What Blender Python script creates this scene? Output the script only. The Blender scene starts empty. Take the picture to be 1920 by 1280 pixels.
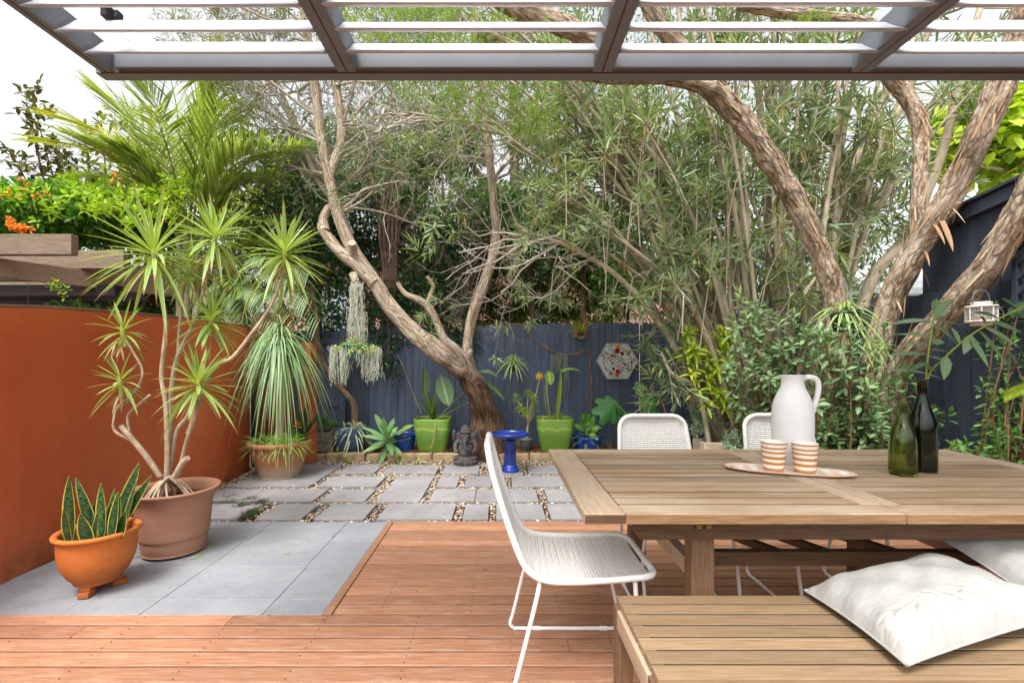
import bpy, math, random
import numpy as np
from mathutils import Vector, Matrix
C = bpy.context; SC = C.scene; R = math.radians
random.seed(7); RG = np.random.default_rng(11)
# ---------------- camera, sky, sun, exposure ----------------
CAMH, F = 1.25, 870.0
cam = bpy.data.objects.new('camera', bpy.data.cameras.new('camera')); SC.collection.objects.link(cam)
cam.location = (0, 0, CAMH); cam.rotation_euler = (R(90), 0, 0)
cam.data.sensor_width = 36; cam.data.lens = F / 1920 * 36
cam.data.shift_x = 22 / 1920; cam.data.shift_y = 40 / 1920
cam.data.clip_start = 0.05; cam.data.clip_end = 500
SC.camera = cam
SUN_EL, SUN_AZ = 62, 205          # elevation; direction the light comes from, degrees clockwise from +Y
w = bpy.data.worlds.new('World'); SC.world = w; w.use_nodes = True
wt = w.node_tree; wt.nodes.clear()
sky = wt.nodes.new('ShaderNodeTexSky'); sky.sky_type = 'NISHITA'; sky.sun_disc = False
sky.sun_elevation = R(SUN_EL); sky.sun_rotation = R(SUN_AZ)
sky.air_density = 1.0; sky.dust_density = 6.0; sky.ozone_density = 1.0
hs = wt.nodes.new('ShaderNodeHueSaturation'); hs.inputs['Saturation'].default_value = 0.12
bg = wt.nodes.new('ShaderNodeBackground'); bg.inputs['Strength'].default_value = 0.15
wo = wt.nodes.new('ShaderNodeOutputWorld')
wt.links.new(sky.outputs[0], hs.inputs['Color']); wt.links.new(hs.outputs[0], bg.inputs[0]); wt.links.new(bg.outputs[0], wo.inputs[0])
sl = bpy.data.lights.new('sun', 'SUN'); sl.energy = 0.9; sl.angle = R(16); sl.color = (1, .95, .88)
so = bpy.data.objects.new('sun', sl); SC.collection.objects.link(so); so.location = (-3, -6, 12)
az = R(SUN_AZ); el = R(SUN_EL)
sd = Vector((math.sin(az) * math.cos(el), math.cos(az) * math.cos(el), math.sin(el)))
so.rotation_euler = sd.to_track_quat('Z', 'Y').to_euler()
SC.view_settings.view_transform = 'Standard'; SC.view_settings.look = 'None'
SC.view_settings.gamma = 1; SC.view_settings.exposure = 1.35
SC.cycles.max_bounces = 8; SC.cycles.transparent_max_bounces = 12

def P(px, py, d):                 # a photo measurement at a known depth, as a place in metres
    return np.array(((px - 938) / F * d, d, CAMH - (py - 680) / F * d))

# ---------------- mesh building ----------------
class MB:
    def __init__(s): s.v = []; s.f = []; s.uv = []; s.n = 0
    def add(s, V, Fq, UV=None):
        V = np.asarray(V, float).reshape(-1, 3); Fq = np.asarray(Fq, int)
        s.v.append(V); s.f.append(Fq + s.n)
        s.uv.append(np.zeros((Fq.size, 2)) if UV is None else np.asarray(UV, float).reshape(-1, 2)); s.n += len(V); return s
    def box(s, x0, x1, y0, y1, z0, z1, M=None):
        V = np.array([(x, y, z) for x in (x0, x1) for y in (y0, y1) for z in (z0, z1)], float)
        if M is not None: V = V @ np.array(M.to_3x3()).T + np.array(M.translation)
        s.add(V, [(0, 1, 3, 2), (4, 6, 7, 5), (0, 4, 5, 1), (2, 3, 7, 6), (0, 2, 6, 4), (1, 5, 7, 3)]); return s
    def beam(s, a, b, w, h, up=(0, 0, 1)):        # box from a to b, width w, height h
        a, b = Vector(a), Vector(b); d = (b - a); L = d.length; d.normalize()
        sd_ = d.cross(Vector(up)).normalized(); u = sd_.cross(d)
        M = Matrix(((d.x, sd_.x, u.x, a.x), (d.y, sd_.y, u.y, a.y), (d.z, sd_.z, u.z, a.z), (0, 0, 0, 1)))
        return s.box(0, L, -w / 2, w / 2, -h / 2, h / 2, M)
    def lathe(s, prof, c, n=40, M=None, sq=None, cap=True):
        pr = np.array(prof, float); k = len(pr); a = np.linspace(0, 2 * np.pi, n, endpoint=False)
        cx, sx = np.cos(a), np.sin(a)
        if sq:                                     # rounded square cross-section
            m = (np.abs(cx) ** sq + np.abs(sx) ** sq) ** (-1.0 / sq); cx, sx = cx * m, sx * m
        V = np.stack([pr[:, 0:1] * cx, pr[:, 0:1] * sx, np.repeat(pr[:, 1:2], n, 1)], -1).reshape(-1, 3)
        if M is not None: V = V @ np.array(M.to_3x3()).T
        V = V + np.array(c)
        i = np.arange(k - 1)[:, None] * n; j = np.arange(n)[None]; j2 = (j + 1) % n
        Q = np.stack([i + j, i + j2, i + n + j2, i + n + j], -1).reshape(-1, 4)
        u = np.repeat(np.stack([a, a + a[1], a + a[1], a], -1)[None], k - 1, 0) / 6.283
        vv = np.repeat(np.stack([pr[:-1, 1], pr[:-1, 1], pr[1:, 1], pr[1:, 1]], -1)[:, None], n, 1)
        s.add(V, Q, np.stack([u, vv], -1)); return s
    def tube(s, pts, rad, n=8, jit=0.0, sub=0, flute=0.0, seed=0, cap=True):
        p = np.array(pts, float); r = np.array(rad, float) * np.ones(len(p))
        if sub:
            p, r = spline(p, r, sub)
        T = np.gradient(p, axis=0); T /= np.linalg.norm(T, axis=1)[:, None] + 1e-12
        A = np.zeros_like(p); a = np.array([0, 0, 1.0]) if abs(T[0, 2]) < .9 else np.array([1.0, 0, 0])
        for i in range(len(p)):
            a = a - T[i] * a.dot(T[i]); a = a / (np.linalg.norm(a) + 1e-12); A[i] = a
        B = np.cross(T, A); th = np.linspace(0, 2 * np.pi, n, endpoint=False)
        L = np.concatenate([[0], np.cumsum(np.linalg.norm(np.diff(p, axis=0), axis=1))])
        rr = r[:, None] * np.ones((1, n))
        if jit or flute:
            g = np.random.default_rng(int(seed * 10) + 5)
            if flute:
                for q in range(4):
                    kq = int(g.integers(2, 7)); rr = rr * (1 + flute * .45 * np.sin(kq * th[None] + g.uniform(0, 6) + L[:, None] * g.uniform(-4, 4)))
                for q in range(4): rr = rr * (1 + flute * .3 * np.sin(L[:, None] * g.uniform(6, 25) + g.uniform(0, 6) + th[None] * g.integers(0, 3)))
            if jit: rr = rr * (1 + jit * g.normal(size=rr.shape))
        V = p[:, None] + rr[..., None] * (A[:, None] * np.cos(th)[None, :, None] + B[:, None] * np.sin(th)[None, :, None])
        m = len(p); i = np.arange(m - 1)[:, None] * n; j = np.arange(n)[None]; j2 = (j + 1) % n
        Q = np.stack([i + j, i + j2, i + n + j2, i + n + j], -1).reshape(-1, 4)
        cu = float(np.mean(r)) * 6.283 / n
        u = np.repeat(np.stack([j[0], j[0] + 1, j[0] + 1, j[0]], -1)[None], m - 1, 0) * cu
        vv = np.repeat(np.stack([L[:-1], L[:-1], L[1:], L[1:]], -1)[:, None], n, 1)
        s.add(V, Q, np.stack([u, vv], -1))
        if cap and n > 4 or cap == 2:
            for e, o in ((0, 1), (m - 1, -1)):
                c = p[e] ; ring = V[e]; k = s.n
                s.add(np.vstack([ring, c[None]]), [(n, (q + 1) % n, q) if o == 1 else (n, q, (q + 1) % n) for q in range(n)])
        return s
    def ellip(s, c, r, M=None, nu=14, nv=9):
        u = np.linspace(0, 2 * np.pi, nu, endpoint=False); v = np.linspace(-np.pi / 2 + .08, np.pi / 2 - .08, nv)
        V = np.stack([np.cos(v)[:, None] * np.cos(u), np.cos(v)[:, None] * np.sin(u), np.sin(v)[:, None] * np.ones(nu)], -1).reshape(-1, 3) * np.array(r)
        V = np.vstack([V, [[0, 0, -r[2]], [0, 0, r[2]]]])
        if M is not None: V = V @ np.array(M.to_3x3()).T
        V = V + np.array(c); i = np.arange(nv - 1)[:, None] * nu; j = np.arange(nu)[None]; j2 = (j + 1) % nu
        Q = np.stack([i + j, i + j2, i + nu + j2, i + nu + j], -1).reshape(-1, 4); k = nu * nv
        s.n0 = s.n; s.v.append(V); s.f.append(Q + s.n); s.uv.append(np.zeros((Q.size, 2)))
        Tt = np.array([(k, (q + 1) % nu, q) for q in range(nu)] + [(k + 1, (nv - 1) * nu + q, (nv - 1) * nu + (q + 1) % nu) for q in range(nu)])
        s.f.append(Tt + s.n); s.uv.append(np.zeros((Tt.size, 2))); s.n += len(V); return s
    def prism(s, poly, h0, h1, fr=None):          # polygon (x, y) extruded in z, n-gon caps; fr maps local->world
        p = np.array(poly, float); n = len(p)
        V = np.vstack([np.c_[p, np.full(n, h0)], np.c_[p, np.full(n, h1)]])
        if fr is not None: V = V @ np.array(fr.to_3x3()).T + np.array(fr.translation)
        b = s.n; s.add(V, [(i, (i + 1) % n, n + (i + 1) % n, n + i) for i in range(n)])
        s.f.append(np.array([list(range(n))[::-1], list(range(n, 2 * n))]) + b); s.uv.append(np.zeros((2 * n, 2))); return s
    def build(s, name, mat, parent=None, smooth=True, bevel=0, seg=2):
        me = bpy.data.meshes.new(name); V = np.vstack(s.v)
        if parent is not None: V = V - np.array(woff(parent))
        me.vertices.add(len(V)); me.vertices.foreach_set('co', V.astype(np.float32).ravel())
        idx = np.concatenate([f.ravel() for f in s.f]); cnt = np.concatenate([np.full(len(f), f.shape[1]) for f in s.f])
        me.loops.add(len(idx)); me.loops.foreach_set('vertex_index', idx.astype(np.int32))
        me.polygons.add(len(cnt)); me.polygons.foreach_set('loop_start', np.concatenate([[0], np.cumsum(cnt)[:-1]]).astype(np.int32))
        me.update(calc_edges=True)
        uvl = me.uv_layers.new(name='UVMap'); uvl.data.foreach_set('uv', np.vstack(s.uv).astype(np.float32).ravel())
        me.polygons.foreach_set('use_smooth', np.full(len(cnt), bool(smooth)))
        me.validate(); o = bpy.data.objects.new(name, me); SC.collection.objects.link(o)
        if mat: me.materials.append(mat)
        if parent is not None: o.parent = parent
        if bevel:
            b = o.modifiers.new('Bevel', 'BEVEL'); b.width = bevel; b.segments = seg; b.limit_method = 'ANGLE'; b.angle_limit = R(40)
        return o
def woff(o):
    v = Vector((0, 0, 0))
    while o is not None: v = v + o.location; o = o.parent
    return v
def spline(p, r, sub):
    p = np.asarray(p, float); r = np.asarray(r, float) * np.ones(len(p)); n = len(p)
    q = np.vstack([2 * p[0] - p[1], p, 2 * p[-1] - p[-2]]); O = []; Rr = []
    for i in range(n - 1):
        a, b, c, d = q[i:i + 4]
        for t in np.linspace(0, 1, sub, endpoint=False):
            O.append(.5 * (2 * b + (c - a) * t + (2 * a - 5 * b + 4 * c - d) * t * t + (3 * b - a - 3 * c + d) * t ** 3)); Rr.append(r[i] * (1 - t) + r[i + 1] * t)
    O.append(p[-1]); Rr.append(r[-1]); return np.array(O), np.array(Rr)
def unit(a):
    a = np.asarray(a, float); return a / (np.linalg.norm(a, axis=-1, keepdims=True) + 1e-12)
PROF = {'lance': lambda t: np.sin(np.pi * np.clip(t, 0, 1) ** .8) ** .8 + .04, 'oval': lambda t: np.sin(np.pi * t ** .9) ** .6 + .02,
        'strap': lambda t: np.clip(1.0 - t ** 3, 0.03, 1) * (1 - .25 * (1 - t)), 'blade': lambda t: np.clip(1 - t, .02, 1) ** .7,
        'spoon': lambda t: (.25 + 1.1 * t) * np.clip((1 - t) * 3.5, .02, 1)}
def leaves(mb, Pp, D, L, W, K=3, prof='lance', droop=.15, fold=0., N=None, twist=0.):
    """many leaves at once; Pp, D (n,3); L, W scalars or (n,)"""
    Pp = np.atleast_2d(Pp); n = len(Pp); D = unit(np.atleast_2d(D) * np.ones((n, 1))); L = np.ones(n) * L; W = np.ones(n) * W; droop = np.ones(n) * droop
    if N is None: N = np.array([[0, 0, 1.0]]) + RG.normal(size=(n, 3)) * .25
    K = max(K, 2); N = np.atleast_2d(N) * np.ones((n, 1)); S = unit(np.cross(D, N))
    if twist: S = unit(S + np.cross(D, S) * RG.normal(size=(n, 1)) * twist)
    Nn = np.cross(S, D); t = np.linspace(0, 1, K + 1); w_ = PROF[prof](t)
    sp = Pp[:, None] + (D * L[:, None])[:, None] * t[None, :, None]
    sp[..., 2] -= (L * droop)[:, None] * t[None] ** 2
    hw = (W[:, None] * w_[None] / 2)[..., None]; Sx = S[:, None]
    if fold:
        up = Nn[:, None] * fold
        V = np.stack([sp + Sx * hw + up * hw, sp, sp - Sx * hw + up * hw], 2); nx = 3
    else: V = np.stack([sp + Sx * hw, sp - Sx * hw], 2); nx = 2
    a = (np.arange(n) * (K + 1) * nx)[:, None, None]; k = (np.arange(K) * nx)[None, :, None]; x = np.arange(nx - 1)[None, None]
    b = a + k + x; Q = np.stack([b, b + 1, b + nx + 1, b + nx], -1).reshape(-1, 4)
    ux = x / (nx - 1) + 0 * b; u2 = (x + 1) / (nx - 1) + 0 * b; v1 = (np.arange(K) / K)[None, :, None] + 0 * b; v2 = v1 + 1 / K
    UV = np.stack([np.stack([ux, v1], -1), np.stack([u2, v1], -1), np.stack([u2, v2], -1), np.stack([ux, v2], -1)], -2)
    mb.add(V, Q, UV); return mb
def rosette(mb, c, axis, n, L, W, lo=10, hi=100, **k):   # leaves all round an axis; angles measured from the axis
    axis = unit(axis); a = np.array([0, 0, 1.0]) if abs(axis[2]) < .9 else np.array([1.0, 0, 0])
    X = unit(np.cross(axis, a)); Y = np.cross(axis, X)
    i = np.arange(n); ph = i * 2.39996 + RG.normal(size=n) * .15; th = np.radians(lo + (hi - lo) * (i / max(n - 1, 1)) ** .8 + RG.normal(size=n) * 5)
    D = axis * np.cos(th)[:, None] + (X * np.cos(ph)[:, None] + Y * np.sin(ph)[:, None]) * np.sin(th)[:, None]
    LL = L * RG.uniform(.75, 1.08, n); st = np.asarray(c) + D * .008 - axis * (i / n * k.pop('stack', .04))[:, None]
    return leaves(mb, st, D, LL, W * RG.uniform(.8, 1.1, n), N=axis + D * .01 + RG.normal(size=(n, 3)) * .05, **k)
def rdir(n, up=0.): return unit(RG.normal(size=(n, 3)) + np.array([0, 0, up]))
def inblob(c, r, n, shell=.35):                        # points in an ellipsoid, denser toward its shell
    return np.asarray(c) + rdir(n) * (RG.uniform(shell, 1, (n, 1)) ** .6) * np.asarray(r)
def grow(mb, p, d, L, r, dep, ends, kink=.35, nb=(2, 4), sides=5, up=.1, shrink=.68):
    """a wandering branch with side branches; appends (tip, direction) to ends"""
    k = 5; pts = [np.array(p, float)]; dd = unit(d)
    for i in range(k):
        dd = unit(dd + RG.normal(size=3) * kink * .45 + np.array([0, 0, up * .3])); pts.append(pts[-1] + dd * L / k)
    rr = np.linspace(r, r * .55, k + 1); mb.tube(pts, rr, n=sides if dep > 0 else 3, cap=0)
    if dep == 0: ends.append((pts[-1], dd)); ends.append((pts[3], unit(dd + RG.normal(size=3) * .6))); return
    for j in range(random.randint(*nb)):
        q = random.uniform(.35, 1) * k; i0 = min(int(q), k - 1); b = pts[i0] + (pts[i0 + 1] - pts[i0]) * (q - i0)
        grow(mb, b, unit(dd + RG.normal(size=3) * .75), L * shrink * random.uniform(.75, 1.15), rr[i0] * .62, dep - 1, ends, kink, nb, max(3, sides - 1), up, shrink)
    ends.append((pts[-1], dd))

# ---------------- things ----------------
def thing(name, label, cat, loc=(0, 0, 0), group=None):
    o = bpy.data.objects.new(name, None); SC.collection.objects.link(o); o.location = Vector([float(q) for q in loc]); o.empty_display_size = .1
    o['label'] = label; o['category'] = cat
    if group: o['group'] = group
    return o
def tag(o, label, cat, group=None):
    o['label'] = label; o['category'] = cat
    if group: o['group'] = group
    return o
def struct(o, kind='structure', label=None):
    o['kind'] = kind
    if label: o['label'] = label
    return o
def copy_thing(r, loc, rz, label, group=None):
    def rec(o, par):
        c = o.copy(); SC.collection.objects.link(c)
        if par is not None: c.parent = par
        for ch in list(o.children): rec(ch, c)
        return c
    n = rec(r, None); n.location = loc; n.rotation_euler = (0, 0, rz); n['label'] = label
    if group: n['group'] = group
    return n

# ---------------- materials ----------------
def srgb(h):
    h = h.lstrip('#'); c = [int(h[i:i + 2], 16) / 255 for i in (0, 2, 4)]
    return tuple((x / 12.92 if x <= .04045 else ((x + .055) / 1.055) ** 2.4) for x in c) + (1,)
class NT:
    def __init__(s, name):
        s.m = bpy.data.materials.new(name); s.m.use_nodes = True; s.t = s.m.node_tree; s.b = s.t.nodes['Principled BSDF']; s.out = s.t.nodes['Material Output']
    def n(s, typ, **k):
        x = s.t.nodes.new('ShaderNode' + typ)
        for a, v in k.items():
            if a.startswith('i_'):
                key = a[2:]; key = int(key) if key.isdigit() else key.replace('_', ' ')
                x.inputs[key].default_value = v
            else: setattr(x, a, v)
        return x
    def l(s, a, b): s.t.links.new(a, b)
    def coord(s, kind='Object', scale=(1, 1, 1)):
        c = s.n('TexCoord'); m = s.n('Mapping'); m.inputs['Scale'].default_value = scale; s.l(c.outputs[kind], m.inputs[0]); return m.outputs[0]
    def noise(s, co, scale, det=4, rough=.55, dist=0.):
        x = s.n('TexNoise'); x.inputs['Scale'].default_value = scale; x.inputs['Detail'].default_value = det; x.inputs['Roughness'].default_value = rough; x.inputs['Distortion'].default_value = dist
        s.l(co, x.inputs['Vector']); return x.outputs['Fac']
    def ramp(s, fac, stops):
        x = s.n('ValToRGB'); e = x.color_ramp.elements
        while len(e) < len(stops): e.new(.5)
        for i, (p, c) in enumerate(stops): e[i].position = p; e[i].color = srgb(c) if isinstance(c, str) else ((c, c, c, 1) if not hasattr(c, '__len__') else c)
        s.l(fac, x.inputs[0]); return x.outputs[0]
    def mix(s, fac, a, b, mode='MIX'):
        x = s.n('MixRGB', blend_type=mode)
        for k, q in ((0, fac), (1, a), (2, b)):
            if hasattr(q, 'is_linked') or hasattr(q, 'links'): s.l(q, x.inputs[k])
            elif k == 0: x.inputs[0].default_value = q
            else: x.inputs[k].default_value = srgb(q) if isinstance(q, str) else q
        return x.outputs[0]
    def math(s, op, a, b=0.):
        x = s.n('Math', operation=op)
        for k, q in ((0, a), (1, b)):
            if hasattr(q, 'links'): s.l(q, x.inputs[k])
            else: x.inputs[k].default_value = q
        return x.outputs[0]
    def island(s): return s.math('FRACT', s.math('ADD', s.n('NewGeometry').outputs['Random Per Island'], s.math('MULTIPLY', s.n('ObjectInfo').outputs['Random'], 7.3)))
    def bump(s, h, strength=.3, dist=.01):
        x = s.n('Bump'); x.inputs['Strength'].default_value = strength; x.inputs['Distance'].default_value = dist; s.l(h, x.inputs['Height']); s.l(x.outputs[0], s.b.inputs['Normal']); return x
    def fin(s, col=None, rough=.6, metal=0., spec=.5):
        if col is not None: s.l(col, s.b.inputs['Base Color'])
        if hasattr(rough, 'links'): s.l(rough, s.b.inputs['Roughness'])
        else: s.b.inputs['Roughness'].default_value = rough
        s.b.inputs['Metallic'].default_value = metal; s.b.inputs['Specular IOR Level'].default_value = spec; return s.m
def m_noise(name, stops, scale=8, rough=.7, bump=.2, bscale=None, metal=0, spec=.4, det=5, bd=.01, sc3=(1, 1, 1)):
    t = NT(name); co = t.coord('Object', sc3); f = t.noise(co, scale, det); c = t.ramp(f, stops)
    if bump: t.bump(t.noise(co, bscale or scale * 4, 5), bump, bd)
    return t.fin(c, rough, metal, spec)
def m_wood(name, stops, axis=0, sc=3, rough=.6, worn=None, vary=.35, bump=.25):
    t = NT(name); s3 = [60, 60, 60]; s3[axis] = 3.0
    co0 = t.coord('Object', s3); isl = t.island(); ad = t.n('VectorMath', operation='ADD'); sx = t.n('CombineXYZ')
    for k in range(3): t.l(t.math('MULTIPLY', isl, 37.0 + 11 * k), sx.inputs[k])
    t.l(co0, ad.inputs[0]); t.l(sx.outputs[0], ad.inputs[1]); co = ad.outputs[0]
    f = t.noise(co, sc, 6, .62, .6); c = t.ramp(f, stops)
    v = t.ramp(isl, [(0, 1 - vary), (1, 1.0)]); c = t.mix(1.0, c, v, 'MULTIPLY')
    if worn:
        s4 = [1, 1, 1]; s4[axis] = .22; co2 = t.coord('Object', s4); g = t.noise(co2, worn[2], 8, .68); g2 = t.ramp(g, [(worn[3], 0.0), (worn[3] + worn[4], 1.0)])
        c = t.mix(t.math('MULTIPLY', g2, worn[1]), c, worn[0])
    t.bump(f, bump, .004); return t.fin(c, rough, 0, .35)
def m_leaf(name, a, b, rough=.45, trans=.3, edge=None, mid=None, bands=None, base=None, spec=.4, tip=None):
    """leaf colours vary from leaf to leaf between a and b; u runs across a leaf, v along it"""
    t = NT(name); isl = t.island(); c = t.ramp(isl, [(0, a), (.55, b), (1, a)] if False else [(0, a), (1, b)])
    uv = t.n('UVMap'); sp = t.n('SeparateXYZ'); t.l(uv.outputs[0], sp.inputs[0])
    if bands:
        wv = t.noise(t.coord('UV', (1.5, 22, 1)), 1.6, 3); c = t.mix(t.ramp(wv, [(.42, 0.0), (.55, 1.0)]), c, bands)
    if base: c = t.mix(t.ramp(sp.outputs[1], [(.0, 1.0), (.35, 0.0)]), c, base)
    ab = t.math('ABSOLUTE', t.math('SUBTRACT', sp.outputs[0], .5))
    if edge: c = t.mix(t.ramp(ab, [(edge[1], 0.0), (edge[1] + .05, 1.0)]), c, edge[0])
    if tip: c = t.mix(t.ramp(t.math('ADD', sp.outputs[1], t.math('MULTIPLY', isl, .12)), [(.93, 0.0), (1.0, 1.0)]), c, tip)
    if mid: c = t.mix(t.ramp(ab, [(mid[1], 1.0), (mid[1] + .06, 0.0)]), c, mid[0])
    t.fin(c, rough, 0, spec)
    tr = t.n('BsdfTranslucent'); t.l(t.mix(1., c, (.95, 1., .45, 1), 'MULTIPLY'), tr.inputs[0]); mx = t.n('MixShader'); mx.inputs[0].default_value = trans
    t.l(t.b.outputs[0], mx.inputs[1]); t.l(tr.outputs[0], mx.inputs[2]); t.l(mx.outputs[0], t.out.inputs[0]); return t.m
def m_bark(name, stops, su=6, sv=1.4, scale=3, bump=.8, bd=.02, rough=.85, moss=None, ringy=False):
    t = NT(name); co = t.coord('UV', (su, sv, 1)); f = t.noise(co, scale, 8, .65, .8); c = t.ramp(f, stops)
    if moss:
        g = t.noise(t.coord('Object'), 3.5, 5); c = t.mix(t.math('MULTIPLY', t.ramp(g, [(.5, 0.0), (.68, 1.0)]), moss[1]), c, moss[0])
    h = f
    if ringy: h = t.math('ADD', f, t.math('MULTIPLY', t.noise(t.coord('UV', (.5, 60, 1)), 2, 2), .8))
    t.bump(h, bump, bd); return t.fin(c, rough, 0, .25)
def m_plain(name, col, rough=.5, metal=0, spec=.5, bump=0, bs=40, var=.08, bd=.002):
    t = NT(name); c0 = srgb(col) if isinstance(col, str) else col; f = t.noise(t.coord('Object'), 6, 6, .6)
    lo = tuple(x * (1 - var * 1.5) for x in c0[:3]) + (1,); c = t.ramp(f, [(.3, lo), (.7, c0)])
    if bump: t.bump(t.noise(t.coord('Object'), bs, 4), bump, bd)
    return t.fin(c, rough, metal, spec)
# ---------------- palette ----------------
DECKM = m_wood('deck_timber', [(.25, '#8b5f48'), (.5, '#ad7b5e'), (.75, '#c39879')], 0, 2.2, .55, ('#c9b4a0', .3, 26, .5, .2), .32)
TILE = None
def m_stone(name, lo, hi, spk='#e4e4e8'):
    t = NT(name); co = t.coord('Object'); isl = t.island(); c = t.ramp(t.noise(co, 2.3, 6, .6), [(.3, lo), (.7, hi)])
    c = t.mix(1., c, t.ramp(isl, [(0, .86), (1, 1.0)]), 'MULTIPLY'); g = t.noise(co, 160, 2, .5); c = t.mix(t.math('MULTIPLY', t.ramp(g, [(.62, 0.0), (.7, 1.0)]), .25), c, spk)
    g2 = t.noise(co, 9, 6, .7); c = t.mix(t.math('MULTIPLY', t.ramp(g2, [(.54, 0.0), (.72, 1.0)]), .38), c, '#66625e'); g3 = t.noise(co, 1.6, 8, .75, .5); c = t.mix(t.math('MULTIPLY', t.ramp(g3, [(.52, 0.0), (.66, 1.0)]), .3), c, '#5e5a54')
    t.bump(g, .12, .002); return t.fin(c, .62, 0, .4)
M_TILE = m_stone('grey_tile', '#84868c', '#9a9ca2')
M_PAV = m_stone('grey_paver', '#827f80', '#9b999a')
M_SOIL = m_noise('mulch_soil', [(.3, '#2a1a12'), (.5, '#5a3826'), (.7, '#8a5b40')], 30, .95, .9, 80, bd=.03)
M_GROUND = m_noise('earth', [(.3, '#3c342a'), (.7, '#6b6150')], 3, .95, .5, 30)
t = NT('pebbles'); M_PEB = t.fin(t.ramp(t.island(), [(0, '#4a4440'), (.2, '#8d7f70'), (.4, '#c9b89a'), (.55, '#77706c'), (.7, '#b48a62'), (.85, '#d8d0c2'), (1, '#5a4c44')]), .45)
M_MULCH = (lambda t: t.fin(t.ramp(t.island(), [(0, '#3c2014'), (.5, '#7c4a30'), (.9, '#a87650'), (1, '#c9a882')]), .9))(NT('mulch_chips'))
def m_render(name):
    t = NT(name); co = t.coord('Object'); c = t.ramp(t.noise(co, 1.1, 5, .6), [(.3, '#ba5630'), (.7, '#cc6c42')])
    fd = t.noise(t.coord('Object', (1, 1, .35)), 2.2, 7, .7); c = t.mix(t.math('MULTIPLY', t.ramp(fd, [(.5, 0.0), (.7, 1.0)]), .28), c, '#cc7c58'); sp = t.n('SeparateXYZ'); t.l(t.n('TexCoord').outputs['Object'], sp.inputs[0])
    st = t.noise(t.coord('Object', (1, 6, .3)), 2.5, 6, .65); c = t.mix(t.math('MULTIPLY', t.ramp(st, [(.52, 0.0), (.8, 1.0)]), .16), c, '#8a3c20')
    vo = t.n('TexVoronoi', feature='DISTANCE_TO_EDGE'); vo.inputs['Scale'].default_value = 1.3; wa = t.n('VectorMath', operation='ADD'); nn = t.n('TexNoise'); nn.inputs['Scale'].default_value = 3; t.l(co, nn.inputs[0]); t.l(co, wa.inputs[0]); t.l(nn.outputs['Color'], wa.inputs[1]); t.l(wa.outputs[0], vo.inputs[0]); c = t.mix(t.math('MULTIPLY', t.ramp(vo.outputs['Distance'], [(0.0, 1.0), (.004, 0.0)]), t.ramp(t.noise(co, .8, 2), [(.5, 0.0), (.6, .5)])), c, '#74351d')
    n1 = t.noise(co, 4, 7, .7); low = t.ramp(sp.outputs[2], [(0.0, 1.0), (.28, 0.0)])
    c = t.mix(t.math('MULTIPLY', t.math('MULTIPLY', low, t.ramp(n1, [(.42, 0.0), (.62, 1.0)])), .75), c, '#5b4a34')
    sc_ = t.noise(t.coord('Object', (1, 1, 1)), 24, 8, .8); c = t.mix(t.math('MULTIPLY', t.ramp(sc_, [(.66, 0.0), (.74, 1.0)]), .35), c, '#d8906c')
    t.bump(t.math('ADD', t.noise(co, 120, 3), t.math('MULTIPLY', t.noise(t.coord('Object', (1, 1, 2.5)), 7, 3), 3.0)), .3, .004); return t.fin(c, .75, 0, .25)
M_RED = m_render('rust_render')
def m_paint(name, lo, hi, chip=None):
    t = NT(name); co = t.coord('Object', (1, 1, .12)); isl = t.island(); c = t.ramp(t.noise(co, 30, 5, .6), [(.3, lo), (.7, hi)])
    c = t.mix(1., c, t.ramp(isl, [(0, .82), (1, 1.0)]), 'MULTIPLY')
    if chip: c = t.mix(t.math('MULTIPLY', t.ramp(t.noise(t.coord('Object', (1, 1, .5)), 9, 8, .75), [(.68, 0.0), (.72, 1.0)]), .5), c, chip)
    t.bump(t.noise(t.coord('Object', (.5, .5, 6)), 40, 4), .25, .004); return t.fin(c, .6, 0, .3)
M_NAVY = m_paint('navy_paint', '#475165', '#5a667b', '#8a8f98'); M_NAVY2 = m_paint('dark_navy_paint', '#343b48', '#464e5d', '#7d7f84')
M_COP = m_wood('weathered_timber', [(.3, '#5b4a3e'), (.55, '#8a7766'), (.8, '#a3917f')], 0, 2.5, .85, ('#5f6644', .4, 5, .52, .12), .15)
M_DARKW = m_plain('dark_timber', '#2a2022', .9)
M_ALU = m_plain('grey_aluminium', '#71767d', .5, 0, .4, .05, 90, .1)
M_ALUB = m_plain('louvre_white', '#c6c8cf', .38, 0, .5, 0, 40, .04)
M_RUST = m_plain('rust_stain', '#5c4432', .8)
M_SLAT = m_wood('red_gate_timber', [(.3, '#7c3a1c'), (.7, '#ad6038')], 2, 3, .6, None, .3)

# ---------------- ground, paving, deck ----------------
o = MB().add([(-150, -60, -.05), (150, -60, -.05), (150, 260, -.05), (-150, 260, -.05)], [(0, 1, 2, 3)]).build('ground', M_GROUND); struct(o)
YD0, YD1, XDL = 2.31, 3.655, -.885
m = MB(); y = YD0
def board_x(m, x0, x1, y, wd=.094, z=0.):            # a board split into lengths with butt joints
    xs = [x0]; c_ = x0 + random.uniform(1.2, 5.2)
    while c_ < x1 - .3: xs.append(c_); c_ += random.uniform(3.2, 5.4)
    xs.append(x1)
    for a, b in zip(xs[:-1], xs[1:]):
        dz = random.uniform(-.0008, .0008); m.box(a + .001, b - .001, y + .0085, y + wd, z - .02 + dz, z + dz)
y = YD0 - .1 * 40
while y < YD0 - .05: board_x(m, -4.2, 6.0, y + .001); y += .1
y = YD0
while y < YD1 - .09: board_x(m, XDL + .048, 6.0, y); y += .0965
m.box(XDL, XDL + .044, YD0, YD1, -.02, .002); m.box(XDL + .048, 6.0, y + .003, YD1, -.02, .001)
struct(m.build('deck', DECKM, smooth=False, bevel=.0025, seg=1))
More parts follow.
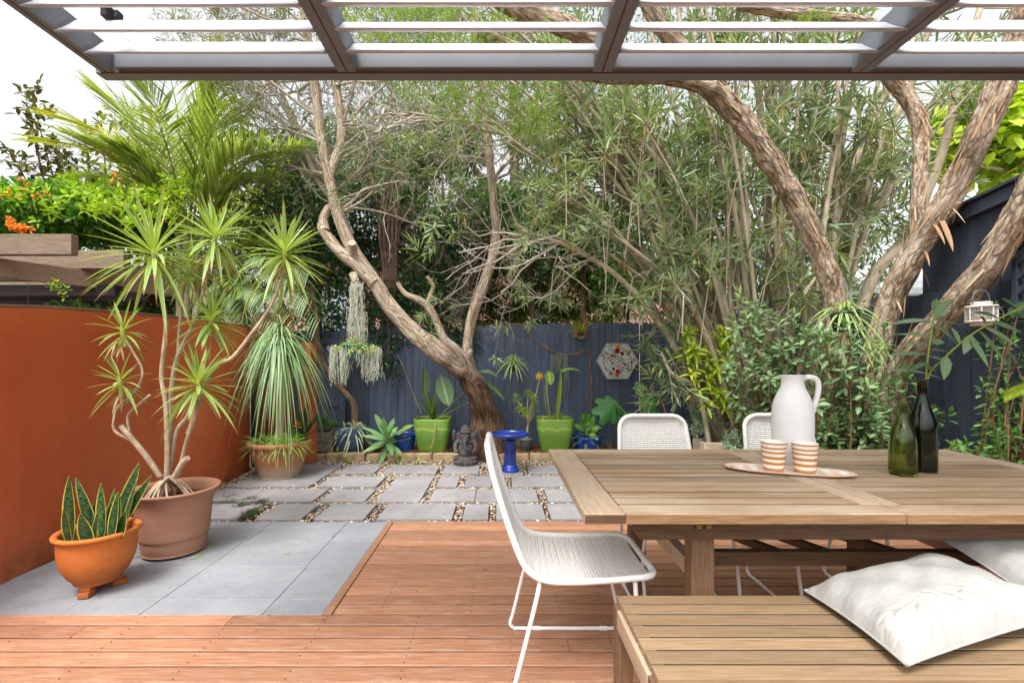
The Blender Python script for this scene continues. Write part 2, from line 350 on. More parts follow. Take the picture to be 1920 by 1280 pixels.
m = MB(); y = YD0 - 1.2
while y < YD1 - .1:
    p_ = .1 if y < YD0 - .01 else .0965
    for x in np.arange(-4.0 if y < YD0 - .01 else -.6, 3.0, .45):
        for dy in (.026, .072): m.lathe([(0, .0013), (.0042, .0012), (.0044, 0)], (x + random.uniform(-.006, .006), y + dy, 0.0), 6)
    y += p_
struct(m.build('deck_screws', M_RUST, smooth=False))
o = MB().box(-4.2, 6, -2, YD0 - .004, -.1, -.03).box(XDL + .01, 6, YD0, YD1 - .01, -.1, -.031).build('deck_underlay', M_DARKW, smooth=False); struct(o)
m = MB(); ys = [YD0 + .001, 2.465, 2.862, 3.262, 3.662]; xsr = [[-2.84, -2.2, -1.8, -1.19, XDL - .002], [-2.84, -2.4, -1.8, -1.19, XDL - .002], [-2.84, -2.4, -1.8, -1.2, XDL - .002], [-2.84, -2.4, -1.79, -1.2, XDL - .002]]
for r in range(4):
    for a, b in zip(xsr[r][:-1], xsr[r][1:]): m.box(a + .0015, b - .0015, ys[r] + .0015, ys[r + 1] - .0015, -.04, -.004 + random.uniform(-.0008, .0008))
struct(m.build('paving', M_TILE, smooth=False, bevel=.002, seg=1))
PAV = [(-2.78, -2.11, 3.73, 4.13), (-1.966, -1.603, 3.72, 4.12), (-1.497, -1.096, 3.72, 4.12), (-.993, -.388, 3.72, 4.12), (-.305, -.098, 3.72, 4.12), (-.034, .367, 3.72, 4.12), (.41, .9, 3.72, 4.12), (.98, 1.38, 3.72, 4.12), (1.47, 2.07, 3.72, 4.12), (2.15, 2.75, 3.72, 4.12),
       (-2.8, -2.336, 4.2, 4.6), (-2.33, -1.70, 4.2, 4.6), (-1.64, -1.231, 4.2, 4.6), (-1.13, -.73, 4.2, 5.16), (-.647, -.235, 4.2, 4.6), (-.23, .348, 4.2, 4.6), (.434, .84, 4.2, 4.6), (.92, 1.52, 4.2, 4.6), (1.6, 2.2, 4.2, 4.6), (2.28, 2.9, 4.2, 4.6),
       (-2.76, -1.94, 4.71, 5.72), (-1.863, -1.261, 4.71, 5.13), (-.656, -.442, 4.71, 5.13), (-.369, -.09, 4.71, 5.13), (.12, .72, 4.71, 5.13), (.8, 1.2, 4.71, 5.13), (1.28, 1.9, 4.71, 5.13), (2.0, 2.6, 4.71, 5.13),
       (-1.861, -1.439, 5.27, 5.73), (-1.338, -.734, 5.27, 5.7), (-.668, -.249, 5.26, 5.68), (-.05, .26, 5.2, 5.6), (.322, .72, 5.25, 5.66), (.8, 1.4, 5.25, 5.66), (1.5, 2.1, 5.25, 5.66)]
m = MB()
for a, b, c, d in PAV: m.box(a, b, c, d, -.05, random.uniform(-.002, .002))
struct(m.build('stepping_pavers', M_PAV, smooth=False, bevel=.004, seg=2))
o = MB().add([(-3.1, 3.66, -.035), (3.6, 3.66, -.035), (3.6, 6.1, -.035), (-3.1, 6.1, -.035)], [(0, 1, 2, 3)]).build('gravel_bed', M_SOIL); struct(o)
# pebbles between the pavers
g = np.random.default_rng(3); cand = g.uniform((-3.0, 3.67), (2.4, 6.0), (30000, 2)); ok = np.ones(len(cand), bool)
for a, b, c, d in PAV: ok &= ~((cand[:, 0] > a - .012) & (cand[:, 0] < b + .012) & (cand[:, 1] > c - .012) & (cand[:, 1] < d + .012))
ok &= ~((cand[:, 0] < -2.0) & (cand[:, 1] < 4.72) & (g.uniform(size=len(cand)) < .75)); cand = cand[ok]
grid = {}; keep = []
for p in cand:
    k = (int(p[0] / .024), int(p[1] / .024))
    if grid.get(k, 0) < 1: grid[k] = 1; keep.append(p)
keep = np.array(keep)
b_ = MB().ellip((0, 0, 0), (1, 1, 1), nu=8, nv=4); bv = b_.v[0]; n = len(keep)
s3 = g.uniform((.011, .008, .005), (.022, .014, .010), (n, 3)); a = g.uniform(0, 3.14, n); V = bv[None] * s3[:, None]
V = np.stack([V[..., 0] * np.cos(a)[:, None] - V[..., 1] * np.sin(a)[:, None], V[..., 0] * np.sin(a)[:, None] + V[..., 1] * np.cos(a)[:, None], V[..., 2] + V[..., 0] * g.normal(size=(n, 1)) * .3], -1)
V += np.c_[keep, g.uniform(-.028, -.008, n)][:, None]
m = MB(); kk = len(bv)
for f_ in b_.f: m.f.append((f_[None] + (np.arange(n) * kk)[:, None, None]).reshape(-1, f_.shape[1])); m.uv.append(np.zeros((m.f[-1].size, 2)))
m.v = [V.reshape(-1, 3)]; m.n = n * kk
struct(m.build('river_pebbles', M_PEB), 'stuff', 'mixed brown and grey pebbles between the stepping pavers')
# garden bed
gx = np.linspace(-3.0, 3.6, 90); gy = np.linspace(6.06, 6.85, 16); X, Y = np.meshgrid(gx, gy)
Z = .065 + .02 * np.sin(X * 3 + Y * 5) + .012 * np.sin(X * 17) * np.sin(Y * 23); V = np.stack([X, Y, Z], -1).reshape(-1, 3)
i = np.arange(15)[:, None] * 90; j = np.arange(89)[None]; Q = np.stack([i + j, i + j + 1, i + 91 + j, i + 90 + j], -1).reshape(-1, 4)
struct(MB().add(V, Q).build('garden_bed', M_SOIL))
gx = np.linspace(1.5, 3.5, 2); o = MB().box(1.9, 3.54, 3.67, 6.06, -.04, .02).build('side_garden_bed', M_SOIL, smooth=False); struct(o)
m = MB(); n = 3000; pp = np.c_[g.uniform(-3, 3.5, n), g.uniform(6.04, 6.7, n), g.uniform(.08, .1, n)]
leaves(m, pp, np.c_[g.normal(size=(n, 2)), g.normal(size=n) * .25], g.uniform(.02, .06, n), g.uniform(.005, .012, n), K=1, prof='blade', droop=0)
n = 900; pp = np.c_[g.uniform(-2.9, 1.8, n), 6.0 - np.abs(g.normal(size=n)) * .35, g.uniform(.0, .012, n)]
leaves(m, pp, np.c_[g.normal(size=(n, 2)), g.normal(size=n) * .1], g.uniform(.02, .05, n), g.uniform(.006, .014, n), K=1, prof='oval', droop=0)
n = 260; pp = np.c_[-2.86 + np.abs(g.normal(size=n)) * .12, g.uniform(3.7, 5.8, n), g.uniform(.0, .012, n)]
leaves(m, pp, np.c_[g.normal(size=(n, 2)), g.normal(size=n) * .1], g.uniform(.02, .05, n), g.uniform(.006, .012, n), K=1, prof='oval', droop=0)
struct(m.build('bark_mulch', M_MULCH), 'stuff', 'brown bark chips and dry leaf litter over the garden bed')
M_SAND = m_noise('sandstone', [(.3, '#6f5f4a'), (.5, '#a08a68'), (.75, '#b9a684')], 7, .9, .7, 30, bd=.02)
m = MB(); x = -2.7
while x < 1.9:
    L = random.uniform(.32, .55); 
    if not (-.42 < x + L / 2 < -.1): m.box(x, x + L - .012, 5.99 + random.uniform(-.012, .012), 6.09, -.04, random.uniform(.065, .095))
    x += L
struct(m.build('sandstone_edging', M_SAND, smooth=False, bevel=.014))
# tufts of mondo grass and weeds among the pavers
M_MONDO = m_leaf('mondo_leaf', '#26331c', '#4f6636', trans=.2)
m = MB()
for px, py, k in ((455, 946, 40), (470, 934, 40), (484, 942, 46), (490, 938, 40), (440, 938, 24), (472, 960, 60), (462, 966, 50), (480, 956, 40), (425, 930, 16), (418, 941, 20)):
    d = 1.25 * F / (py - 680); c = P(px, py, d); n = k * 3
    leaves(m, c + np.c_[RG.normal(size=(n, 2)) * .035, np.zeros(n)], rdir(n) * (1, 1, .1) + (0, 0, .45), RG.uniform(.03, .06, n), .004, K=3, droop=.5, prof='blade')
struct(m.build('mondo_grass', M_MONDO), 'stuff', 'dark tufts of mondo grass between the pavers at left')
M_WEED = m_leaf('weed_leaf', '#7ba02c', '#b8c944', trans=.35); m = MB()
for px, py, d in ((633, 845, 6.0), (648, 850, 5.95), (655, 862, 5.85), (757, 866, 5.75), (785, 866, 5.75), (745, 853, 5.98), (737, 857, 5.9), (880, 868, 5.7), (940, 862, 5.7)):
    c = P(px, py, d); c[2] = .0 + (.09 if d > 5.98 else 0); rosette(m, c + (0, 0, .03), (0, 0, 1), 9, .055, .022, 20, 100, prof='oval', droop=.2)
struct(m.build('weeds', M_WEED), 'stuff', 'tiny yellow green seedlings along the bed edging')
m = MB(); n = 120; pp = np.c_[g.uniform(-2.7, 1.8, n), 5.7 - 4.0 * g.uniform(size=n) ** 1.7, np.full(n, .006)]
leaves(m, pp, np.c_[g.normal(size=(n, 2)), np.zeros(n)], g.uniform(.012, .03, n), g.uniform(.006, .012, n), K=2, prof='oval', droop=-.1)
struct(m.build('fallen_leaves', M_MULCH), 'stuff', 'small dry leaves scattered on the deck and paving')

# ---------------- rust rendered wall, gate, fences ----------------
wl = thing('garden_wall', 'rust orange rendered wall along the left of the patio', 'wall', (-2.95, 3, 0))
m = MB(); WP = [(-2.80, .2, 1.45), (-2.81, 2.3, 1.545), (-2.86, 3.0, 1.60), (-2.88, 4.0, 1.645), (-2.9, 5.0, 1.66), (-2.92, 5.35, 1.66), (-2.97, 5.5, 1.66)]
pts, _ = spline([(a, b, c) for a, b, c in WP], 1, 6); nn = len(pts)
xs = pts[:, 0]; V = []
for q in pts: V += [(q[0], q[1], -.05), (q[0], q[1], q[2]), (q[0] - .2, q[1], q[2] + .004), (q[0] - .2, q[1], -.05)]
Q = []
for i in range(nn - 1):
    for k in range(4): Q.append((4 * i + k, 4 * i + (k + 1) % 4, 4 * i + 4 + (k + 1) % 4, 4 * i + 4 + k))
Q += [(0, 3, 2, 1), (4 * nn - 4, 4 * nn - 3, 4 * nn - 2, 4 * nn - 1)]
m.add(V, Q).build('wall_face', M_RED, wl, smooth=False, bevel=.006)
m = MB()
for i in range(nn - 1):
    a, b = pts[i], pts[i + 1]; e = .003
    m.add([(a[0] + e, a[1], a[2] + .004), (b[0] + e, b[1], b[2] + .004), (b[0] + e, b[1], b[2] + .016), (a[0] + e, a[1], a[2] + .016), (a[0] - .21, a[1], a[2] + .016), (b[0] - .21, b[1], b[2] + .016)], [(0, 1, 2, 3), (3, 2, 5, 4)])
m.build('wall_capping', m_plain('pale_cap', '#8f7060', .8), wl, smooth=False)
gt = thing('slatted_gate', 'red brown vertical slatted timber gate at the end of the rust wall', 'gate', (-2.75, 5.66, 0)); m = MB(); x = -3.02
while x < -2.52: m.box(x, x + .024, 5.64, 5.67, .04, 1.86); x += .03
m.build('slats', M_SLAT, gt, smooth=False); MB().box(-3.02, -2.53, 5.673, 5.70, .3, .38).build('gate_rail', M_DARKW, gt, smooth=False); MB().box(-3.02, -2.53, 5.673, 5.70, 1.6, 1.68).build('gate_rail', M_DARKW, gt, smooth=False)
MB().box(-3.0, -2.965, 5.58, 5.636, .0, .98).build('gate_post', M_DARKW, gt, smooth=False)
pl = MB().box(-2.50, -2.35, 5.75, 5.95, -.04, 1.5).build('rendered_pillar', M_RED, smooth=False, bevel=.006); tag(pl, 'rust orange rendered pillar right of the slatted gate', 'pillar')
def palings(m, x0, x1, y, zt, w=.104, along='x', dog=True, z0=.0, th=.02):
    x = x0; r = random.Random(int(abs(x0 * 91 + y)))
    while x < x1 - .02:
        h = zt(x) + r.uniform(-.006, .006); e = min(x + w - .004, x1); c = .022 if dog else .001
        prof = [(x, z0), (e, z0), (e, h - c), (e - c, h), (x + c, h), (x, h - c)]; dy = r.uniform(-.003, .003)
        if along == 'x': V = [(a, y + dy, b) for a, b in prof] + [(a, y + dy + th, b) for a, b in prof]
        else: V = [(y + dy, a, b) for a, b in prof] + [(y + dy + th, a, b) for a, b in prof]
        b0 = m.n; m.add(V, [(i, (i + 1) % 6, 6 + (i + 1) % 6, 6 + i) for i in range(6)]); m.f.append(np.array([[5, 4, 3, 2, 1, 0], [6, 7, 8, 9, 10, 11]]) + b0); m.uv.append(np.zeros((12, 2))); x += w
fn = thing('paling_fence', 'navy blue timber paling fence across the back of the garden', 'fence', (0, 6.78, 0))
m = MB(); palings(m, -1.9, 2.02, 6.76, lambda x: 1.80 + .022 * x); m.build('palings', M_NAVY, fn, smooth=False)
m = MB(); palings(m, 2.07, 3.62, 6.78, lambda x: 1.84); m.build('palings', M_NAVY, fn, smooth=False)
m = MB(); palings(m, -3.4, -1.92, 6.79, lambda x: 1.72, dog=False); m.build('palings', M_NAVY, fn, smooth=False)
for xx in (-.42, 2.03): MB().box(xx, xx + .045, 6.735, 6.757, 0, 1.80).build('fence_post', M_NAVY, fn, smooth=False, bevel=.003)
MB().box(-3.4, 3.6, 6.785, 6.83, .4, .48).box(-3.4, 3.6, 6.785, 6.83, 1.4, 1.48).build('fence_rail', M_NAVY, fn, smooth=False)
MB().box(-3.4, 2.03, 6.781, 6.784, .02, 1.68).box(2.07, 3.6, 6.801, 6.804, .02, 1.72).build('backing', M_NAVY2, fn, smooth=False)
fg = thing('framed_fence_panel', 'navy framed panel with cross rails at the left end of the back fence', 'fence panel', (-2.45, 6.7, 0))
for a, b in ((-2.78, -2.68), (-2.32, -2.24)): MB().box(a, b, 6.70, 6.74, .05, 1.75).build('stile', M_NAVY, fg, smooth=False, bevel=.003)
for a, b in ((.62, .70), (1.0, 1.06), (1.52, 1.6)): MB().box(-2.68, -2.32, 6.705, 6.738, a, b).build('rail', M_NAVY, fg, smooth=False, bevel=.003)
MB().box(-2.68, -2.32, 6.745, 6.76, .05, 1.7).build('panel', M_NAVY, fg, smooth=False)
sf = thing('side_fence', 'dark navy timber fence along the right side behind the table', 'fence', (3.58, 4, 0))
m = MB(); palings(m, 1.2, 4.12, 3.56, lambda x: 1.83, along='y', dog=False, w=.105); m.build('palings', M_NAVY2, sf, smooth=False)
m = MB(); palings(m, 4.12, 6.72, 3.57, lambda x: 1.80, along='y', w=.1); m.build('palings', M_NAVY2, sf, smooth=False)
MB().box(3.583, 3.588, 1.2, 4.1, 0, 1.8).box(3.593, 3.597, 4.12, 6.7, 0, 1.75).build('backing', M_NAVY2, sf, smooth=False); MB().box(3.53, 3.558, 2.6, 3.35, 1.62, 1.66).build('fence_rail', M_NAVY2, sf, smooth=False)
sh = thing('shed_wall', 'charcoal boarded shed wall with sloping capping rising above the side fence', 'shed', (3.75, 2.4, 0))
zt = lambda y: 2.46 - .135 * (y - 3.15)
m = MB(); palings(m, 1.0, 4.02, 3.66, lambda y: zt(y), along='y', dog=False, w=.15, z0=1.2); m.build('cladding', M_NAVY2, sh, smooth=False)
m = MB(); m.beam((3.64, .9, zt(.9) + .02), (3.64, 4.04, zt(4.04) + .02), .05, .1); m.build('barge_board', M_NAVY2, sh, smooth=False, bevel=.004)
m = MB(); m.beam((3.70, .9, zt(.9) + .085), (3.70, 4.07, zt(4.07) + .085), .24, .025); m.build('roof_capping', M_NAVY2, sh, smooth=False, bevel=.004)
lt = thing('lattice_panel', 'dark navy diagonal lattice leaning against the side fence at far right', 'lattice', (3.5, 2.9, 1.5)); m = MB()
for s_, xx in ((1, 3.49), (-1, 3.478)):
    for k in range(-8, 12):
        y0_, y1_ = 2.2, 3.12; a = k * .1
        z0_ = 1.62 + a; z1_ = z0_ + (y1_ - y0_)
        if s_ < 0: z0_, z1_ = z1_, z0_
        p, q = np.array([xx, y0_, z0_]), np.array([xx, y1_, z1_]); lo, hi = 1.6, 2.35; tt = sorted([(lo - z0_) / (z1_ - z0_), (hi - z0_) / (z1_ - z0_)]); t0, t1 = max(0, tt[0]), min(1, tt[1])
        if t1 - t0 > .05: m.beam(p + (q - p) * t0, p + (q - p) * t1, .012, .03, up=(1, 0, 0)) if False else m.beam(p + (q - p) * t0, p + (q - p) * t1, .008, .032)
m.build('laths', M_NAVY2, lt, smooth=False); MB().box(3.47, 3.5, 2.18, 3.14, 1.56, 1.6).box(3.47, 3.5, 3.12, 3.15, 1.6, 2.36).build('lattice_frame', M_NAVY2, lt, smooth=False)

# ---------------- louvred roof over the deck ----------------
lv = thing('louvre_roof', 'grey aluminium louvred roof frame with open white blades overhead', 'pergola', (1.0, 1.2, 2.5))
ZB = 2.5; xb = [-1.70, -.66, .44, 1.55, 2.66, 3.77]; YF = 2.06
MB().box(xb[0] - .05, xb[-1] + .05, YF - .055, YF, ZB, ZB + .11).build('front_beam', M_ALU, lv, smooth=False, bevel=.003)
MB().box(xb[0] + .05, xb[-1] - .05, YF - .075, YF - .0555, ZB + .012, ZB + .085).build('gutter', M_ALU, lv, smooth=False, bevel=.003)
MB().box(xb[0] - .04, xb[-1] + .04, YF - .0575, YF - .0535, ZB - .0015, ZB + .004).build('rust_line', M_RUST, lv, smooth=False)
for k, x in enumerate(xb):
    mb = MB(); wdt = .085 if k else .05
    mb.box(x - wdt / 2, x - .003, -.9, YF - .057, ZB + .002, ZB + .11).box(x + .003, x + wdt / 2, -.9, YF - .057, ZB + .002, ZB + .11).box(x - .003, x + .003, -.9, YF - .057, ZB + .012, ZB + .10)
    mb.build('rafter', M_ALU, lv, smooth=False, bevel=.003)
    if 0 < k < 5: MB().box(x - .0025, x + .0025, -.9, YF - .06, ZB + .006, ZB + .011).build('rust_line', M_RUST, lv, smooth=False)
def blade(x0, x1, y, z, ang):
    n = 9; u = np.linspace(0, 1, n); th = .0075 * np.sin(np.pi * u) + .0015; cam_ = -.010 * np.sin(np.pi * u); c = .135
    up = np.c_[(u - .5) * c, cam_ + th]; dn = np.c_[(u - .5) * c, cam_ - th][::-1]; pr = np.vstack([up, dn]); ca, sa = math.cos(ang), math.sin(ang)
    pr = np.c_[pr[:, 0] * ca - pr[:, 1] * sa + y, pr[:, 0] * sa + pr[:, 1] * ca + z]; k = len(pr)
    V = np.vstack([np.c_[np.full(k, x0), pr], np.c_[np.full(k, x1), pr]]); mb = MB(); mb.add(V, [(i, (i + 1) % k, k + (i + 1) % k, k + i) for i in range(k)])
    mb.f.append(np.array([list(range(k))[::-1], list(range(k, 2 * k))])); mb.uv.append(np.zeros((2 * k, 2))); return mb
for k in range(5):
    for y in [1.885 - .1225 * j for j in range(9)]:
        blade(xb[k] + .046, xb[k + 1] - .046, y, ZB + .03, R(49 if k in (0, 3, 4) else 44)).build('blade', M_ALUB, lv, smooth=True)
m = MB(); m.beam((-1.52, 1.0, ZB + .13), (-1.52, 1.79, ZB + .13), .012, .02); m.build('control_rod', M_RUST, lv, smooth=False)
MB().box(-1.545, -1.515, 1.79, 1.85, ZB + .09, ZB + .135).box(-1.50, -1.485, 1.80, 1.83, ZB + .09, ZB + .12).build('rod_bracket', M_DARKW, lv, smooth=False, bevel=.003)

# ---------------- weathered pergola, neighbours ----------------
pg = thing('timber_pergola', 'weathered grey brown timber pergola with projecting rafters behind the rust wall', 'pergola', (-5.5, 5.5, 0))
for X1, Y, zc in ((-4.18, 4.55, 2.405), (-4.2, 5.2, 2.40), (-4.05, 6.95, 2.45), (-4.1, 6.1, 2.42)):
    MB().box(-10.5, X1, Y - .03, Y + .05, zc - .1, zc + .1).build('rafter', M_COP, pg, smooth=False, bevel=.005)
m = MB(); m.beam((-5.4, 4.0, 2.2), (-3.72, 6.9, 2.2), .07, .19); m.build('bearer', M_COP, pg, smooth=False, bevel=.005)
MB().box(-3.85, -3.75, 6.85, 6.95, 0, 2.1).build('pergola_post', M_COP, pg, smooth=False)
for Y in (5.3, 5.8, 6.3, 6.8, 7.4): MB().box(-11, -4.4, Y, Y + .12, 2.02, 2.14).build('batten', M_DARKW, pg, smooth=False)
hk = MB(); c = P(52, 525, 5.0); hk.tube([c + (0, 0, .12), c + (0, 0, .03), c + (.02, 0, 0), c + (.0, 0, -.02), c + (-.015, 0, .0)], .004, 6, sub=3)
for k in range(9): hk.tube([c + (.0, 0, -.03 - k * .035), c + (.008, 0, -.045 - k * .035), c + (0, 0, -.06 - k * .035), c + (-.008, 0, -.045 - k * .035)], .0025, 5)
tag(hk.build('hook_and_chain', m_plain('rusty_steel', '#6b5044', .6, .6)), 'rusty hook with short chain hanging from the timber pergola', 'hook')
sh2 = thing('neighbour_shed', 'pale green shed wall with dark fascia behind the rust wall', 'shed', (-8, 8.5, 0))
MB().box(-13, -5.9, 8.4, 10.5, 0, 2.45).build('wall', m_noise('pale_green_render', [(.3, '#a8b48c'), (.7, '#d2d8c0')], 3, .8, .1), sh2, smooth=False); MB().box(-13.1, -5.8, 8.3, 10.6, 2.45, 2.75).build('fascia', M_DARKW, sh2, smooth=False)
def m_brick(name, a, b, mo):
    t = NT(name); br = t.n('TexBrick'); t.l(t.coord('Object', (1, 1, 1)), br.inputs['Vector']); mp = t.n('Mapping'); tc = t.n('TexCoord'); mp.inputs['Rotation'].default_value = (R(90), 0, 0); t.l(tc.outputs['Object'], mp.inputs[0]); t.l(mp.outputs[0], br.inputs['Vector'])
    br.inputs['Color1'].default_value = srgb(a); br.inputs['Color2'].default_value = srgb(b); br.inputs['Mortar'].default_value = srgb(mo); br.inputs['Scale'].default_value = 4.3; br.inputs['Mortar Size'].default_value = .014; return t.fin(br.outputs[0], .9, 0, .2)
M_TILER = m_noise('roof_tile', [(.3, '#8d8d90'), (.7, '#b5b5b8')], 6, .6, .2)
ho = thing('pink_brick_house', 'pale pink brick house glimpsed through the foliage beyond the back fence', 'house', (0, 12, 0))
MB().box(-6, 5.2, 12, 18, 0, 3.9).build('wall', m_brick('pink_brick', '#c98f84', '#dba79a', '#d8c4b8'), ho, smooth=False)
for x in (-4.2, 1.0):
    f_ = MB().box(x - .55, x + .55, 11.95, 11.995, 1.6, 3.2).build('window', m_plain('white_frame', '#e6e6e4', .5), ho, smooth=False, bevel=.01); MB().box(x - .45, x + .45, 11.93, 11.948, 1.7, 3.1).build('pane', m_plain('window_glass', '#b8c4c8', .1), f_, smooth=False)
V = [(-6.3, 11.7, 3.9), (5.5, 11.7, 3.9), (5.5, 18.3, 3.9), (-6.3, 18.3, 3.9), (-4.3, 15, 4.9), (3.5, 15, 4.9)]
m = MB().add(V, [(0, 1, 5, 4), (2, 3, 4, 5)]); m.f.append(np.array([(1, 2, 5), (3, 0, 4)])); m.uv.append(np.zeros((6, 2))); m.build('roof', M_TILER, ho, smooth=False)
nh = thing('neighbour_house', 'neighbour house with pale corrugated metal roof and gutter seen past the paperbark trunks', 'house', (8, 9, 0))
MB().box(6.6, 13, 9.3, 15, 0, 2.6).build('wall', m_plain('grey_weatherboard', '#70757e', .7), nh, smooth=False); MB().box(6.4, 13, 9.0, 9.12, 2.58, 2.72).build('gutter', m_plain('pale_gutter', '#b9bdc2', .4), nh, smooth=False, bevel=.01)
MB().box(7.6, 8.4, 9.24, 9.295, 1.9, 2.5).build('louvre_window', m_plain('pale_louvre', '#aab3bb', .3), nh, smooth=False)
n = 160; xs = np.linspace(6.4, 13, n); zz = .018 * np.abs(np.sin(xs * 3.1416 / .09 / 2)); V = np.vstack([np.c_[xs, np.full(n, 9.05), 2.72 + zz], np.c_[xs, np.full(n, 13.2), 4.3 + zz]])
MB().add(V, [(i, i + 1, n + i + 1, n + i) for i in range(n - 1)]).build('roof', m_plain('pale_roof_metal', '#c4c6c8', .35, .3), nh)
# ---------------- table ----------------
T1 = m_wood('teak_pale', [(.25, '#886e56'), (.5, '#a98d6e'), (.78, '#bfa486')], 0, 2.4, .6, ('#c6b6a2', .55, 5, .45, .2), .38)
T1Y = m_wood('teak_pale_cross', [(.25, '#8c745e'), (.5, '#b09880'), (.78, '#c2ac94')], 1, 2.4, .6, ('#cabaa6', .4, 5, .45, .2), .12)
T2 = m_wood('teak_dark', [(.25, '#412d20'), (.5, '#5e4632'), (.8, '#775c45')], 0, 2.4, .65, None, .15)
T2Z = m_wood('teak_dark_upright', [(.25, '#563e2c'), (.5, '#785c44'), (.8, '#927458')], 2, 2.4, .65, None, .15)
GRIME_SHADE = m_plain('groove_grime_shade', '#32261c', .95); TE = m_wood('teak_weathered_edge', [(.25, '#6e5238'), (.5, '#8f7050'), (.8, '#a88a68')], 0, 2.4, .65, ('#5a4330', .5, 6, .52, .15), .1)  # near-black colour paints gap shadow along with grime between slats
tb = thing('dining_table', 'large weathered teak extending table with slatted top on a trestle frame', 'table', (1.4, 2.1, 0))
x0, x1, y0, y1, z1 = .28, 2.58, 1.537, 2.69, .75; xm = 1.345; z0 = z1 - .034
MB().box(x0, x0 + .135, y0, y1, z0, z1).build('breadboard_end', T1Y, tb, smooth=False, bevel=.004)
MB().box(x1 - .12, x1, y0, y1, z0, z1).build('breadboard_end', T1Y, tb, smooth=False, bevel=.004)
for a, b in ((x0 + .1365, xm - .002), (xm + .002, x1 - .1215)):
    MB().box(a, b, y0 + .0005, y0 + .105, z0, z1).build('edge_board', T1, tb, smooth=False, bevel=.004); MB().box(a, b, y1 - .1, y1 - .0005, z0, z1).build('edge_board', T1, tb, smooth=False, bevel=.004)
MB().box(xm - .072, xm - .002, y0 + .107, y1 - .102, z0, z1 + .0003).build('centre_board', T1Y, tb, smooth=False, bevel=.002); MB().box(xm + .002, xm + .072, y0 + .107, y1 - .102, z0, z1 + .0003).build('centre_board', T1Y, tb, smooth=False, bevel=.002)
ya, yb = y0 + .107, y1 - .102; ns = 12; pw = (yb - ya) / ns
for a, b in ((x0 + .137, xm - .074), (xm + .074, x1 - .123)):
    m = MB()
    for k in range(ns): m.box(a, b, ya + k * pw + .0052, ya + (k + 1) * pw - .0052, z0 + .004, z1 + random.uniform(-.0012, .0004))
    m.build('slats', T1, tb, smooth=False); MB().box(a, b, ya, yb, z0 + .008, z1 - .0016).build('gap_shade_fill', GRIME_SHADE, tb, smooth=False)  # filler under the slat tops, coloured dark as gap shadow and dirt
def rail(yc, a, b, zt_, zb, sl, mat, wd=.04, name='top_rail'):
    pr = [(a, zt_), (a + sl, zb), (b - sl, zb), (b, zt_)]; V = [(x, yc - wd / 2, z) for x, z in pr] + [(x, yc + wd / 2, z) for x, z in pr]
    mb = MB().add(V, [(i, (i + 1) % 4, 4 + (i + 1) % 4, 4 + i) for i in range(4)] + [(3, 2, 1, 0), (4, 5, 6, 7)]); return mb.build(name, mat, tb, smooth=False, bevel=.003)
for a, b, mt_, nm_ in ((x0 + .001, x0 + .134, T2, 'end_grain'), (x0 + .138, xm - .003, TE, 'edge_face'), (xm + .003, x1 - .123, TE, 'edge_face')): MB().box(a, b, y0 - .0018, y0 + .001, z0 + .001, z1 - .003).build(nm_, mt_, tb, smooth=False)
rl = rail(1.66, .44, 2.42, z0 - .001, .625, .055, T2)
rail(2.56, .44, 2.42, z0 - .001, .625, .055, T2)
BR = m_plain('brass_bolt', '#8a6a3c', .4, .7)
for xx in (.70, .735, 1.91, 1.945): mb = MB(); mb.lathe([(0, 0), (.006, 0), (.0115, .0008), (.0115, .003)], (xx, 1.637, .672), 14, Matrix.Rotation(R(90), 4, 'X')); mb.build('bolt', BR, rl)
for xx in (.735, 1.935):
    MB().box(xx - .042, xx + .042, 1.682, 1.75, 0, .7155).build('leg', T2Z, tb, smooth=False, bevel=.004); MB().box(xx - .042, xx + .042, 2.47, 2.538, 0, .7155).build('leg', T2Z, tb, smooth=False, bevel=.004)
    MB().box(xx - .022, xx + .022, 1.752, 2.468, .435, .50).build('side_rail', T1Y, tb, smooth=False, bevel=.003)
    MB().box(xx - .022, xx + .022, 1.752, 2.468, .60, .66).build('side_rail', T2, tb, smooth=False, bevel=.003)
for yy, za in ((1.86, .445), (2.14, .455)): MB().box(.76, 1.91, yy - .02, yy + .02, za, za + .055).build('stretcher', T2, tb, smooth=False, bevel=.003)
for xa in (1.02, 1.22, 1.5):
    m = MB(); m.beam((xa + .12, 1.882, .474), (xa, 2.118, .48), .04, .03); m.build('cross_piece', T2, tb, smooth=False, bevel=.003)
for xa in (1.08, 1.62):
    m = MB(); m.beam((xa, 1.682, .69), (xa, 2.54, .69), .05, .05); m.build('bearer', T2, tb, smooth=False, bevel=.003)

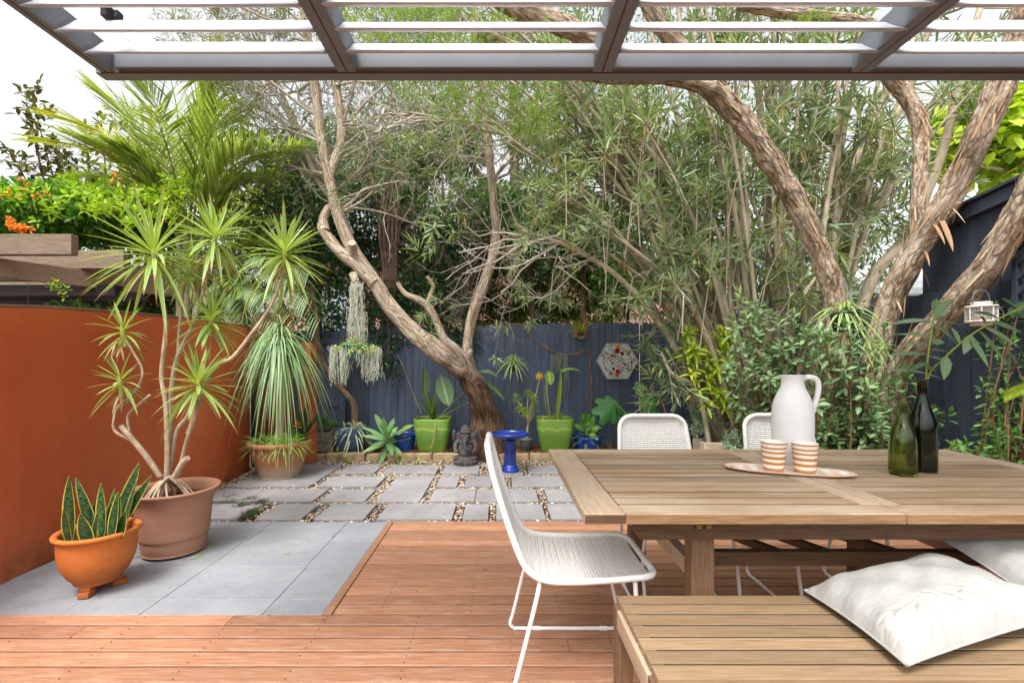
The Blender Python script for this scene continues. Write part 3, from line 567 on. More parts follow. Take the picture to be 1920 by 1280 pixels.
# ---------------- bench ----------------
B1 = m_wood('bench_teak', [(.25, '#7c664c'), (.5, '#9a8062'), (.78, '#ad9475')], 0, 2.4, .55, ('#ae8252', .3, 3.2, .55, .15), .34)
bn = thing('bench', 'weathered teak slatted bench in front of the table', 'bench', (1.2, 1.38, 0)); bx0, bx1, by0, by1 = .388, 2.0, 1.172, 1.602
pw = (by1 - by0) / 7
for k in range(7): MB().box(bx0 + .012, bx1 - .012, by0 + k * pw + .004, by0 + (k + 1) * pw - .004, .428, .45).build('slat', B1, bn, smooth=False, bevel=.0015)
for k in range(1, 7): MB().box(bx0 + .05, bx1 - .05, by0 + k * pw - .0038, by0 + k * pw + .0038, .430, .4478).build('gap_shade_strip', GRIME_SHADE, bn, smooth=False)  # added dark strips stand in for shadow and dirt in the open gaps
for xx in (bx0, bx1 - .045):
    MB().box(xx, xx + .045, by0 + .055, by1 - .055, .365, .427).build('end_rail', T1Y, bn, smooth=False, bevel=.003)
    for yy in (by0 + .004, by1 - .056): MB().box(xx + .001, xx + .056, yy, yy + .05, 0, .427).build('leg', T2Z, bn, smooth=False, bevel=.003)
for yy in (by0 + .01, by1 - .04): MB().box(bx0 + .058, bx1 - .058, yy, yy + .03, .36, .4265).build('apron', T2, bn, smooth=False, bevel=.003)

# ---------------- woven chairs ----------------
M_CORD = m_plain('white_cord', '#eceae6', .55, 0, .35, .05, 200, .03); M_STEEL = m_plain('white_steel', '#efeeee', .35, 0, .5)
prof = np.array([(-.155, .93), (-.135, .84), (-.10, .72), (-.055, .59), (-.018, .505), (.02, .465), (.07, .448), (.16, .442), (.30, .445), (.42, .452), (.485, .448)])
pc, _ = spline(prof, 1, 8); Ls = np.concatenate([[0], np.cumsum(np.linalg.norm(np.diff(pc, axis=0), axis=1))]); LT = Ls[-1]
def chair_at(s): return np.interp(s, Ls, pc[:, 0]), np.interp(s, Ls, pc[:, 1])
def hw(s):
    wd = np.interp(s / LT, [0, .45, .6, 1], [.195, .225, .235, .215]); rr = .075; d_ = np.minimum(s, LT - s)
    return wd - np.where(d_ < rr, rr - np.sqrt(np.maximum(rr ** 2 - (rr - d_) ** 2, 0)), 0)
def make_chair(label, group):
    t = thing('woven_chair', label, 'chair', (0, 0, 0), group)
    ss = np.r_[np.linspace(0, .074, 12) ** 1.0, np.linspace(.08, LT - .08, 60), np.linspace(LT - .074, LT, 12)]
    x, z = chair_at(ss); h = hw(ss); L_ = np.c_[x, h, z]; R_ = np.c_[x, -h, z][::-1]; loop = np.vstack([L_, R_, L_[:1]])
    dl = np.concatenate([[0], np.cumsum(np.linalg.norm(np.diff(loop, axis=0), axis=1))]); N_ = int(dl[-1] / .0026); q = np.linspace(0, dl[-1], N_)
    lp = np.c_[np.interp(q, dl, loop[:, 0]), np.interp(q, dl, loop[:, 1]), np.interp(q, dl, loop[:, 2])]; rad = np.where(np.arange(N_) % 2, .0135, .0118)
    MB().tube(lp, rad, 9, cap=0).build('wrapped_rim', M_CORD, t)
    m = MB(); pitch = .0122; k = 0; s_ = .012; yy = np.linspace(-1, 1, 61)
    while s_ < LT - .012:
        h_ = float(hw(np.array(s_))) - .004; x_, z_ = chair_at(s_); x2, z2 = chair_at(s_ + .004); tg = unit(np.array([x2 - x_, 0, z2 - z_])); nm = np.array([-tg[2], 0, tg[0]])
        sag = -.016 * (1 - yy ** 2) ** .5; und = .0022 * np.cos(yy * 30 * np.pi / 1 + (k % 2) * np.pi)
        c = np.c_[np.full(61, x_), yy * h_, np.full(61, z_)] + nm * (sag + und)[:, None]
        wv = .0050; V = np.stack([c + tg * wv, c + nm * .0022, c - tg * wv, c - nm * .0022], 1).reshape(-1, 3)
        i = np.arange(60)[:, None] * 4; j = np.arange(4)[None]; m.add(V, np.stack([i + j, i + (j + 1) % 4, i + 4 + (j + 1) % 4, i + 4 + j], -1).reshape(-1, 4)); s_ += pitch; k += 1
    m.build('woven_seat_and_back', M_CORD, t); m = MB()
    for j in range(-14, 15):
        f = j / 15; s2 = np.linspace(.02, LT - .02, 70); x_, z_ = chair_at(s2); h_ = hw(s2); tg = unit(np.c_[np.gradient(x_), 0 * x_, np.gradient(z_)]); nm = np.c_[-tg[:, 2], 0 * x_, tg[:, 0]]
        c = np.c_[x_, f * h_, z_] + nm * (-.016 * (1 - f * f) ** .5)
        for o_ in (-.0022, .0022): m.tube(c + (0, o_, 0), .0017, 4, cap=0)
    m.build('woven_strands', M_CORD, t)
    m = MB()
    for sgn in (1, -1):
        y_ = .205 * sgn; yf = .228 * sgn
        path = [(.045, y_, .452), (.03, yf, .38), (-.04, yf, .10), (-.058, yf, .035), (-.04, yf, .011), (.0, yf, .009), (.40, yf, .009), (.445, yf, .011), (.462, yf, .04), (.44, yf, .12), (.405, yf, .30), (.40, y_, .44)]
        m = MB(); m.tube(path, .0085, 10, sub=6); lg = m.build('leg_frame', M_STEEL, t)
        for fx in (.05, .36): MB().tube([(fx, yf, .009), (fx + .035, yf, .009)], .0105, 10).build('foot_pad', M_STEEL, lg)
    MB().tube([(.045, -.2, .44), (.045, .2, .44)], .0075, 8).build('cross_bar', M_STEEL, t); MB().tube([(.40, -.2, .428), (.40, .2, .428)], .0075, 8).build('cross_bar', M_STEEL, t)
    return t
GC = 'white woven chairs around the dining table'
ch = make_chair('white woven chair side on at the left end of the table', GC); ch.location = (.105, 1.945, 0)
copy_thing(ch, (.92, 2.66, 0), R(-90), 'white woven chair on the far side of the table, near its left corner')
copy_thing(ch, (1.69, 2.69, 0), R(-90), 'white woven chair on the far side of the table, partly hidden by the white jug')
copy_thing(ch, (2.50, 2.0, 0), R(184), 'white woven chair at the right end of the table, its seat seen under the tabletop')

# ---------------- cushions ----------------
def m_linen():
    t = NT('quilted_linen'); uv = t.coord('UV'); w1 = t.n('TexWave', wave_type='BANDS'); w1.inputs['Scale'].default_value = 3.2; w1.inputs['Distortion'].default_value = 9; w1.inputs['Detail'].default_value = 3; w1.inputs['Detail Scale'].default_value = 1.6; t.l(uv, w1.inputs[0])
    v = t.n('TexVoronoi'); v.inputs['Scale'].default_value = 24; t.l(uv, v.inputs[0]); sp = t.n('SeparateXYZ'); t.l(uv, sp.inputs[0])
    bandm = t.ramp(sp.outputs[1], [(.0, 0.0), (.06, 1.0), (.30, 1.0), (.34, 0.0)]); h = t.mix(bandm, t.mix(.5, v.outputs[0], t.noise(uv, 300, 1)), w1.outputs[1])
    t.bump(h, .6, .008); f = t.noise(uv, 5, 3); return t.fin(t.ramp(f, [(.3, '#a5a49f'), (.7, '#aeada8')]), .85, 0, .2)
M_LIN = m_linen()
def cushion(label, c, ux, uy, sx, sy, thk, pinch=.13, quad=None):
    t = thing('cushion', label, 'cushion', c, 'white cushions on the bench'); n = 40; u = np.linspace(-1, 1, n); U, V = np.meshgrid(u, u); ux, uy = unit(ux), unit(uy); nz = np.cross(ux, uy)
    ex = U * (1 - pinch * (1 - V ** 2)) ; ey = V * (1 - pinch * (1 - U ** 2)) ; hh = thk * ((1 - U ** 4) * (1 - V ** 4)) ** .6 * (1 - .05 * np.cos(3 * U + V))
    wr = .004 * np.sin(11 * U - 9 * V + 3 * U * V) * (1 - U ** 2) * (1 - V ** 2) + .006 * np.sin(7 * U + 5 * V) * (1 - U ** 2) * (1 - V ** 2) + .004 * np.sin(13 * U * V + 2)
    if quad is not None:
        nz = unit(np.cross(quad[1] - quad[0], quad[0] - quad[3])); a_ = ((ex + 1) / 2)[..., None]; b_ = ((ey + 1) / 2)[..., None]; pl_ = (quad[0] * (1 - a_) + quad[1] * a_) * b_ + (quad[3] * (1 - a_) + quad[2] * a_) * (1 - b_)
    else: pl_ = np.array(c) + ux * (ex * sx)[..., None] + uy * (ey * sy)[..., None]
    mk = lambda s: pl_ + nz * (s * (hh + wr * (hh > 0)) * (1 if s > 0 else .4))[..., None]
    i = np.arange(n - 1)[:, None] * n; j = np.arange(n - 1)[None]; Q = np.stack([i + j, i + j + 1, i + n + j + 1, i + n + j], -1).reshape(-1, 4)
    uvg = np.stack([(U + 1) / 2, (V + 1) / 2], -1).reshape(-1, 2)
    m = MB(); m.add(mk(1).reshape(-1, 3), Q, uvg[Q.ravel()]); m.add(mk(-1).reshape(-1, 3), Q[:, ::-1], uvg[Q[:, ::-1].ravel()]); m.build('cover', M_LIN, t)
    e = mk(0); r_ = np.vstack([e[0], e[1:, -1], e[-1, ::-1][1:], e[::-1, 0][1:]]); MB().tube(r_, .0035, 8, cap=0).build('piping', M_LIN, t); return t
# corners measured in the photo at their own distances
cA, cB, cC, cD = P(1508, 1106, 1.59), P(1762, 1052, 1.72), P(2010, 1150, 1.36), P(1700, 1247, 1.18)
cc = (cA + cB + cC + cD) / 4
cushion('white quilted cushion with embossed leaf pattern lying on the front of the bench', cc, (cB - cA) + (cC - cD), (cB - cC) + (cA - cD), .25, .25, .085, .05, np.array([cA, cB, cC, cD]))
cushion('plain white cushion half hidden behind the quilted one on the bench', (1.93, 1.60, .53), (1, .12, .05), (-.1, 1, .35), .24, .2, .075, .07)

# ---------------- things on the table ----------------
ZT = .7505
M_CER = m_plain('matt_white_ceramic', '#ecefef', .6, 0, .4, .12, 14, .04, .006)
jg = thing('jug', 'tall matt white ceramic jug with a looped handle on the table', 'jug', (1.43, 2.27, ZT)); c = (1.43, 2.27, ZT)
pr = [(0, .002), (.08, 0), (.096, .004), (.1, .02), (.103, .1), (.106, .2), (.105, .25), (.098, .3), (.083, .34), (.067, .368), (.058, .39), (.056, .41), (.062, .43), (.068, .437), (.063, .438), (.053, .42), (.05, .39), (.06, .36), (.09, .3), (.09, .05), (0, .03)]
pp, _ = spline(np.array(pr), 1, 4); pp[:, 0] = np.maximum(pp[:, 0], 0) * .86; MB().lathe(pp, c, 48).build('jug_body', M_CER, jg)
hp = [(.056, .425), (.09, .43), (.125, .42), (.137, .385), (.128, .33), (.112, .285), (.098, .262)]
hd = MB(); hd.tube([(c[0] + a * .86, c[1] - .1 * a, c[2] + b) for a, b in hp], [.013, .013, .012, .0125, .0125, .0125, .012], 12, sub=6); hd.build('handle', M_CER, jg)
CW = m_plain('cup_white', '#f2eee6', .3); CO = m_plain('cup_orange', '#c98438', .35, var=.12); CP = m_plain('peach_glaze', '#e8cab6', .3)
GCU = 'striped cups on the tray'
def cup(x, y, z, label):
    t = thing('cup', label, 'cup', (x, y, z), GCU); H = .131; r = lambda h: .0400 + (.053 - .0400) * (h / H) ** .9
    hs_ = np.linspace(0.004, H, 30); pr = [(0, .001), (.037, 0)] + [(r(h), h) for h in hs_] + [(.0515, H + .001), (.0495, H)] + [(r(h) - .004, h) for h in (H * .8, H * .5, .02)] + [(0, .015)]
    MB().lathe(pr, (x, y, z), 40).build('cup_body', CW, t)
    for a, b in ((.002, .014), (.029, .042), (.055, .068), (.081, .090), (.101, .109), (.122, .1295)):
        MB().lathe([(r(a) + .0002, a), (r(a) + .0012, a + .001), (r(b) + .0012, b - .001), (r(b) + .0002, b)], (x, y, z), 40).build('stripe', CO, t)
tr = thing('tray', 'oval ceramic tray with peach and white stripes under the cups', 'tray', (1.31, 2.115, ZT)); th_ = R(-19)
def troff(u, v, z): return (1.31 + u * math.cos(th_) - v * math.sin(th_), 2.115 + u * math.sin(th_) + v * math.cos(th_), ZT + z)
n = 64; a = np.linspace(0, 2 * np.pi, n, endpoint=False); A_, B_ = .262, .088; se = lambda q, k: np.sign(q) * np.abs(q) ** k
ring = lambda f, z: [troff(A_ * f * se(math.cos(t_), .75) * (1 if f > .5 else 1), B_ * f * se(math.sin(t_), .75), z) for t_ in a]
V = sum([ring(f, z) for f, z in ((.62, .0), (.8, .003), (.95, .010), (1, .0155), (.985, .0165), (.93, .0115), (.8, .0065))], []); i = np.arange(6)[:, None] * n; j = np.arange(n)[None]
m = MB().add(V, np.stack([i + j, i + (j + 1) % n, i + n + (j + 1) % n, i + n + j], -1).reshape(-1, 4)); m.build('tray_rim', CP, tr)
uu = np.linspace(-1, 1, 17)
for k in range(16):
    a0, a1 = uu[k] * A_ * .9, uu[k + 1] * A_ * .9 ; f = lambda u_: B_ * .9 * max(0.0, 1 - (abs(u_) / (A_ * .9)) ** 2.6) ** (1 / 2.6)
    us = np.linspace(a0, a1, 5); zz = lambda u_, v_: .0068 + .008 * max(0, (abs(u_) / (A_ * .9) - .82) / .18) ** 2 * .8
    V = sum([[troff(u_, v_ * f(u_), zz(u_, 0) + (.0035 if abs(v_) == 1 else 0)) for v_ in (-1, -.8, 0, .8, 1)] for u_ in us], [])
    m = MB().add(V, [(5 * i + j, 5 * i + 5 + j, 5 * i + 6 + j, 5 * i + j + 1) for i in range(4) for j in range(4)]); m.build('tray_stripe', CP if k % 2 == 0 else CW, tr)
cup(1.258, 2.135, ZT + .0075, 'orange and white striped cup on the left of the tray'); cup(1.375, 2.095, ZT + .0075, 'orange and white striped cup on the right of the tray')
def m_glass(name, col, dens):
    t = NT(name); b = t.b; b.inputs['Transmission Weight'].default_value = 1; b.inputs['Base Color'].default_value = col; b.inputs['Roughness'].default_value = .02; b.inputs['IOR'].default_value = 1.48; return t.m
GL1 = m_glass('olive_glass', (.44, .52, .06, 1), 1); GL2 = m_glass('dark_green_glass', (.06, .12, .03, 1), 1)
def bottle(x, y, H, r, mat, label):
    t = thing('bottle', label, 'bottle', (x, y, ZT)); k = H / .32; rn = .0185
    o = [(0, .006), (r * .6, .003), (r * .9, 0), (r, .012), (r, .10 * k), (r * .99, .14 * k), (r * .9, .175 * k), (r * .72, .205 * k), (r * .5, .232 * k), (rn * 1.15, .256 * k), (rn, .275 * k), (rn, .31 * k), (.026, .314 * k), (.0315, .3165 * k), (.0315, .3195 * k), (.026, .322 * k), (rn - .001, .32 * k)]
    i_ = [(rn - .003, .31 * k), (rn - .003, .26 * k), (r * .5 - .003, .23 * k), (r * .72 - .003, .203 * k), (r - .004, .14 * k), (r - .004, .02), (0, .012)]
    o, _ = spline(np.array(o), 1, 5); i_, _ = spline(np.array(i_), 1, 4); pr = np.vstack([o, i_]); pr[:, 0] = np.maximum(pr[:, 0], 0); MB().lathe(pr, (x, y, ZT), 48).build('glass', mat, t); return t
bottle(1.80, 2.075, .325, .051, GL1, 'shorter olive green glass bottle, empty, in front of the taller bottle')
bottle(1.955, 2.15, .42, .055, GL2, 'taller dark green glass bottle holding two leafy stems')
M_OLEV = m_leaf('stem_leaf', '#48664a', '#7f9c76', .3, .22, mid=('#86a060', .02)); M_OLEY = m_leaf('young_stem_leaf', '#4f7a1e', '#7ba032', .35, .35); M_STEMG = m_plain('green_stem', '#8a9c2e', .5)
s1 = thing('oleander_sprig', 'upright leafy green stem standing in the tall bottle', 'stem', (1.95, 2.15, 1.1), 'leafy stems in the tall bottle'); s1.location = (1.95, 2.15, ZT + .05)
pts = [(1.955, 2.15, ZT + .06), P(1736, 714, 2.15), P(1742, 650, 2.14), P(1752, 590, 2.14)]; MB().tube(pts, [.005, .005, .0045, .0035], 7, sub=5).build('stem', M_STEMG, s1)
m = MB()
for px, py, tx, ty, L, wd in ((1752, 588, 1757, 556, .14, .036), (1752, 592, 1784, 556, .14, .03), (1752, 596, 1782, 573, .12, .026), (1750, 602, 1675, 596, .19, .03), (1750, 600, 1815, 605, .2, .034), (1750, 606, 1795, 640, .2, .03), (1748, 606, 1712, 598, .14, .026), (1745, 632, 1680, 620, .16, .022), (1746, 640, 1770, 640, .1, .022), (1744, 645, 1690, 640, .14, .022), (1744, 655, 1790, 658, .16, .02), (1742, 665, 1668, 655, .19, .024), (1742, 668, 1788, 678, .15, .024), (1740, 680, 1700, 690, .13, .022), (1740, 690, 1752, 690, .07, .028), (1738, 700, 1665, 686, .19, .026), (1739, 703, 1772, 708, .13, .024), (1746, 615, 1755, 625, .07, .034)):
    a = P(px, py, 2.145); b = P(tx, ty, 2.145 + random.uniform(-.06, .06)); leaves(m, a, b - a, np.linalg.norm(b - a) * 1.05, wd * 1.35, K=8, droop=.14, fold=.18, prof='lance', N=(0, -.55, 1) if abs(tx - px) > 25 else (0, -1, .2))
m.build('foliage', M_OLEV, s1)
s2 = thing('oleander_sprig', 'leafy stem in the tall bottle arching out to the right', 'stem', (1.955, 2.15, ZT + .05), 'leafy stems in the tall bottle')
q = [P(1738, 716, 2.15), P(1770, 672, 2.12), P(1815, 632, 2.08), P(1862, 603, 2.05), P(1925, 572, 2.03)]; MB().tube([(1.955, 2.15, ZT + .06)] + q, [.0045, .0045, .004, .0035, .003, .0025], 7, sub=5).build('stem', M_STEMG, s2)
m = MB()
for px, py, tx, ty, wd in ((1775, 668, 1770, 700, .03), (1800, 645, 1785, 610, .02), (1818, 632, 1850, 675, .024), (1822, 628, 1808, 655, .03), (1835, 620, 1882, 668, .03), (1845, 613, 1905, 640, .028), (1850, 610, 1900, 660, .026), (1860, 604, 1910, 615, .03), (1850, 610, 1838, 590, .03), (1815, 635, 1840, 640, .03), (1875, 598, 1830, 575, .02), (1885, 590, 1940, 590, .03), (1890, 590, 1930, 560, .03), (1905, 580, 1955, 610, .03), (1910, 580, 1880, 555, .025), (1925, 573, 1975, 560, .03), (1925, 573, 1960, 530, .03)):
    a = P(px, py, 2.09); b = P(tx, ty, 2.09 + random.uniform(-.07, .03)); leaves(m, a, b - a, np.linalg.norm(b - a) * 1.1, wd * 1.35, K=8, droop=.16, fold=.18, N=(0, -.8, .7))
m.build('foliage', M_OLEV, s2)
# ---------------- potted plants ----------------
def potted(label, cat, loc): return thing('potted_plant', label, cat, loc)
def pot_mesh(prof_, c, mat, par, sq=None, sub=4, rim=None, soil=None, name='pot', n=48):
    pr, _ = spline(np.array(prof_, float), 1, sub) if sub > 1 else (np.array(prof_, float), 0); pr[:, 0] = np.maximum(pr[:, 0], 0)
    o = MB().lathe(pr, c, n, sq=sq).build(name, mat, par)
    if soil: 
        r_, z_ = soil; k = 24; a = np.linspace(0, 2 * np.pi, n, endpoint=False); m_ = MB(); m_.lathe([(0.001, z_ + .01), (r_ * .5, z_ + .008), (r_, z_)], c, n, sq=sq); m_.build('soil', M_SOIL, o)
    return o
def m_terra(name, a, b, stain=None, lime=None):
    t = NT(name); co = t.coord('Object'); c = t.ramp(t.noise(co, 3.2, 7, .65), [(.3, a), (.7, b)])
    rg = t.noise(t.coord('Object', (.4, .4, 40)), 1.5, 3); c = t.mix(.25, c, t.mix(1, c, t.ramp(rg, [(.3, .6), (.7, 1.0)]), 'MULTIPLY'))
    sp = t.n('SeparateXYZ'); t.l(t.n('TexCoord').outputs['Object'], sp.inputs[0]); nz = t.noise(co, 9, 7, .7)
    if stain: c = t.mix(t.math('MULTIPLY', t.ramp(t.math('ADD', sp.outputs[2], t.math('MULTIPLY', nz, .12)), [(stain[1], 1.0), (stain[1] + .07, 0.0)]), stain[2]), c, stain[0])
    if lime: c = t.mix(t.math('MULTIPLY', t.ramp(t.math('ADD', sp.outputs[2], t.math('MULTIPLY', nz, .22)), [(lime[1] , 1.0), (lime[1] + .08, 0.0)]), lime[2]), c, lime[0])
    sc_ = t.noise(co, 50, 6, .8); c = t.mix(t.math('MULTIPLY', t.ramp(sc_, [(.62, 0.0), (.72, 1.0)]), .3), c, '#e0c4ac')
    t.bump(nz, .15, .004); return t.fin(c, .78, 0, .25)
# 1 orange bowl with snake plants
c = np.array((-2.235, 2.58, 0)); t_ = potted('orange terracotta bowl of variegated snake plants on small clay feet', 'potted plant', c)
MT1 = m_terra('orange_terracotta', '#b8622c', '#cf7e40', ('#8a4a24', .16, .6))
pt = pot_mesh([(a_ * .8, b_) for a_, b_ in [(0, .05), (.12, .05), (.13, .053), (.142, .07), (.172, .10), (.205, .16), (.218, .22), (.219, .285), (.222, .30), (.24, .308), (.246, .320), (.236, .331), (.218, .328), (.205, .312), (.203, .26)]], c, MT1, t_, soil=(.164, .262))
for a in (40, 160, 280):
    M = Matrix.Rotation(R(a), 4, 'Z'); M.translation = Vector(c); MB().box(.06, .125, -.027, .027, .0, .028, M).box(.055, .105, -.023, .023, .028, .05, M).build('pot_foot', MT1, t_, smooth=False, bevel=.004)
M_SNAKE = m_leaf('snake_leaf', '#3c5a34', '#587a4c', .35, .15, edge=('#c9c24a', .40), bands='#243c26'); m = MB()
for px, py, tx, ty, L, wd, dd in ((115, 1012, 130, 890, 0, .055, 2.52), (115, 1010, 120, 950, 0, .05, 2.45), (165, 1010, 150, 965, 0, .045, 2.45), (180, 1005, 142, 893, 0, .035, 2.6), (195, 1000, 190, 903, 0, .048, 2.58), (170, 1000, 186, 955, 0, .03, 2.5), (208, 995, 215, 915, 0, .03, 2.6), (215, 1000, 222, 925, 0, .045, 2.5), (238, 990, 257, 903, 0, .03, 2.6), (230, 985, 225, 930, 0, .03, 2.62), (222, 980, 262, 865, 0, .045, 2.72), (225, 985, 285, 888, 0, .035, 2.74), (200, 1000, 205, 940, 0, .03, 2.7), (185, 1000, 176, 945, 0, .03, 2.66), (232, 995, 236, 955, 0, .04, 2.52)):
    a = P(px, py, dd); a[2] = .262; a = np.array((-2.235, 2.58, .262)) + (a - np.array((-2.235, 2.58, .262))) * (.75, .75, 1); b = P(tx, ty, dd); leaves(m, a, b - a, np.linalg.norm(b - a), wd * 1.5, K=10, prof='lance', droop=random.uniform(-.05, .05), fold=.2, N=(random.uniform(-.5, .5), -1, random.uniform(-.2, .2)))
m.build('snake_plant_leaves', M_SNAKE, t_)
# 2 large pot with multi-headed dracaena
c = np.array((-2.175, 3.10, 0)); t_ = potted('large dusty brown pot holding a tall many headed dracaena with spiky rosettes', 'potted plant', c)
MT2 = m_terra('brown_plastic', '#9c7058', '#b08570', None, ('#8f6a58', .04, .4))
pt = pot_mesh([(a_ * .84, b_) for a_, b_ in [(0, .012), (.20, .012), (.212, .02), (.222, .06), (.226, .098), (.2262, .104), (.2265, .106), (.2345, .110), (.24, .13), (.25, .22), (.262, .32), (.272, .365), (.283, .39), (.31, .402), (.32, .412), (.318, .422), (.305, .424), (.275, .41), (.262, .375), (.258, .34)]], c, MT2, t_, soil=(.218, .35), sub=3, n=64)
MB().lathe([(.155, .002), (.165, .0), (.17, .012)], c, 40).build('pot_foot', M_DARKW, t_)
M_DBARK = m_bark('dracaena_bark', [(.3, '#8a7460'), (.55, '#b8a48c'), (.8, '#d6c6b0')], 4, 3, 3, .7, .006, .8, ringy=True)
M_DLEAF = m_leaf('dracaena_leaf', '#6f9450', '#aac47a', .32, .35, edge=('#bcc66c', .33), base='#b8cc48', tip='#a8783c')
M_DEADL = m_leaf('dry_dracaena_leaf', '#a58a62', '#cdb68a', .7, .2)
T0 = (312, 905, 3.08)
trunks = [([(312, 905, 3.08), (314, 850, 3.08), (311, 760, 3.08), (303, 700, 3.08), (311, 610, 3.06), (300, 545, 3.05), (290, 492, 3.05)], .021, .0105, (288, 478, 3.05), .44, 68),
          ([(316, 905, 3.12), (318, 830, 3.14), (322, 730, 3.16), (333, 670, 3.18), (365, 600, 3.22), (385, 530, 3.22), (400, 462, 3.22)], .02, .0095, (403, 448, 3.22), .36, 60),
          ([(333, 672, 3.18), (338, 600, 3.25), (345, 540, 3.3), (356, 515, 3.32)], .011, .008, (358, 505, 3.32), .27, 40),
          ([(352, 812, 3.12), (396, 699, 3.1), (437, 669, 3.08), (470, 628, 3.06), (504, 581, 3.05), (524, 534, 3.05), (533, 492, 3.05)], .016, .009, (534, 478, 3.05), .32, 56),
          ([(318, 880, 3.1), (330, 812, 3.12), (352, 780, 3.13), (366, 745, 3.14)], .016, .014, None, 0, 0),
          ([(335, 890, 3.05), (350, 825, 3.02), (366, 780, 3.0), (369, 732, 3.0)], .014, .010, (372, 722, 3.0), .29, 54),
          ([(384, 715, 3.12), (384, 680, 3.18), (388, 630, 3.2)], .008, .007, (396, 603, 3.2), .27, 50),
          ([(300, 893, 3.04), (276, 858, 3.02), (250, 826, 3.0), (226, 798, 2.98)], .021, .019, None, 0, 0),
          ([(246, 826, 3.0), (216, 808, 3.0), (214, 785, 3.0), (222, 762, 3.02), (250, 738, 3.04), (265, 712, 3.05), (266, 690, 3.05), (250, 660, 3.03), (236, 636, 3.02), (231, 628, 3.02)], .011, .008, (230, 622, 3.02), .215, 24),
          ([(222, 764, 3.02), (236, 757, 3.0), (240, 745, 2.98), (230, 722, 2.97)], .008, .006, (225, 716, 2.97), .215, 24),
          ([(242, 808, 3.0), (240, 778, 3.02), (262, 757, 3.03), (282, 740, 3.04)], .010, .010, None, 0, 0),
          ([(328, 895, 3.05), (340, 872, 3.04), (352, 858, 3.02)], .024, .02, None, 0, 0)]
mt = MB(); heads = []
for k, (q, r0, r1, hd_, L, n_) in enumerate(trunks):
    pts = [P(*u) for u in q]; mt.tube(pts, np.linspace(r0, r1, len(pts)) * .88, 10, sub=8, flute=.08, seed=k)
    if hd_: heads.append((P(*hd_), L, n_, unit(np.array(pts[-1]) - np.array(pts[-2])) * .5 + (0, 0, 1)))
for k in range(26):
    a = random.uniform(0, 6.28); l_ = random.uniform(.07, .17); s_ = np.array(P(312 + random.uniform(-8, 8), 893, 3.08)); e = s_ + (math.cos(a) * l_, math.sin(a) * l_, -.08)
    e[2] = .352; mt.tube([s_, (s_ + e) / 2 + (0, 0, .022), e], [random.uniform(.008, .014), .009, .005], 7, sub=4, flute=.15, seed=k)
mt.build('trunk', M_DBARK, t_)
for hc, L, n_, ax in heads:
    m = MB(); m.tube([hc - unit(ax) * .10, hc, hc + unit(ax) * .06], [.014, .014, .004], 8); rosette(m, hc + (0, 0, .03), ax, n_, L, .024 if L > .25 else .018, 8, 125, K=8, prof='lance', droop=np.linspace(-.02, .75, n_) ** 1.3 * RG.uniform(.3, 1.25, n_) if n_ else 0, fold=.3, stack=.06); m.build('foliage', M_DLEAF, t_); m = MB(); n2 = 9; leaves(m, hc - (0, 0, .07) + RG.normal(size=(n2, 3)) * .01, rdir(n2) * (1, 1, .2) + (0, 0, -.7), L * RG.uniform(.3, .6, n2), .014, K=5, droop=.5, fold=.5); m.build('dead_leaf_skirt', M_DEADL, t_)
# 3 weathered bowl with ponytail palm
c = np.array((-2.44, 5.14, 0)); t_ = potted('weathered terracotta tub with a ponytail palm and grassy spider plants', 'potted plant', c)
MT3 = m_terra('weathered_terracotta', '#9c6a48', '#c08a62', ('#4c5a30', .10, .8), ('#b3a08e', .20, .7))
pt = pot_mesh([(0, .01), (.19, .0), (.205, .02), (.225, .08), (.262, .18), (.29, .28), (.305, .335), (.325, .345), (.332, .37), (.325, .39), (.30, .392), (.29, .37), (.285, .34)], c, MT3, t_, soil=(.287, .345))
M_PTRUNK = m_bark('ponytail_trunk', [(.3, '#7d7358'), (.6, '#a89c78'), (.8, '#c2b894')], 8, 2, 3, .7, .008)
mt = MB(); mt.tube([c + (0, 0, .33), c + (0, 0, .37), c + (0, 0, .45), c + (.005, 0, .6), c + (.02, 0, .85), c + (.0, 0, 1.1), c + (-.005, 0, 1.42)], [.12, .11, .055, .042, .036, .032, .026], 12, sub=6, flute=.04); mt.build('trunk', M_PTRUNK, t_)
M_PLEAF = m_leaf('ponytail_leaf', '#6f9060', '#a4bc88', .45, .25); M_GRASS = m_leaf('spider_grass', '#5c8a2c', '#94b84a', .4, .3, mid=('#c6d08a', .05))
m = MB(); hc = c + (0, 0, 1.42); n_ = 460; th = np.radians(RG.uniform(8, 86, n_)); ph = RG.uniform(0, 6.283, n_); D = np.c_[np.sin(th) * np.cos(ph), np.sin(th) * np.sin(ph), np.cos(th)]
for sgn in (0,): leaves(m, hc + RG.normal(size=(n_, 3)) * (.02, .02, .09), D, RG.uniform(.5, .72, n_), .017, K=14, prof='strap', droop=RG.uniform(.9, 2.1, n_), fold=.2)
n_ = 70; th = np.radians(RG.uniform(15, 60, n_)); ph = RG.uniform(0, 6.283, n_); D = np.c_[np.sin(th) * np.cos(ph), np.sin(th) * np.sin(ph), np.cos(th)]; leaves(m, hc, D, RG.uniform(.35, .5, n_), .012, K=8, prof='strap', droop=RG.uniform(.5, .9, n_), fold=.2)
m.build('drooping_leaves', M_PLEAF, t_)
m = MB(); 
for k in range(20):
    a = random.uniform(0, 6.28); rr = random.uniform(.1, .27); rosette(m, c + (rr * math.cos(a), rr * math.sin(a), .37), (math.cos(a) * .5, math.sin(a) * .5, 1), 22, .25, .011, 5, 85, K=6, droop=.55, stack=.0)
m.build('spider_grass', M_GRASS, t_)
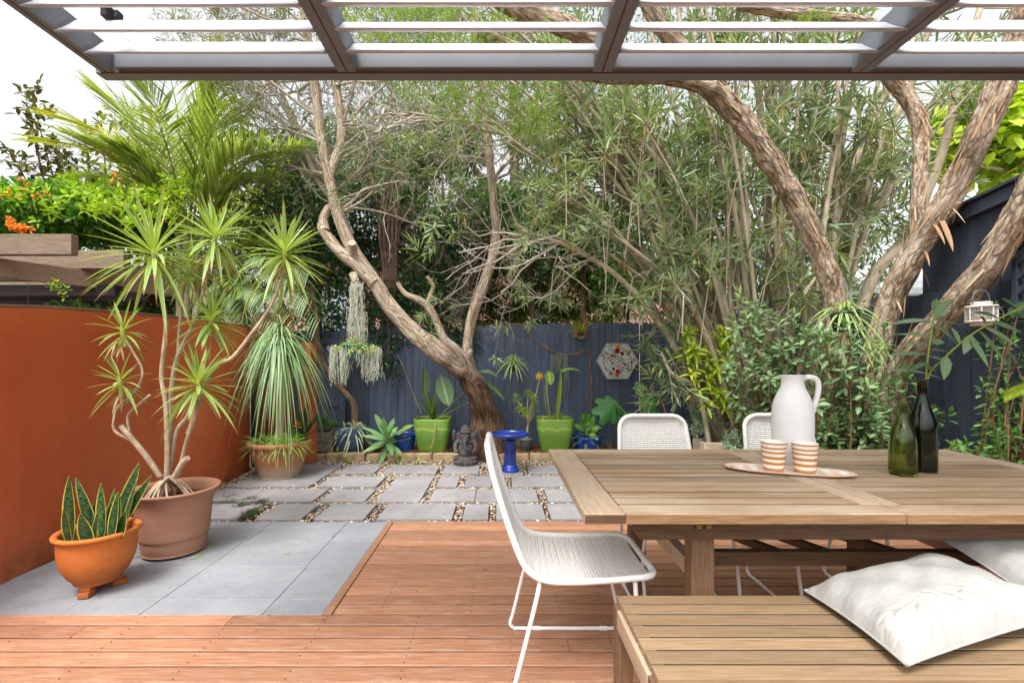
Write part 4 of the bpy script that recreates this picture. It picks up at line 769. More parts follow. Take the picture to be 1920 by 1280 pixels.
m = MB(); fc = c + (.21, -.05, .58); rosette(m, fc, (.1, -.4, 1), 8, .05, .02, 20, 80, K=3); m.build('flower', m_leaf('orange_petal', '#d9641e', '#f08a2c', .5, .3), t_); MB().tube([c + (.18, 0, .36), fc], .004, 6, sub=3).build('flower_stem', M_STEMG, t_)
m = MB(); rosette(m, c + (.2, .1, .4), (.15, 0, 1), 9, .45, .06, 5, 45, K=7, droop=.1, fold=.3); m.build('broad_leaves', m_leaf('dark_strap', '#24401f', '#3e5f33', .4, .15), t_)
# 4 grey square planter with jade
def tapered_sq(cx, cy, z0_, z1_, w0, w1, mat, par, wall=.02, name='pot', bev=.006, soilm=True):
    V = []; 
    for z, w_ in ((z0_, w0), (z1_, w1), (z1_, w1 - wall), (z1_ - .045, w1 - wall - .002)): V += [(cx - w_, cy - w_, z), (cx + w_, cy - w_, z), (cx + w_, cy + w_, z), (cx - w_, cy + w_, z)]
    Q = [(4 * r + k, 4 * r + (k + 1) % 4, 4 * r + 4 + (k + 1) % 4, 4 * r + 4 + k) for r in range(3) for k in range(4)] + [(3, 2, 1, 0)]; o = MB().add(V, Q).build(name, mat, par, smooth=False, bevel=bev)
    MB().add([(cx + a * (w1 - wall), cy + b * (w1 - wall), z1_ - .04) for a, b in ((-1, -1), (1, -1), (1, 1), (-1, 1))], [(0, 1, 2, 3)]).build('soil', M_SOIL, o); return o
c = np.array((-2.40, 6.36, .06)); t_ = potted('square grey timber planter with a small jade bush', 'potted plant', c)
tapered_sq(c[0], c[1], .06, .32, .15, .155, m_wood('grey_planter', [(.3, '#6e6259'), (.6, '#8f8479'), (.85, '#a59a8f')], 0, 2.5, .85), t_)
MB().box(c[0] - .157, c[0] + .157, c[1] - .158, c[1] - .153, .185, .19).build('joint', M_DARKW, t_, smooth=False)
M_JB = m_bark('shrub_bark', [(.3, '#4c4034'), (.7, '#8a7a68')], 5, 3, 3, .5, .004); M_JL = m_leaf('jade_leaf', '#46703a', '#7aa052', .3, .15)
def jade(par, c, h, n_, spread, mat_l=M_JL, L=.03, wd=.018, each=16, mb_=M_JB):
    mb = MB(); ends = []
    for k in range(n_): a = random.uniform(0, 6.28); grow(mb, c, (math.cos(a) * spread, math.sin(a) * spread, 1), h, .010, 1, ends, .4, (3, 4), 6, .3, .55)
    mb.build('stems', mb_, par); m = MB()
    for p_, d_ in ends: rosette(m, p_, d_ + (0, 0, .3), each, L, wd, 10, 110, K=2, prof='spoon', droop=.05, stack=.05)
    m.build('foliage', mat_l, par)
jade(t_, c + (0, 0, .22), .2, 8, .7)
# 5 blue grey pot with leaning tree
c = np.array((-2.02, 6.28, .06)); t_ = potted('slate blue ribbed round pot with a bare leaning trunk and striped spider plant', 'potted plant', c)
M_BLUEG = m_plain('slate_blue_glaze', '#3f5573', .4, 0, .5, .1, 30, .2)
pot_mesh([(0, .005), (.14, 0), (.165, .02), (.19, .08), (.203, .15), (.205, .155), (.203, .16), (.207, .2), (.204, .25), (.203, .253), (.202, .256), (.196, .3), (.19, .312), (.178, .31), (.175, .27)], c, M_BLUEG, t_, soil=(.177, .275), sub=3)
M_BRK1 = m_bark('brown_bark', [(.3, '#4a3a2e'), (.55, '#7a6250'), (.8, '#9c8470')], 5, 1.6, 3, .8, .01)
mt = MB(); q = [P(664, 800, 6.3), P(665, 765, 6.3), P(655, 745, 6.28), P(625, 712, 6.25), P(603, 675, 6.2), P(594, 630, 6.2), P(592, 580, 6.2), P(588, 560, 6.2)]
mt.tube(q, [.045, .05, .042, .038, .036, .036, .033, .028], 12, sub=6, flute=.1, seed=3)
mt.tube([q[-1], P(575, 555, 6.2), P(562, 545, 6.15)], [.024, .02, .016], 8, sub=4); mt.tube([q[-1], P(583, 545, 6.2), P(567, 530, 6.2), P(566, 505, 6.2)], [.024, .02, .018, .012], 8, sub=4); mt.tube([P(592, 590, 6.2), P(594, 565, 6.25), P(585, 540, 6.3)], [.02, .016, .012], 8, sub=4)
mt.build('trunk', M_BRK1, t_)
M_VAR = m_leaf('variegated_leaf', '#8fa276', '#a9b88c', .45, .25, edge=('#d9dcc0', .33)); m = MB()
rosette(m, c + (.06, -.05, .29), (.2, -.2, 1), 40, .40, .020, 10, 95, K=9, droop=.75, fold=.2); rosette(m, c + (-.08, -.02, .29), (-.3, -.1, 1), 12, .3, .018, 30, 95, K=8, droop=.7); m.build('spider_plant', M_VAR, t_)
# 6 agave in the ground
c = np.array((-1.5, 6.16, .09)); t_ = thing('agave', 'large pale green soft leaved agave rosette growing beside the small cobalt pot', 'agave', c)
M_AG = m_leaf('agave_leaf', '#6f9c62', '#98bd80', .4, .15, edge=('#b9cf98', .46), mid=('#88b070', .04)); m = MB()
rosette(m, c + (0, -.02, .16), (-.05, -.45, 1), 24, .40, .085, 8, 112, K=9, prof='oval', droop=.12, fold=.35, stack=.12); m.build('leaves', M_AG, t_)
m = MB(); leaves(m, c + (.16, -.02, .2), (.6, -.2, .75), .26, .07, K=8, prof='oval', droop=.2, fold=.4, N=(-.2, -.6, .8)); m.build('yellowing_leaf', m_leaf('agave_yellow', '#9cb83a', '#c8cf48', .4, .2), t_)
# 7 small cobalt pot (behind the agave)
M_COB = m_plain('cobalt_glaze', '#1f4490', .16, 0, .6, .04, 20, .25); M_COB2 = m_plain('deep_blue_glaze', '#2344a8', .14, 0, .6, .04, 20, .25)
c = np.array((-1.29, 6.27, .06)); pt = thing('pot', 'small cobalt blue glazed pot between the agave and the green planter', 'pot', c); pot_mesh([(0, .005), (.10, 0), (.115, .02), (.13, .1), (.142, .18), (.145, .2), (.158, .205), (.16, .235), (.15, .24), (.14, .22), (.138, .19)], c, M_COB, pt, soil=(.14, .2), sub=2)
# 8/9 green square glazed planters
def m_greenglaze():
    t = NT('green_glaze'); co = t.coord('Object'); sp = t.n('SeparateXYZ'); t.l(t.n('TexCoord').outputs['Object'], sp.inputs[0]); nz = t.noise(t.coord('Object', (9, 9, .6)), 1.6, 3)
    h = t.math('ADD', sp.outputs[2], t.math('MULTIPLY', nz, .09)); c = t.ramp(h, [(.28, '#5f8330'), (.345, '#6c9338'), (.365, '#9db454'), (.385, '#74983c')])
    c = t.mix(t.math('MULTIPLY', t.ramp(t.noise(co, 30, 6, .7), [(.5, 0.0), (.75, 1.0)]), .35), c, '#56742a'); return t.fin(c, .16, 0, .6)
M_GG = m_greenglaze()
def green_planter(cx, cy, label):
    t = potted(label, 'potted plant', (cx, cy, .06)); c = (cx, cy, .06)
    pr = [(0, .004), (.165, 0), (.185, .012), (.205, .10), (.228, .22), (.242, .34), (.248, .41), (.2485, .44), (.243, .447), (.232, .445), (.226, .42), (.224, .38)]
    pot_mesh(pr, c, M_GG, t, sq=5.5, soil=(.226, .39), sub=3, n=64); return t, np.array((cx, cy, .45))
t_, s_ = green_planter(-.905, 6.30, 'square lime green glazed planter with bird of paradise leaves, left of the tree trunk'); MG1 = m_leaf('paradise_leaf', '#3c5a34', '#6f8c5c', .35, .2, mid=('#93a878', .03)); m = MB()
ms = MB(); blades = [(795, 700, .5, .13, (0, -.3, 1), 5.9), (838, 725, .30, .17, (.2, -1, .1), 6.15), (862, 738, .1, .1, (.2, -1, .3), 6.2), (905, 700, .3, .12, (0, -.4, 1), 6.4), (935, 738, .3, .1, (0, -.4, 1), 6.4)]
for px, py, L, wd, nrm, dd in ((797, 735, .42, .10, (.1, -1, 0), 6.2), (826, 700, .50, .22, (.3, -1, .2), 6.1), (912, 702, .34, .12, (0, -.5, 1), 6.5), (935, 735, .3, .1, (0, -.4, 1), 6.5)):
    b_ = P(px, py, dd); a_ = s_ + RG.normal(size=3) * (.04, .03, 0); ms.tube([a_, (a_ + b_) / 2 + (0, 0, .04), b_], [.009, .007, .005], 7, sub=5)
leaves(m, P(797, 745, 6.2), (-.02, 0, 1), .42, .11, K=10, prof='oval', droop=.0, fold=.5, N=(.6, -1, 0)); leaves(m, P(826, 704, 6.1), (.25, -.15, -.8), .42, .22, K=10, prof='oval', droop=0, fold=.3, N=(.1, -1, .3))
leaves(m, P(900, 697, 6.5), (1, -.1, .1), .26, .12, K=8, prof='oval', droop=.4, fold=.3, N=(0, -.5, 1)); leaves(m, P(908, 715, 6.5), (1, -.1, -.6), .34, .1, K=8, prof='oval', droop=.3, fold=.3, N=(0, -.6, 1)); ms.build('leaf_stalks', M_STEMG, t_); m.build('broad_leaves', MG1, t_)
m = MB(); rosette(m, s_ + (0, 0, .0), (-.15, -.05, 1), 46, .55, .017, 4, 40, K=8, droop=.2, fold=.4, prof='strap', stack=0); m.build('narrow_leaves', m_leaf('iris_leaf', '#4a7030', '#76983e', .4, .25), t_)
m = MB(); b_ = np.array([P(745, 663, 6.0), P(757, 690, 6.05), P(772, 730, 6.15), P(790, 775, 6.25)]); m.tube(b_[::-1], [.006, .005, .004, .003], 6, sub=5); m.tube([s_ + (.02, -.1, .0), s_ + (.06, -.27, .0), s_ + (.04, -.28, -.2), s_ + (.0, -.27, -.3)], .007, 6, sub=4); m.build('dry_stalks', m_plain('dry_stalk', '#a8956c', .8), t_)
t_, s_ = green_planter(.73, 6.30, 'square lime green glazed planter with one tall folded leaf, right of the blue birdbath'); m = MB()
leaves(m, s_ + (0, 0, 0), P(1052, 690, 6.2) - s_, .72, .10, K=12, prof='strap', fold=.9, droop=-.06, N=(.7, -1, 0)); leaves(m, P(1048, 700, 6.2), (.9, -.1, .5), .36, .09, K=9, prof='oval', droop=.45, fold=.5, N=(-.2, -.3, 1)); leaves(m, P(1028, 695, 6.3), (.15, -.3, -1), .2, .13, K=6, prof='oval', droop=0, fold=.3, N=(0, -1, .3)); leaves(m, s_ + (.08, -.02, 0), (.2, -.3, 1), .2, .06, K=6, prof='oval', droop=.2, fold=.3)
m.build('broad_leaves', m_leaf('canna_leaf', '#6f9c34', '#a2c04a', .35, .35, mid=('#c6d88a', .03)), t_); ms = MB(); ms.tube([s_ + (-.04, 0, 0), P(1026, 740, 6.25), P(1028, 697, 6.3)], .009, 7, sub=5); ms.tube([s_ + (-.06, .03, 0), P(1022, 750, 6.3), P(1024, 715, 6.3)], .006, 6, sub=4); ms.build('leaf_stalks', M_STEMG, t_)
m = MB(); leaves(m, s_ + RG.normal(size=(14, 3)) * (.08, .06, 0) + (0, 0, .01), rdir(14) * (1, 1, .5) + (0, 0, .4), .09, .03, K=3); m.build('dead_leaves', m_leaf('dead_leaf', '#6b4a34', '#a08058', .8, .1), t_)
# 10 grey plastic pot with aeonium tree
c = np.array((.345, 6.25, .06)); t_ = potted('small grey plastic pot with a branching succulent topped by a yellow flower', 'potted plant', c)
pot_mesh([(0, .0), (.07, 0), (.085, .14), (.087, .145), (.096, .15), (.098, .18), (.09, .182), (.085, .15)], c, m_plain('grey_plastic', '#5c6066', .5), t_, soil=(.086, .155), sub=1, n=32)
mt = MB(); b0 = c + (0, 0, .15); heads = []
for px, py, dd in ((975, 765, 6.2), (990, 738, 6.3), (968, 745, 6.3), (1002, 765, 6.25), (986, 772, 6.1), (1012, 710, 6.25), (1000, 745, 6.15)):
    e = P(px, py, dd); k_ = P(990, 795, 6.25); mt.tube([b0, k_, (k_ + e) / 2 + (random.uniform(-.02, .02), 0, 0), e], [.012, .011, .008, .006], 7, sub=4); heads.append(e)
mt.build('stems', m_plain('succulent_stem', '#b09a74', .8, bump=.3), t_); m = MB()
for e in heads[:5] + heads[6:]: rosette(m, e, (0, -.2, 1), 34, .095, .018, 10, 100, K=2, prof='spoon', stack=.03)
m.build('foliage', m_leaf('succulent_leaf', '#5c8428', '#8fae34', .35, .2), t_); m = MB()
for k in range(60): e = heads[5] + rdir(1)[0] * (.05, .05, .05) * random.uniform(.3, 1) + (0, 0, .04); rosette(m, e, rdir(1)[0] + (0, -.4, .6), 6, .016, .01, 20, 90, K=1)
m.build('flower', m_leaf('yellow_petal', '#e0b414', '#f4d23a', .5, .3), t_)
c = np.array((.13, 6.42, .07)); g_ = thing('spider_plant', 'small striped spider plant in the mulch behind the birdbath', 'plant', c); m = MB(); rosette(m, c + (0, 0, .12), (0, -.2, 1), 34, .28, .014, 5, 90, K=6, droop=.6); m.build('leaves', m_leaf('striped_green', '#7aa044', '#a4bc66', .4, .3, edge=('#d8dca8', .36)), g_)
# 11 blue pot with fiddle leaf
c = np.array((1.18, 6.24, .06)); t_ = potted('cobalt blue glazed bowl with a rounded leafy fig and dark rosettes', 'potted plant', c)
pot_mesh([(0, .004), (.13, 0), (.15, .02), (.175, .1), (.19, .16), (.192, .165), (.205, .17), (.21, .205), (.2, .212), (.188, .19), (.186, .17)], c, M_COB2, t_, soil=(.188, .178), sub=2)
m = MB(); q = c + (-.06, -.02, .19)
for px, py, tx, ty, wd in ((1098, 800, 1092, 768, .15), (1098, 800, 1112, 780, .12), (1098, 806, 1120, 800, .1), (1098, 806, 1080, 795, .09), (1098, 798, 1104, 775, .1), (1096, 808, 1110, 815, .09)):
    a_ = P(px, py, 6.2); b_ = P(tx, ty, 6.1); leaves(m, a_, b_ - a_, .24, wd, K=7, prof='oval', droop=.1, fold=.3, N=(0, -1, .4))
m.build('fig_leaves', m_leaf('fig_leaf', '#4f8a34', '#83b44c', .35, .3, mid=('#b4cc80', .03)), t_); MB().tube([c + (-.06, -.02, .17), P(1098, 800, 6.2)], .012, 8).build('stem', M_BRK1, t_)
m = MB(); rosette(m, c + (-.05, -.08, .21), (-.2, -.4, 1), 20, .24, .045, 20, 100, K=6, droop=.25, fold=.3); rosette(m, c + (.1, -.08, .2), (.4, -.3, .8), 9, .3, .04, 30, 90, K=7, droop=.3, fold=.3); m.build('dark_rosettes', m_leaf('bromeliad_leaf', '#2f4a38', '#5a7860', .35, .15), t_)
# 12 sandstone planter and white pot right of the far chair
c = np.array((2.43, 5.1, .02)); t_ = potted('cream sandstone block planter filled with grey green succulents', 'potted plant', c)
t_.location = (2.33, 5.1, .0); tapered_sq(2.33, 5.1, .0, .40, .155, .155, m_noise('cream_stone', [(.3, '#b4a48c'), (.7, '#d4c8b2')], 8, .8, .3), t_, wall=.03, bev=.01)
M_SUC = m_leaf('grey_green_succulent', '#6f8a6a', '#9cb494', .5, .1); jade(t_, np.array((2.42, 5.1, .38)), .42, 16, 1.0, M_SUC, .045, .016, 20, M_PTRUNK)
c = np.array((2.34, 4.5, .0)); t_ = potted('white ceramic pot with trailing succulents behind the chair', 'potted plant', c); pot_mesh([(0, 0), (.09, 0), (.12, .1), (.13, .30), (.135, .34), (.125, .345), (.12, .3)], c, M_CER, t_, soil=(.12, .30), sub=2); jade(t_, c + (.03, 0, .3), .22, 7, 1.0, M_SUC, .04, .016, 16, M_PTRUNK)

# ---------------- statue ----------------
c = np.array((-.43, 5.74, 0)); st = thing('statue', 'dark stone seated elephant headed statue on a round base at the foot of the tree', 'statue', c)
m = MB(); E = lambda x, y, z, a, b, d, M=None: m.ellip(c + (x, y, z), (a, b, d), M, 16, 11)
m.lathe([(0, 0), (.13, 0), (.145, .01), (.145, .035), (.13, .045), (.135, .055), (.12, .065), (0, .066)], c, 32)
E(0, .01, .17, .098, .085, .10); E(0, -.02, .155, .085, .08, .075); E(0, .01, .26, .085, .06, .06)            # belly, chest
for s in (-1, 1):
    E(s * .075, -.03, .085, .075, .055, .033, Matrix.Rotation(s * -.4, 4, 'Z')); E(s * .03, -.085, .078, .065, .03, .024, Matrix.Rotation(s * .25, 4, 'Z'))   # folded legs
    m.tube([c + (s * .075, .01, .29), c + (s * .125, -.01, .24), c + (s * .115, -.06, .175), c + (s * .085, -.085, .165)], [.03, .027, .023, .02], 10, sub=4)     # front arms
    m.tube([c + (s * .075, .02, .29), c + (s * .135, .02, .29), c + (s * .145, -.01, .35), c + (s * .14, -.02, .385)], [.027, .024, .02, .02], 10, sub=4); E(s * .14, -.02, .40, .025, .02, .03)
    E(s * .085, .0, .345, .045, .014, .052, Matrix.Rotation(s * .25, 4, 'Y'))                                    # ears
    E(s * .03, -.066, .355, .011, .008, .009); m.tube([c + (s * .032, -.06, .315), c + (s * .045, -.085, .30)], [.009, .006], 7)                                   # eyes, tusks
    for k in range(4): E(s * (.02 + .014 * k), -.108, .076 - .003 * k, .007, .014, .008)                         # toes
E(0, -.005, .345, .063, .06, .062); E(0, -.035, .375, .04, .03, .03)                                            # head
m.tube([c + (0, -.055, .34), c + (0, -.085, .30), c + (.0, -.10, .25), c + (.015, -.115, .21), c + (.045, -.115, .195), c + (.055, -.11, .215)], [.03, .025, .02, .017, .014, .012], 12, sub=5)
m.lathe([(0, .39), (.066, .388), (.07, .40), (.062, .412), (.058, .42), (.062, .43), (.05, .445), (.045, .455), (.048, .465), (.03, .475), (.02, .485), (0, .492)], c + (0, -.003, 0), 24)
for k in range(9): a = R(-60 + 15 * k) ; E(.09 * math.sin(a) , -.055 - .03 * math.cos(a), .245 - .02 * math.cos(a), .008, .008, .008)
for k in range(14): a = 6.283 * k / 14; E(.14 * math.cos(a), .14 * math.sin(a), .045, .02, .02, .012)
M_ST = m_noise('volcanic_stone', [(.3, '#332f2f'), (.6, '#514c4b'), (.8, '#6a6462')], 14, .85, .5, 60, bd=.004)
o = m.build('figure', M_ST, st); rm = o.modifiers.new('Remesh', 'REMESH'); rm.mode = 'VOXEL'; rm.voxel_size = .0045; rm.use_smooth_shade = True

# ---------------- birdbath ----------------
c = np.array((.115, 5.36, 0)); bb = thing('birdbath', 'glossy cobalt blue ceramic birdbath on a pedestal', 'birdbath', c)
M_BB = m_plain('birdbath_glaze', '#2440a4', .14, 0, .6, .06, 16, .5)
pr, _ = spline(np.array([(0, .008), (.095, 0), (.10, .02), (.094, .04), (.085, .045), (.088, .055), (.08, .07), (.074, .085), (.068, .20), (.064, .30), (.070, .345), (.082, .36), (.05, .368)]), 1, 3); MB().lathe(pr, c, 40).build('pedestal', M_BB, bb)
pr, _ = spline(np.array([(.04, .366), (.085, .37), (.16, .39), (.205, .412), (.216, .43), (.213, .442), (.204, .446), (.195, .438), (.185, .425), (.15, .41), (.08, .40), (0, .398)]), 1, 4); pr[:, 0] = np.maximum(pr[:, 0], 0); MB().lathe(pr, c, 56).build('bowl', M_BB, bb)

# ---------------- hanging things ----------------
M_WIRE = m_plain('wire', '#8a8a8a', .5, .6); M_MOSS = m_leaf('spanish_moss', '#c2c5b6', '#e2e2d8', .8, .25)
def moss(mb, c, w_, L, n_, dep=.06):
    """hanging tangle of fine curly strands"""
    for k in range(n_):
        p = np.array(c) + (random.uniform(-1, 1) * w_, random.uniform(-1, 1) * dep, random.uniform(-.03, .03)); l_ = L * random.uniform(.45, 1); m_ = int(l_ / .03) + 3; z = np.linspace(0, l_, m_)
        pts = np.c_[p[0] + np.cumsum(RG.normal(size=m_) * .006), p[1] + np.cumsum(RG.normal(size=m_) * .006), p[2] - z]; mb.tube(pts, .0022, 3, cap=0)
        q = pts[1:]; D = rdir(len(q) * 2); leaves(mb, np.repeat(q, 2, 0), D + (0, 0, -.7), RG.uniform(.02, .04, len(q) * 2), .0035, K=2, prof='blade', droop=.3)
c = P(668, 655, 5.35); hb = thing('hanging_basket', 'teal hanging basket of pale creeper with silvery moss, hung from the crooked tree', 'hanging basket', c)
MB().lathe([(0, -.11), (.12, -.11), (.13, -.1), (.155, .03), (.165, .035), (.165, .055), (.15, .055), (.145, .02)], c, 32).build('basket', m_plain('teal_plastic', '#2a6460', .4), hb)
m = MB(); top = P(668, 520, 5.35)
for k in range(3): a = k * 2.1; m.tube([c + (.15 * math.cos(a), .15 * math.sin(a), .05), top], .002, 4)
m.build('hanging_wires', M_WIRE, hb); m = MB()
for k in range(90):
    a = random.uniform(0, 6.28); rr = random.uniform(.03, .27); p_ = c + (rr * math.cos(a), rr * math.sin(a) * .8, .12 - rr * .5 + random.uniform(-.03, .03)); rosette(m, p_, rdir(1, .8)[0], 9, .035, .018, 20, 100, K=2, prof='oval')
m.build('creeper', m_leaf('lime_creeper', '#9cae56', '#c9d488', .5, .35), hb)
m = MB(); moss(m, P(668, 530, 5.33), .07, .74, 62, .06); moss(m, P(668, 585, 5.33), .12, .45, 30, .06); moss(m, c + (-.17, -.05, .03), .12, .42, 70); moss(m, c + (.18, -.05, .03), .10, .42, 64); moss(m, c + (0, -.15, .02), .1, .2, 16); m.build('silver_moss', M_MOSS, hb)
def spider_basket(px, py, d, label, potc, n_, L, wd, runners=0, top=None, pr=.075):
    c = P(px, py, d); t = thing('hanging_pot', label, 'hanging plant', c); ph_ = pr * 1.5
    MB().lathe([(0, -ph_), (pr * .72, -ph_), (pr * .97, -.01), (pr * 1.08, -.008), (pr * 1.1, .012), (pr, .013), (pr * .95, -.01)], c, 28).build('pot', m_plain(potc[0], potc[1], .5), t)
    if top is not None:
        m = MB(); tp = P(*top)
        for k in range(3): a = k * 2.1 + .5; m.tube([c + (pr * math.cos(a), pr * math.sin(a), .01), tp], .0018, 4)
        m.build('hanging_wires', M_WIRE, t)
    return t, c
M_SPID = m_leaf('spider_plant_leaf', '#5f8a34', '#84a84c', .4, .3, edge=('#d3dca6', .30))
t_, c = spider_basket(962, 680, 6.45, 'small pot of striped spider plant hung on wires from the fence', ('black_pot', '#2b2d30'), 40, .3, .014, 0, (962, 625, 6.68)); m = MB(); rosette(m, c + (0, 0, .01), (0, -.3, 1), 60, .30, .016, 10, 95, K=8, droop=.75, stack=0); m.build('leaves', M_SPID, t_)
t_, c = spider_basket(1306, 705, 5.0, 'dark plastic pot with yellow green leafy plant hanging in front of the oleander', ('charcoal_pot', '#4a4e54'), 0, 0, 0, 0, (1318, 560, 4.9), .1)
m = MB()
for k in range(46):
    x_, y_ = random.uniform(1285, 1368), random.uniform(610, 770)
    if x_ < 1310 and y_ > 690: y_ -= 70
    q = P(x_, y_, 4.85 + random.uniform(-.08, .12)); rosette(m, q, (random.uniform(-.3, .3), -.5, .6), 7, .12, .034, 15, 110, K=5, droop=.35, fold=.25)
m.build('leaves', m_leaf('yellow_green_leaf', '#83a62c', '#ccd24a', .35, .4), t_)
ms = MB()
for k in range(7): ms.tube([c, P(1325 + 5 * k, 690 - 6 * k, 4.9), P(1320 + 6 * k, 640 + 16 * (k % 3), 4.88)], .004, 5, sub=4)
ms.build('stems', M_STEMG, t_)
t_, c = spider_basket(1583, 588, 3.75, 'dark pot of striped spider plant with dangling plantlets on the paperbark trunk', ('dark_grey_pot', '#3e4247'), 0, 0, 0, 0, (1583, 520, 3.9), .1)
m = MB(); rosette(m, c + (0, 0, .01), (0, -.2, 1), 52, .32, .019, 5, 90, K=8, droop=.8, stack=0)
for px, py in ((1625, 640), (1600, 645), (1640, 655), (1648, 668), (1620, 660), (1612, 620), (1655, 648), (1635, 672)):
    q = P(px, py, 3.6); rosette(m, q, (0, -.3, 1), 18, .12, .011, 20, 110, K=5, droop=.5, stack=0); m.tube([c + (.02, -.03, .02), (c + q) / 2 + (0, 0, .1), q], .002, 4, sub=4)
m.build('leaves', M_SPID, t_)
# branch with moss leaning on the fence
br = thing('dead_branch', 'bare crooked branch fixed to the back fence draped with grey moss', 'branch', P(1110, 800, 6.6)); m = MB()
m.tube([P(1107, 800, 6.62), P(1109, 740, 6.62), P(1106, 690, 6.62), P(1107, 665, 6.6), P(1098, 657, 6.6), P(1080, 664, 6.6), P(1055, 665, 6.6), P(1030, 655, 6.6), P(1000, 635, 6.6), P(980, 610, 6.6), P(955, 607, 6.6), P(915, 597, 6.6)], [.018, .017, .016, .015, .014, .014, .015, .014, .013, .012, .009, .006], 9, sub=6, flute=.12)
m.tube([P(980, 610, 6.6), P(960, 618, 6.58), P(925, 612, 6.55)], [.009, .007, .004], 6, sub=4); m.build('branch', M_BRK1, br); m = MB(); moss(m, P(1048, 664, 6.56), .11, .26, 60, .03); moss(m, P(1062, 690, 6.56), .03, .33, 14, .02); m.build('grey_moss', m_leaf('grey_moss', '#8a9288', '#aeb4a8', .8, .2), br)
# staghorn board
sb = thing('fern_plaque', 'staghorn fern mounted on a small timber board at the top of the fence', 'fern', P(1090, 620, 6.7)); MB().box(1.05, 1.255, 6.705, 6.74, 1.61, 1.815).build('board', m_wood('plaque_wood', [(.3, '#7a5434'), (.7, '#a37c54')], 0, 4, .8), sb, smooth=False, bevel=.004)
q = P(1089, 628, 6.66); MB().ellip(q, (.05, .035, .05)).build('root_ball', m_noise('moss_ball', [(.3, '#2c241a'), (.7, '#5a4a34')], 40, .95, .8, 90), sb); MB().box(q[0] - .04, q[0] + .04, 6.62, 6.69, q[2] - .06, q[2] - .015).build('cage', m_plain('grey_cage', '#6f716c', .6), sb, smooth=False, bevel=.003)
m = MB()
for tx, ty in ((1070, 600), (1125, 588), (1110, 598), (1068, 615), (1120, 605), (1085, 595), (1100, 590), (1075, 592)):
    b_ = P(tx, ty, 6.5); a_ = q + (0, -.02, .03); leaves(m, a_, b_ - a_, np.linalg.norm(b_ - a_) * 1.25, .035, K=8, prof='strap', droop=.25, fold=.3)
m.build('fronds', m_leaf('staghorn', '#84a238', '#b2c450', .5, .35), sb)
# mosaic hexagon
hx = thing('mosaic_plaque', 'hexagonal mosaic plaque with paisley and flower design hung on the back fence', 'wall art', P(1158, 677, 6.70)); hc = P(1158, 677, 6.705); Rr = .305
fr = Matrix(((1, 0, 0, hc[0]), (0, 0, -1, hc[1]), (0, 1, 0, hc[2]), (0, 0, 0, 1)))
hexa = lambda r_, o_=0: [(r_ * math.cos(R(60 * k + o_)), r_ * math.sin(R(60 * k + o_)) * .98) for k in range(6)]
m = MB(); m.prism(hexa(Rr), -.03, .0, fr); m.build('base', m_plain('pale_mint_grout', '#bccac2', .6, bump=.3, bs=80), hx, smooth=False)
M_G1 = m_noise('grey_tesserae', [(.3, '#8f8a88'), (.7, '#bdb8b4')], 20, .4, .1); m = MB()
for k in range(6):
    a = np.array(hexa(Rr - .012)[k]); b = np.array(hexa(Rr - .012)[(k + 1) % 6]); nt = 16
    for j in range(nt):
        p_ = a + (b - a) * (j + .5) / nt; ang = math.atan2(*(b - a)[::-1]); ca, sa = math.cos(ang), math.sin(ang); h_ = np.linalg.norm(b - a) / nt * .44
        m.prism([(p_[0] + u * ca - v * sa, p_[1] + u * sa + v * ca) for u, v in ((-h_, -.009), (h_, -.009), (h_, .009), (-h_, .009))], .0, .003, fr)
m.build('border_tesserae', M_G1, hx, smooth=False)
cols = {'terracotta_tesserae': '#e0806a', 'peach_tesserae': '#e69a7c', 'crimson_tesserae': '#c8383a', 'orange_tesserae': '#f0a440', 'green_tesserae': '#2f6a4c', 'white_tesserae': '#e4e2da', 'purple_tesserae': '#7a5078'}; mm = {k: MB() for k in cols}; M_MINT = MB()
def dot(mb, x, y, r_, n_=6, a0=0): mb.prism([(x + r_ * math.cos(a0 + 6.283 * i / n_), y + r_ * math.sin(a0 + 6.283 * i / n_)) for i in range(n_)], .0, .0035, fr)
def pet(mb, x, y, L, w_, a): ca, sa = math.cos(a), math.sin(a); mb.prism([(x + u * ca - v * sa, y + u * sa + v * ca) for u, v in ((0, 0), (L * .4, w_), (L * .8, w_ * .7), (L, 0), (L * .8, -w_ * .7), (L * .4, -w_))], 0, .0035, fr)
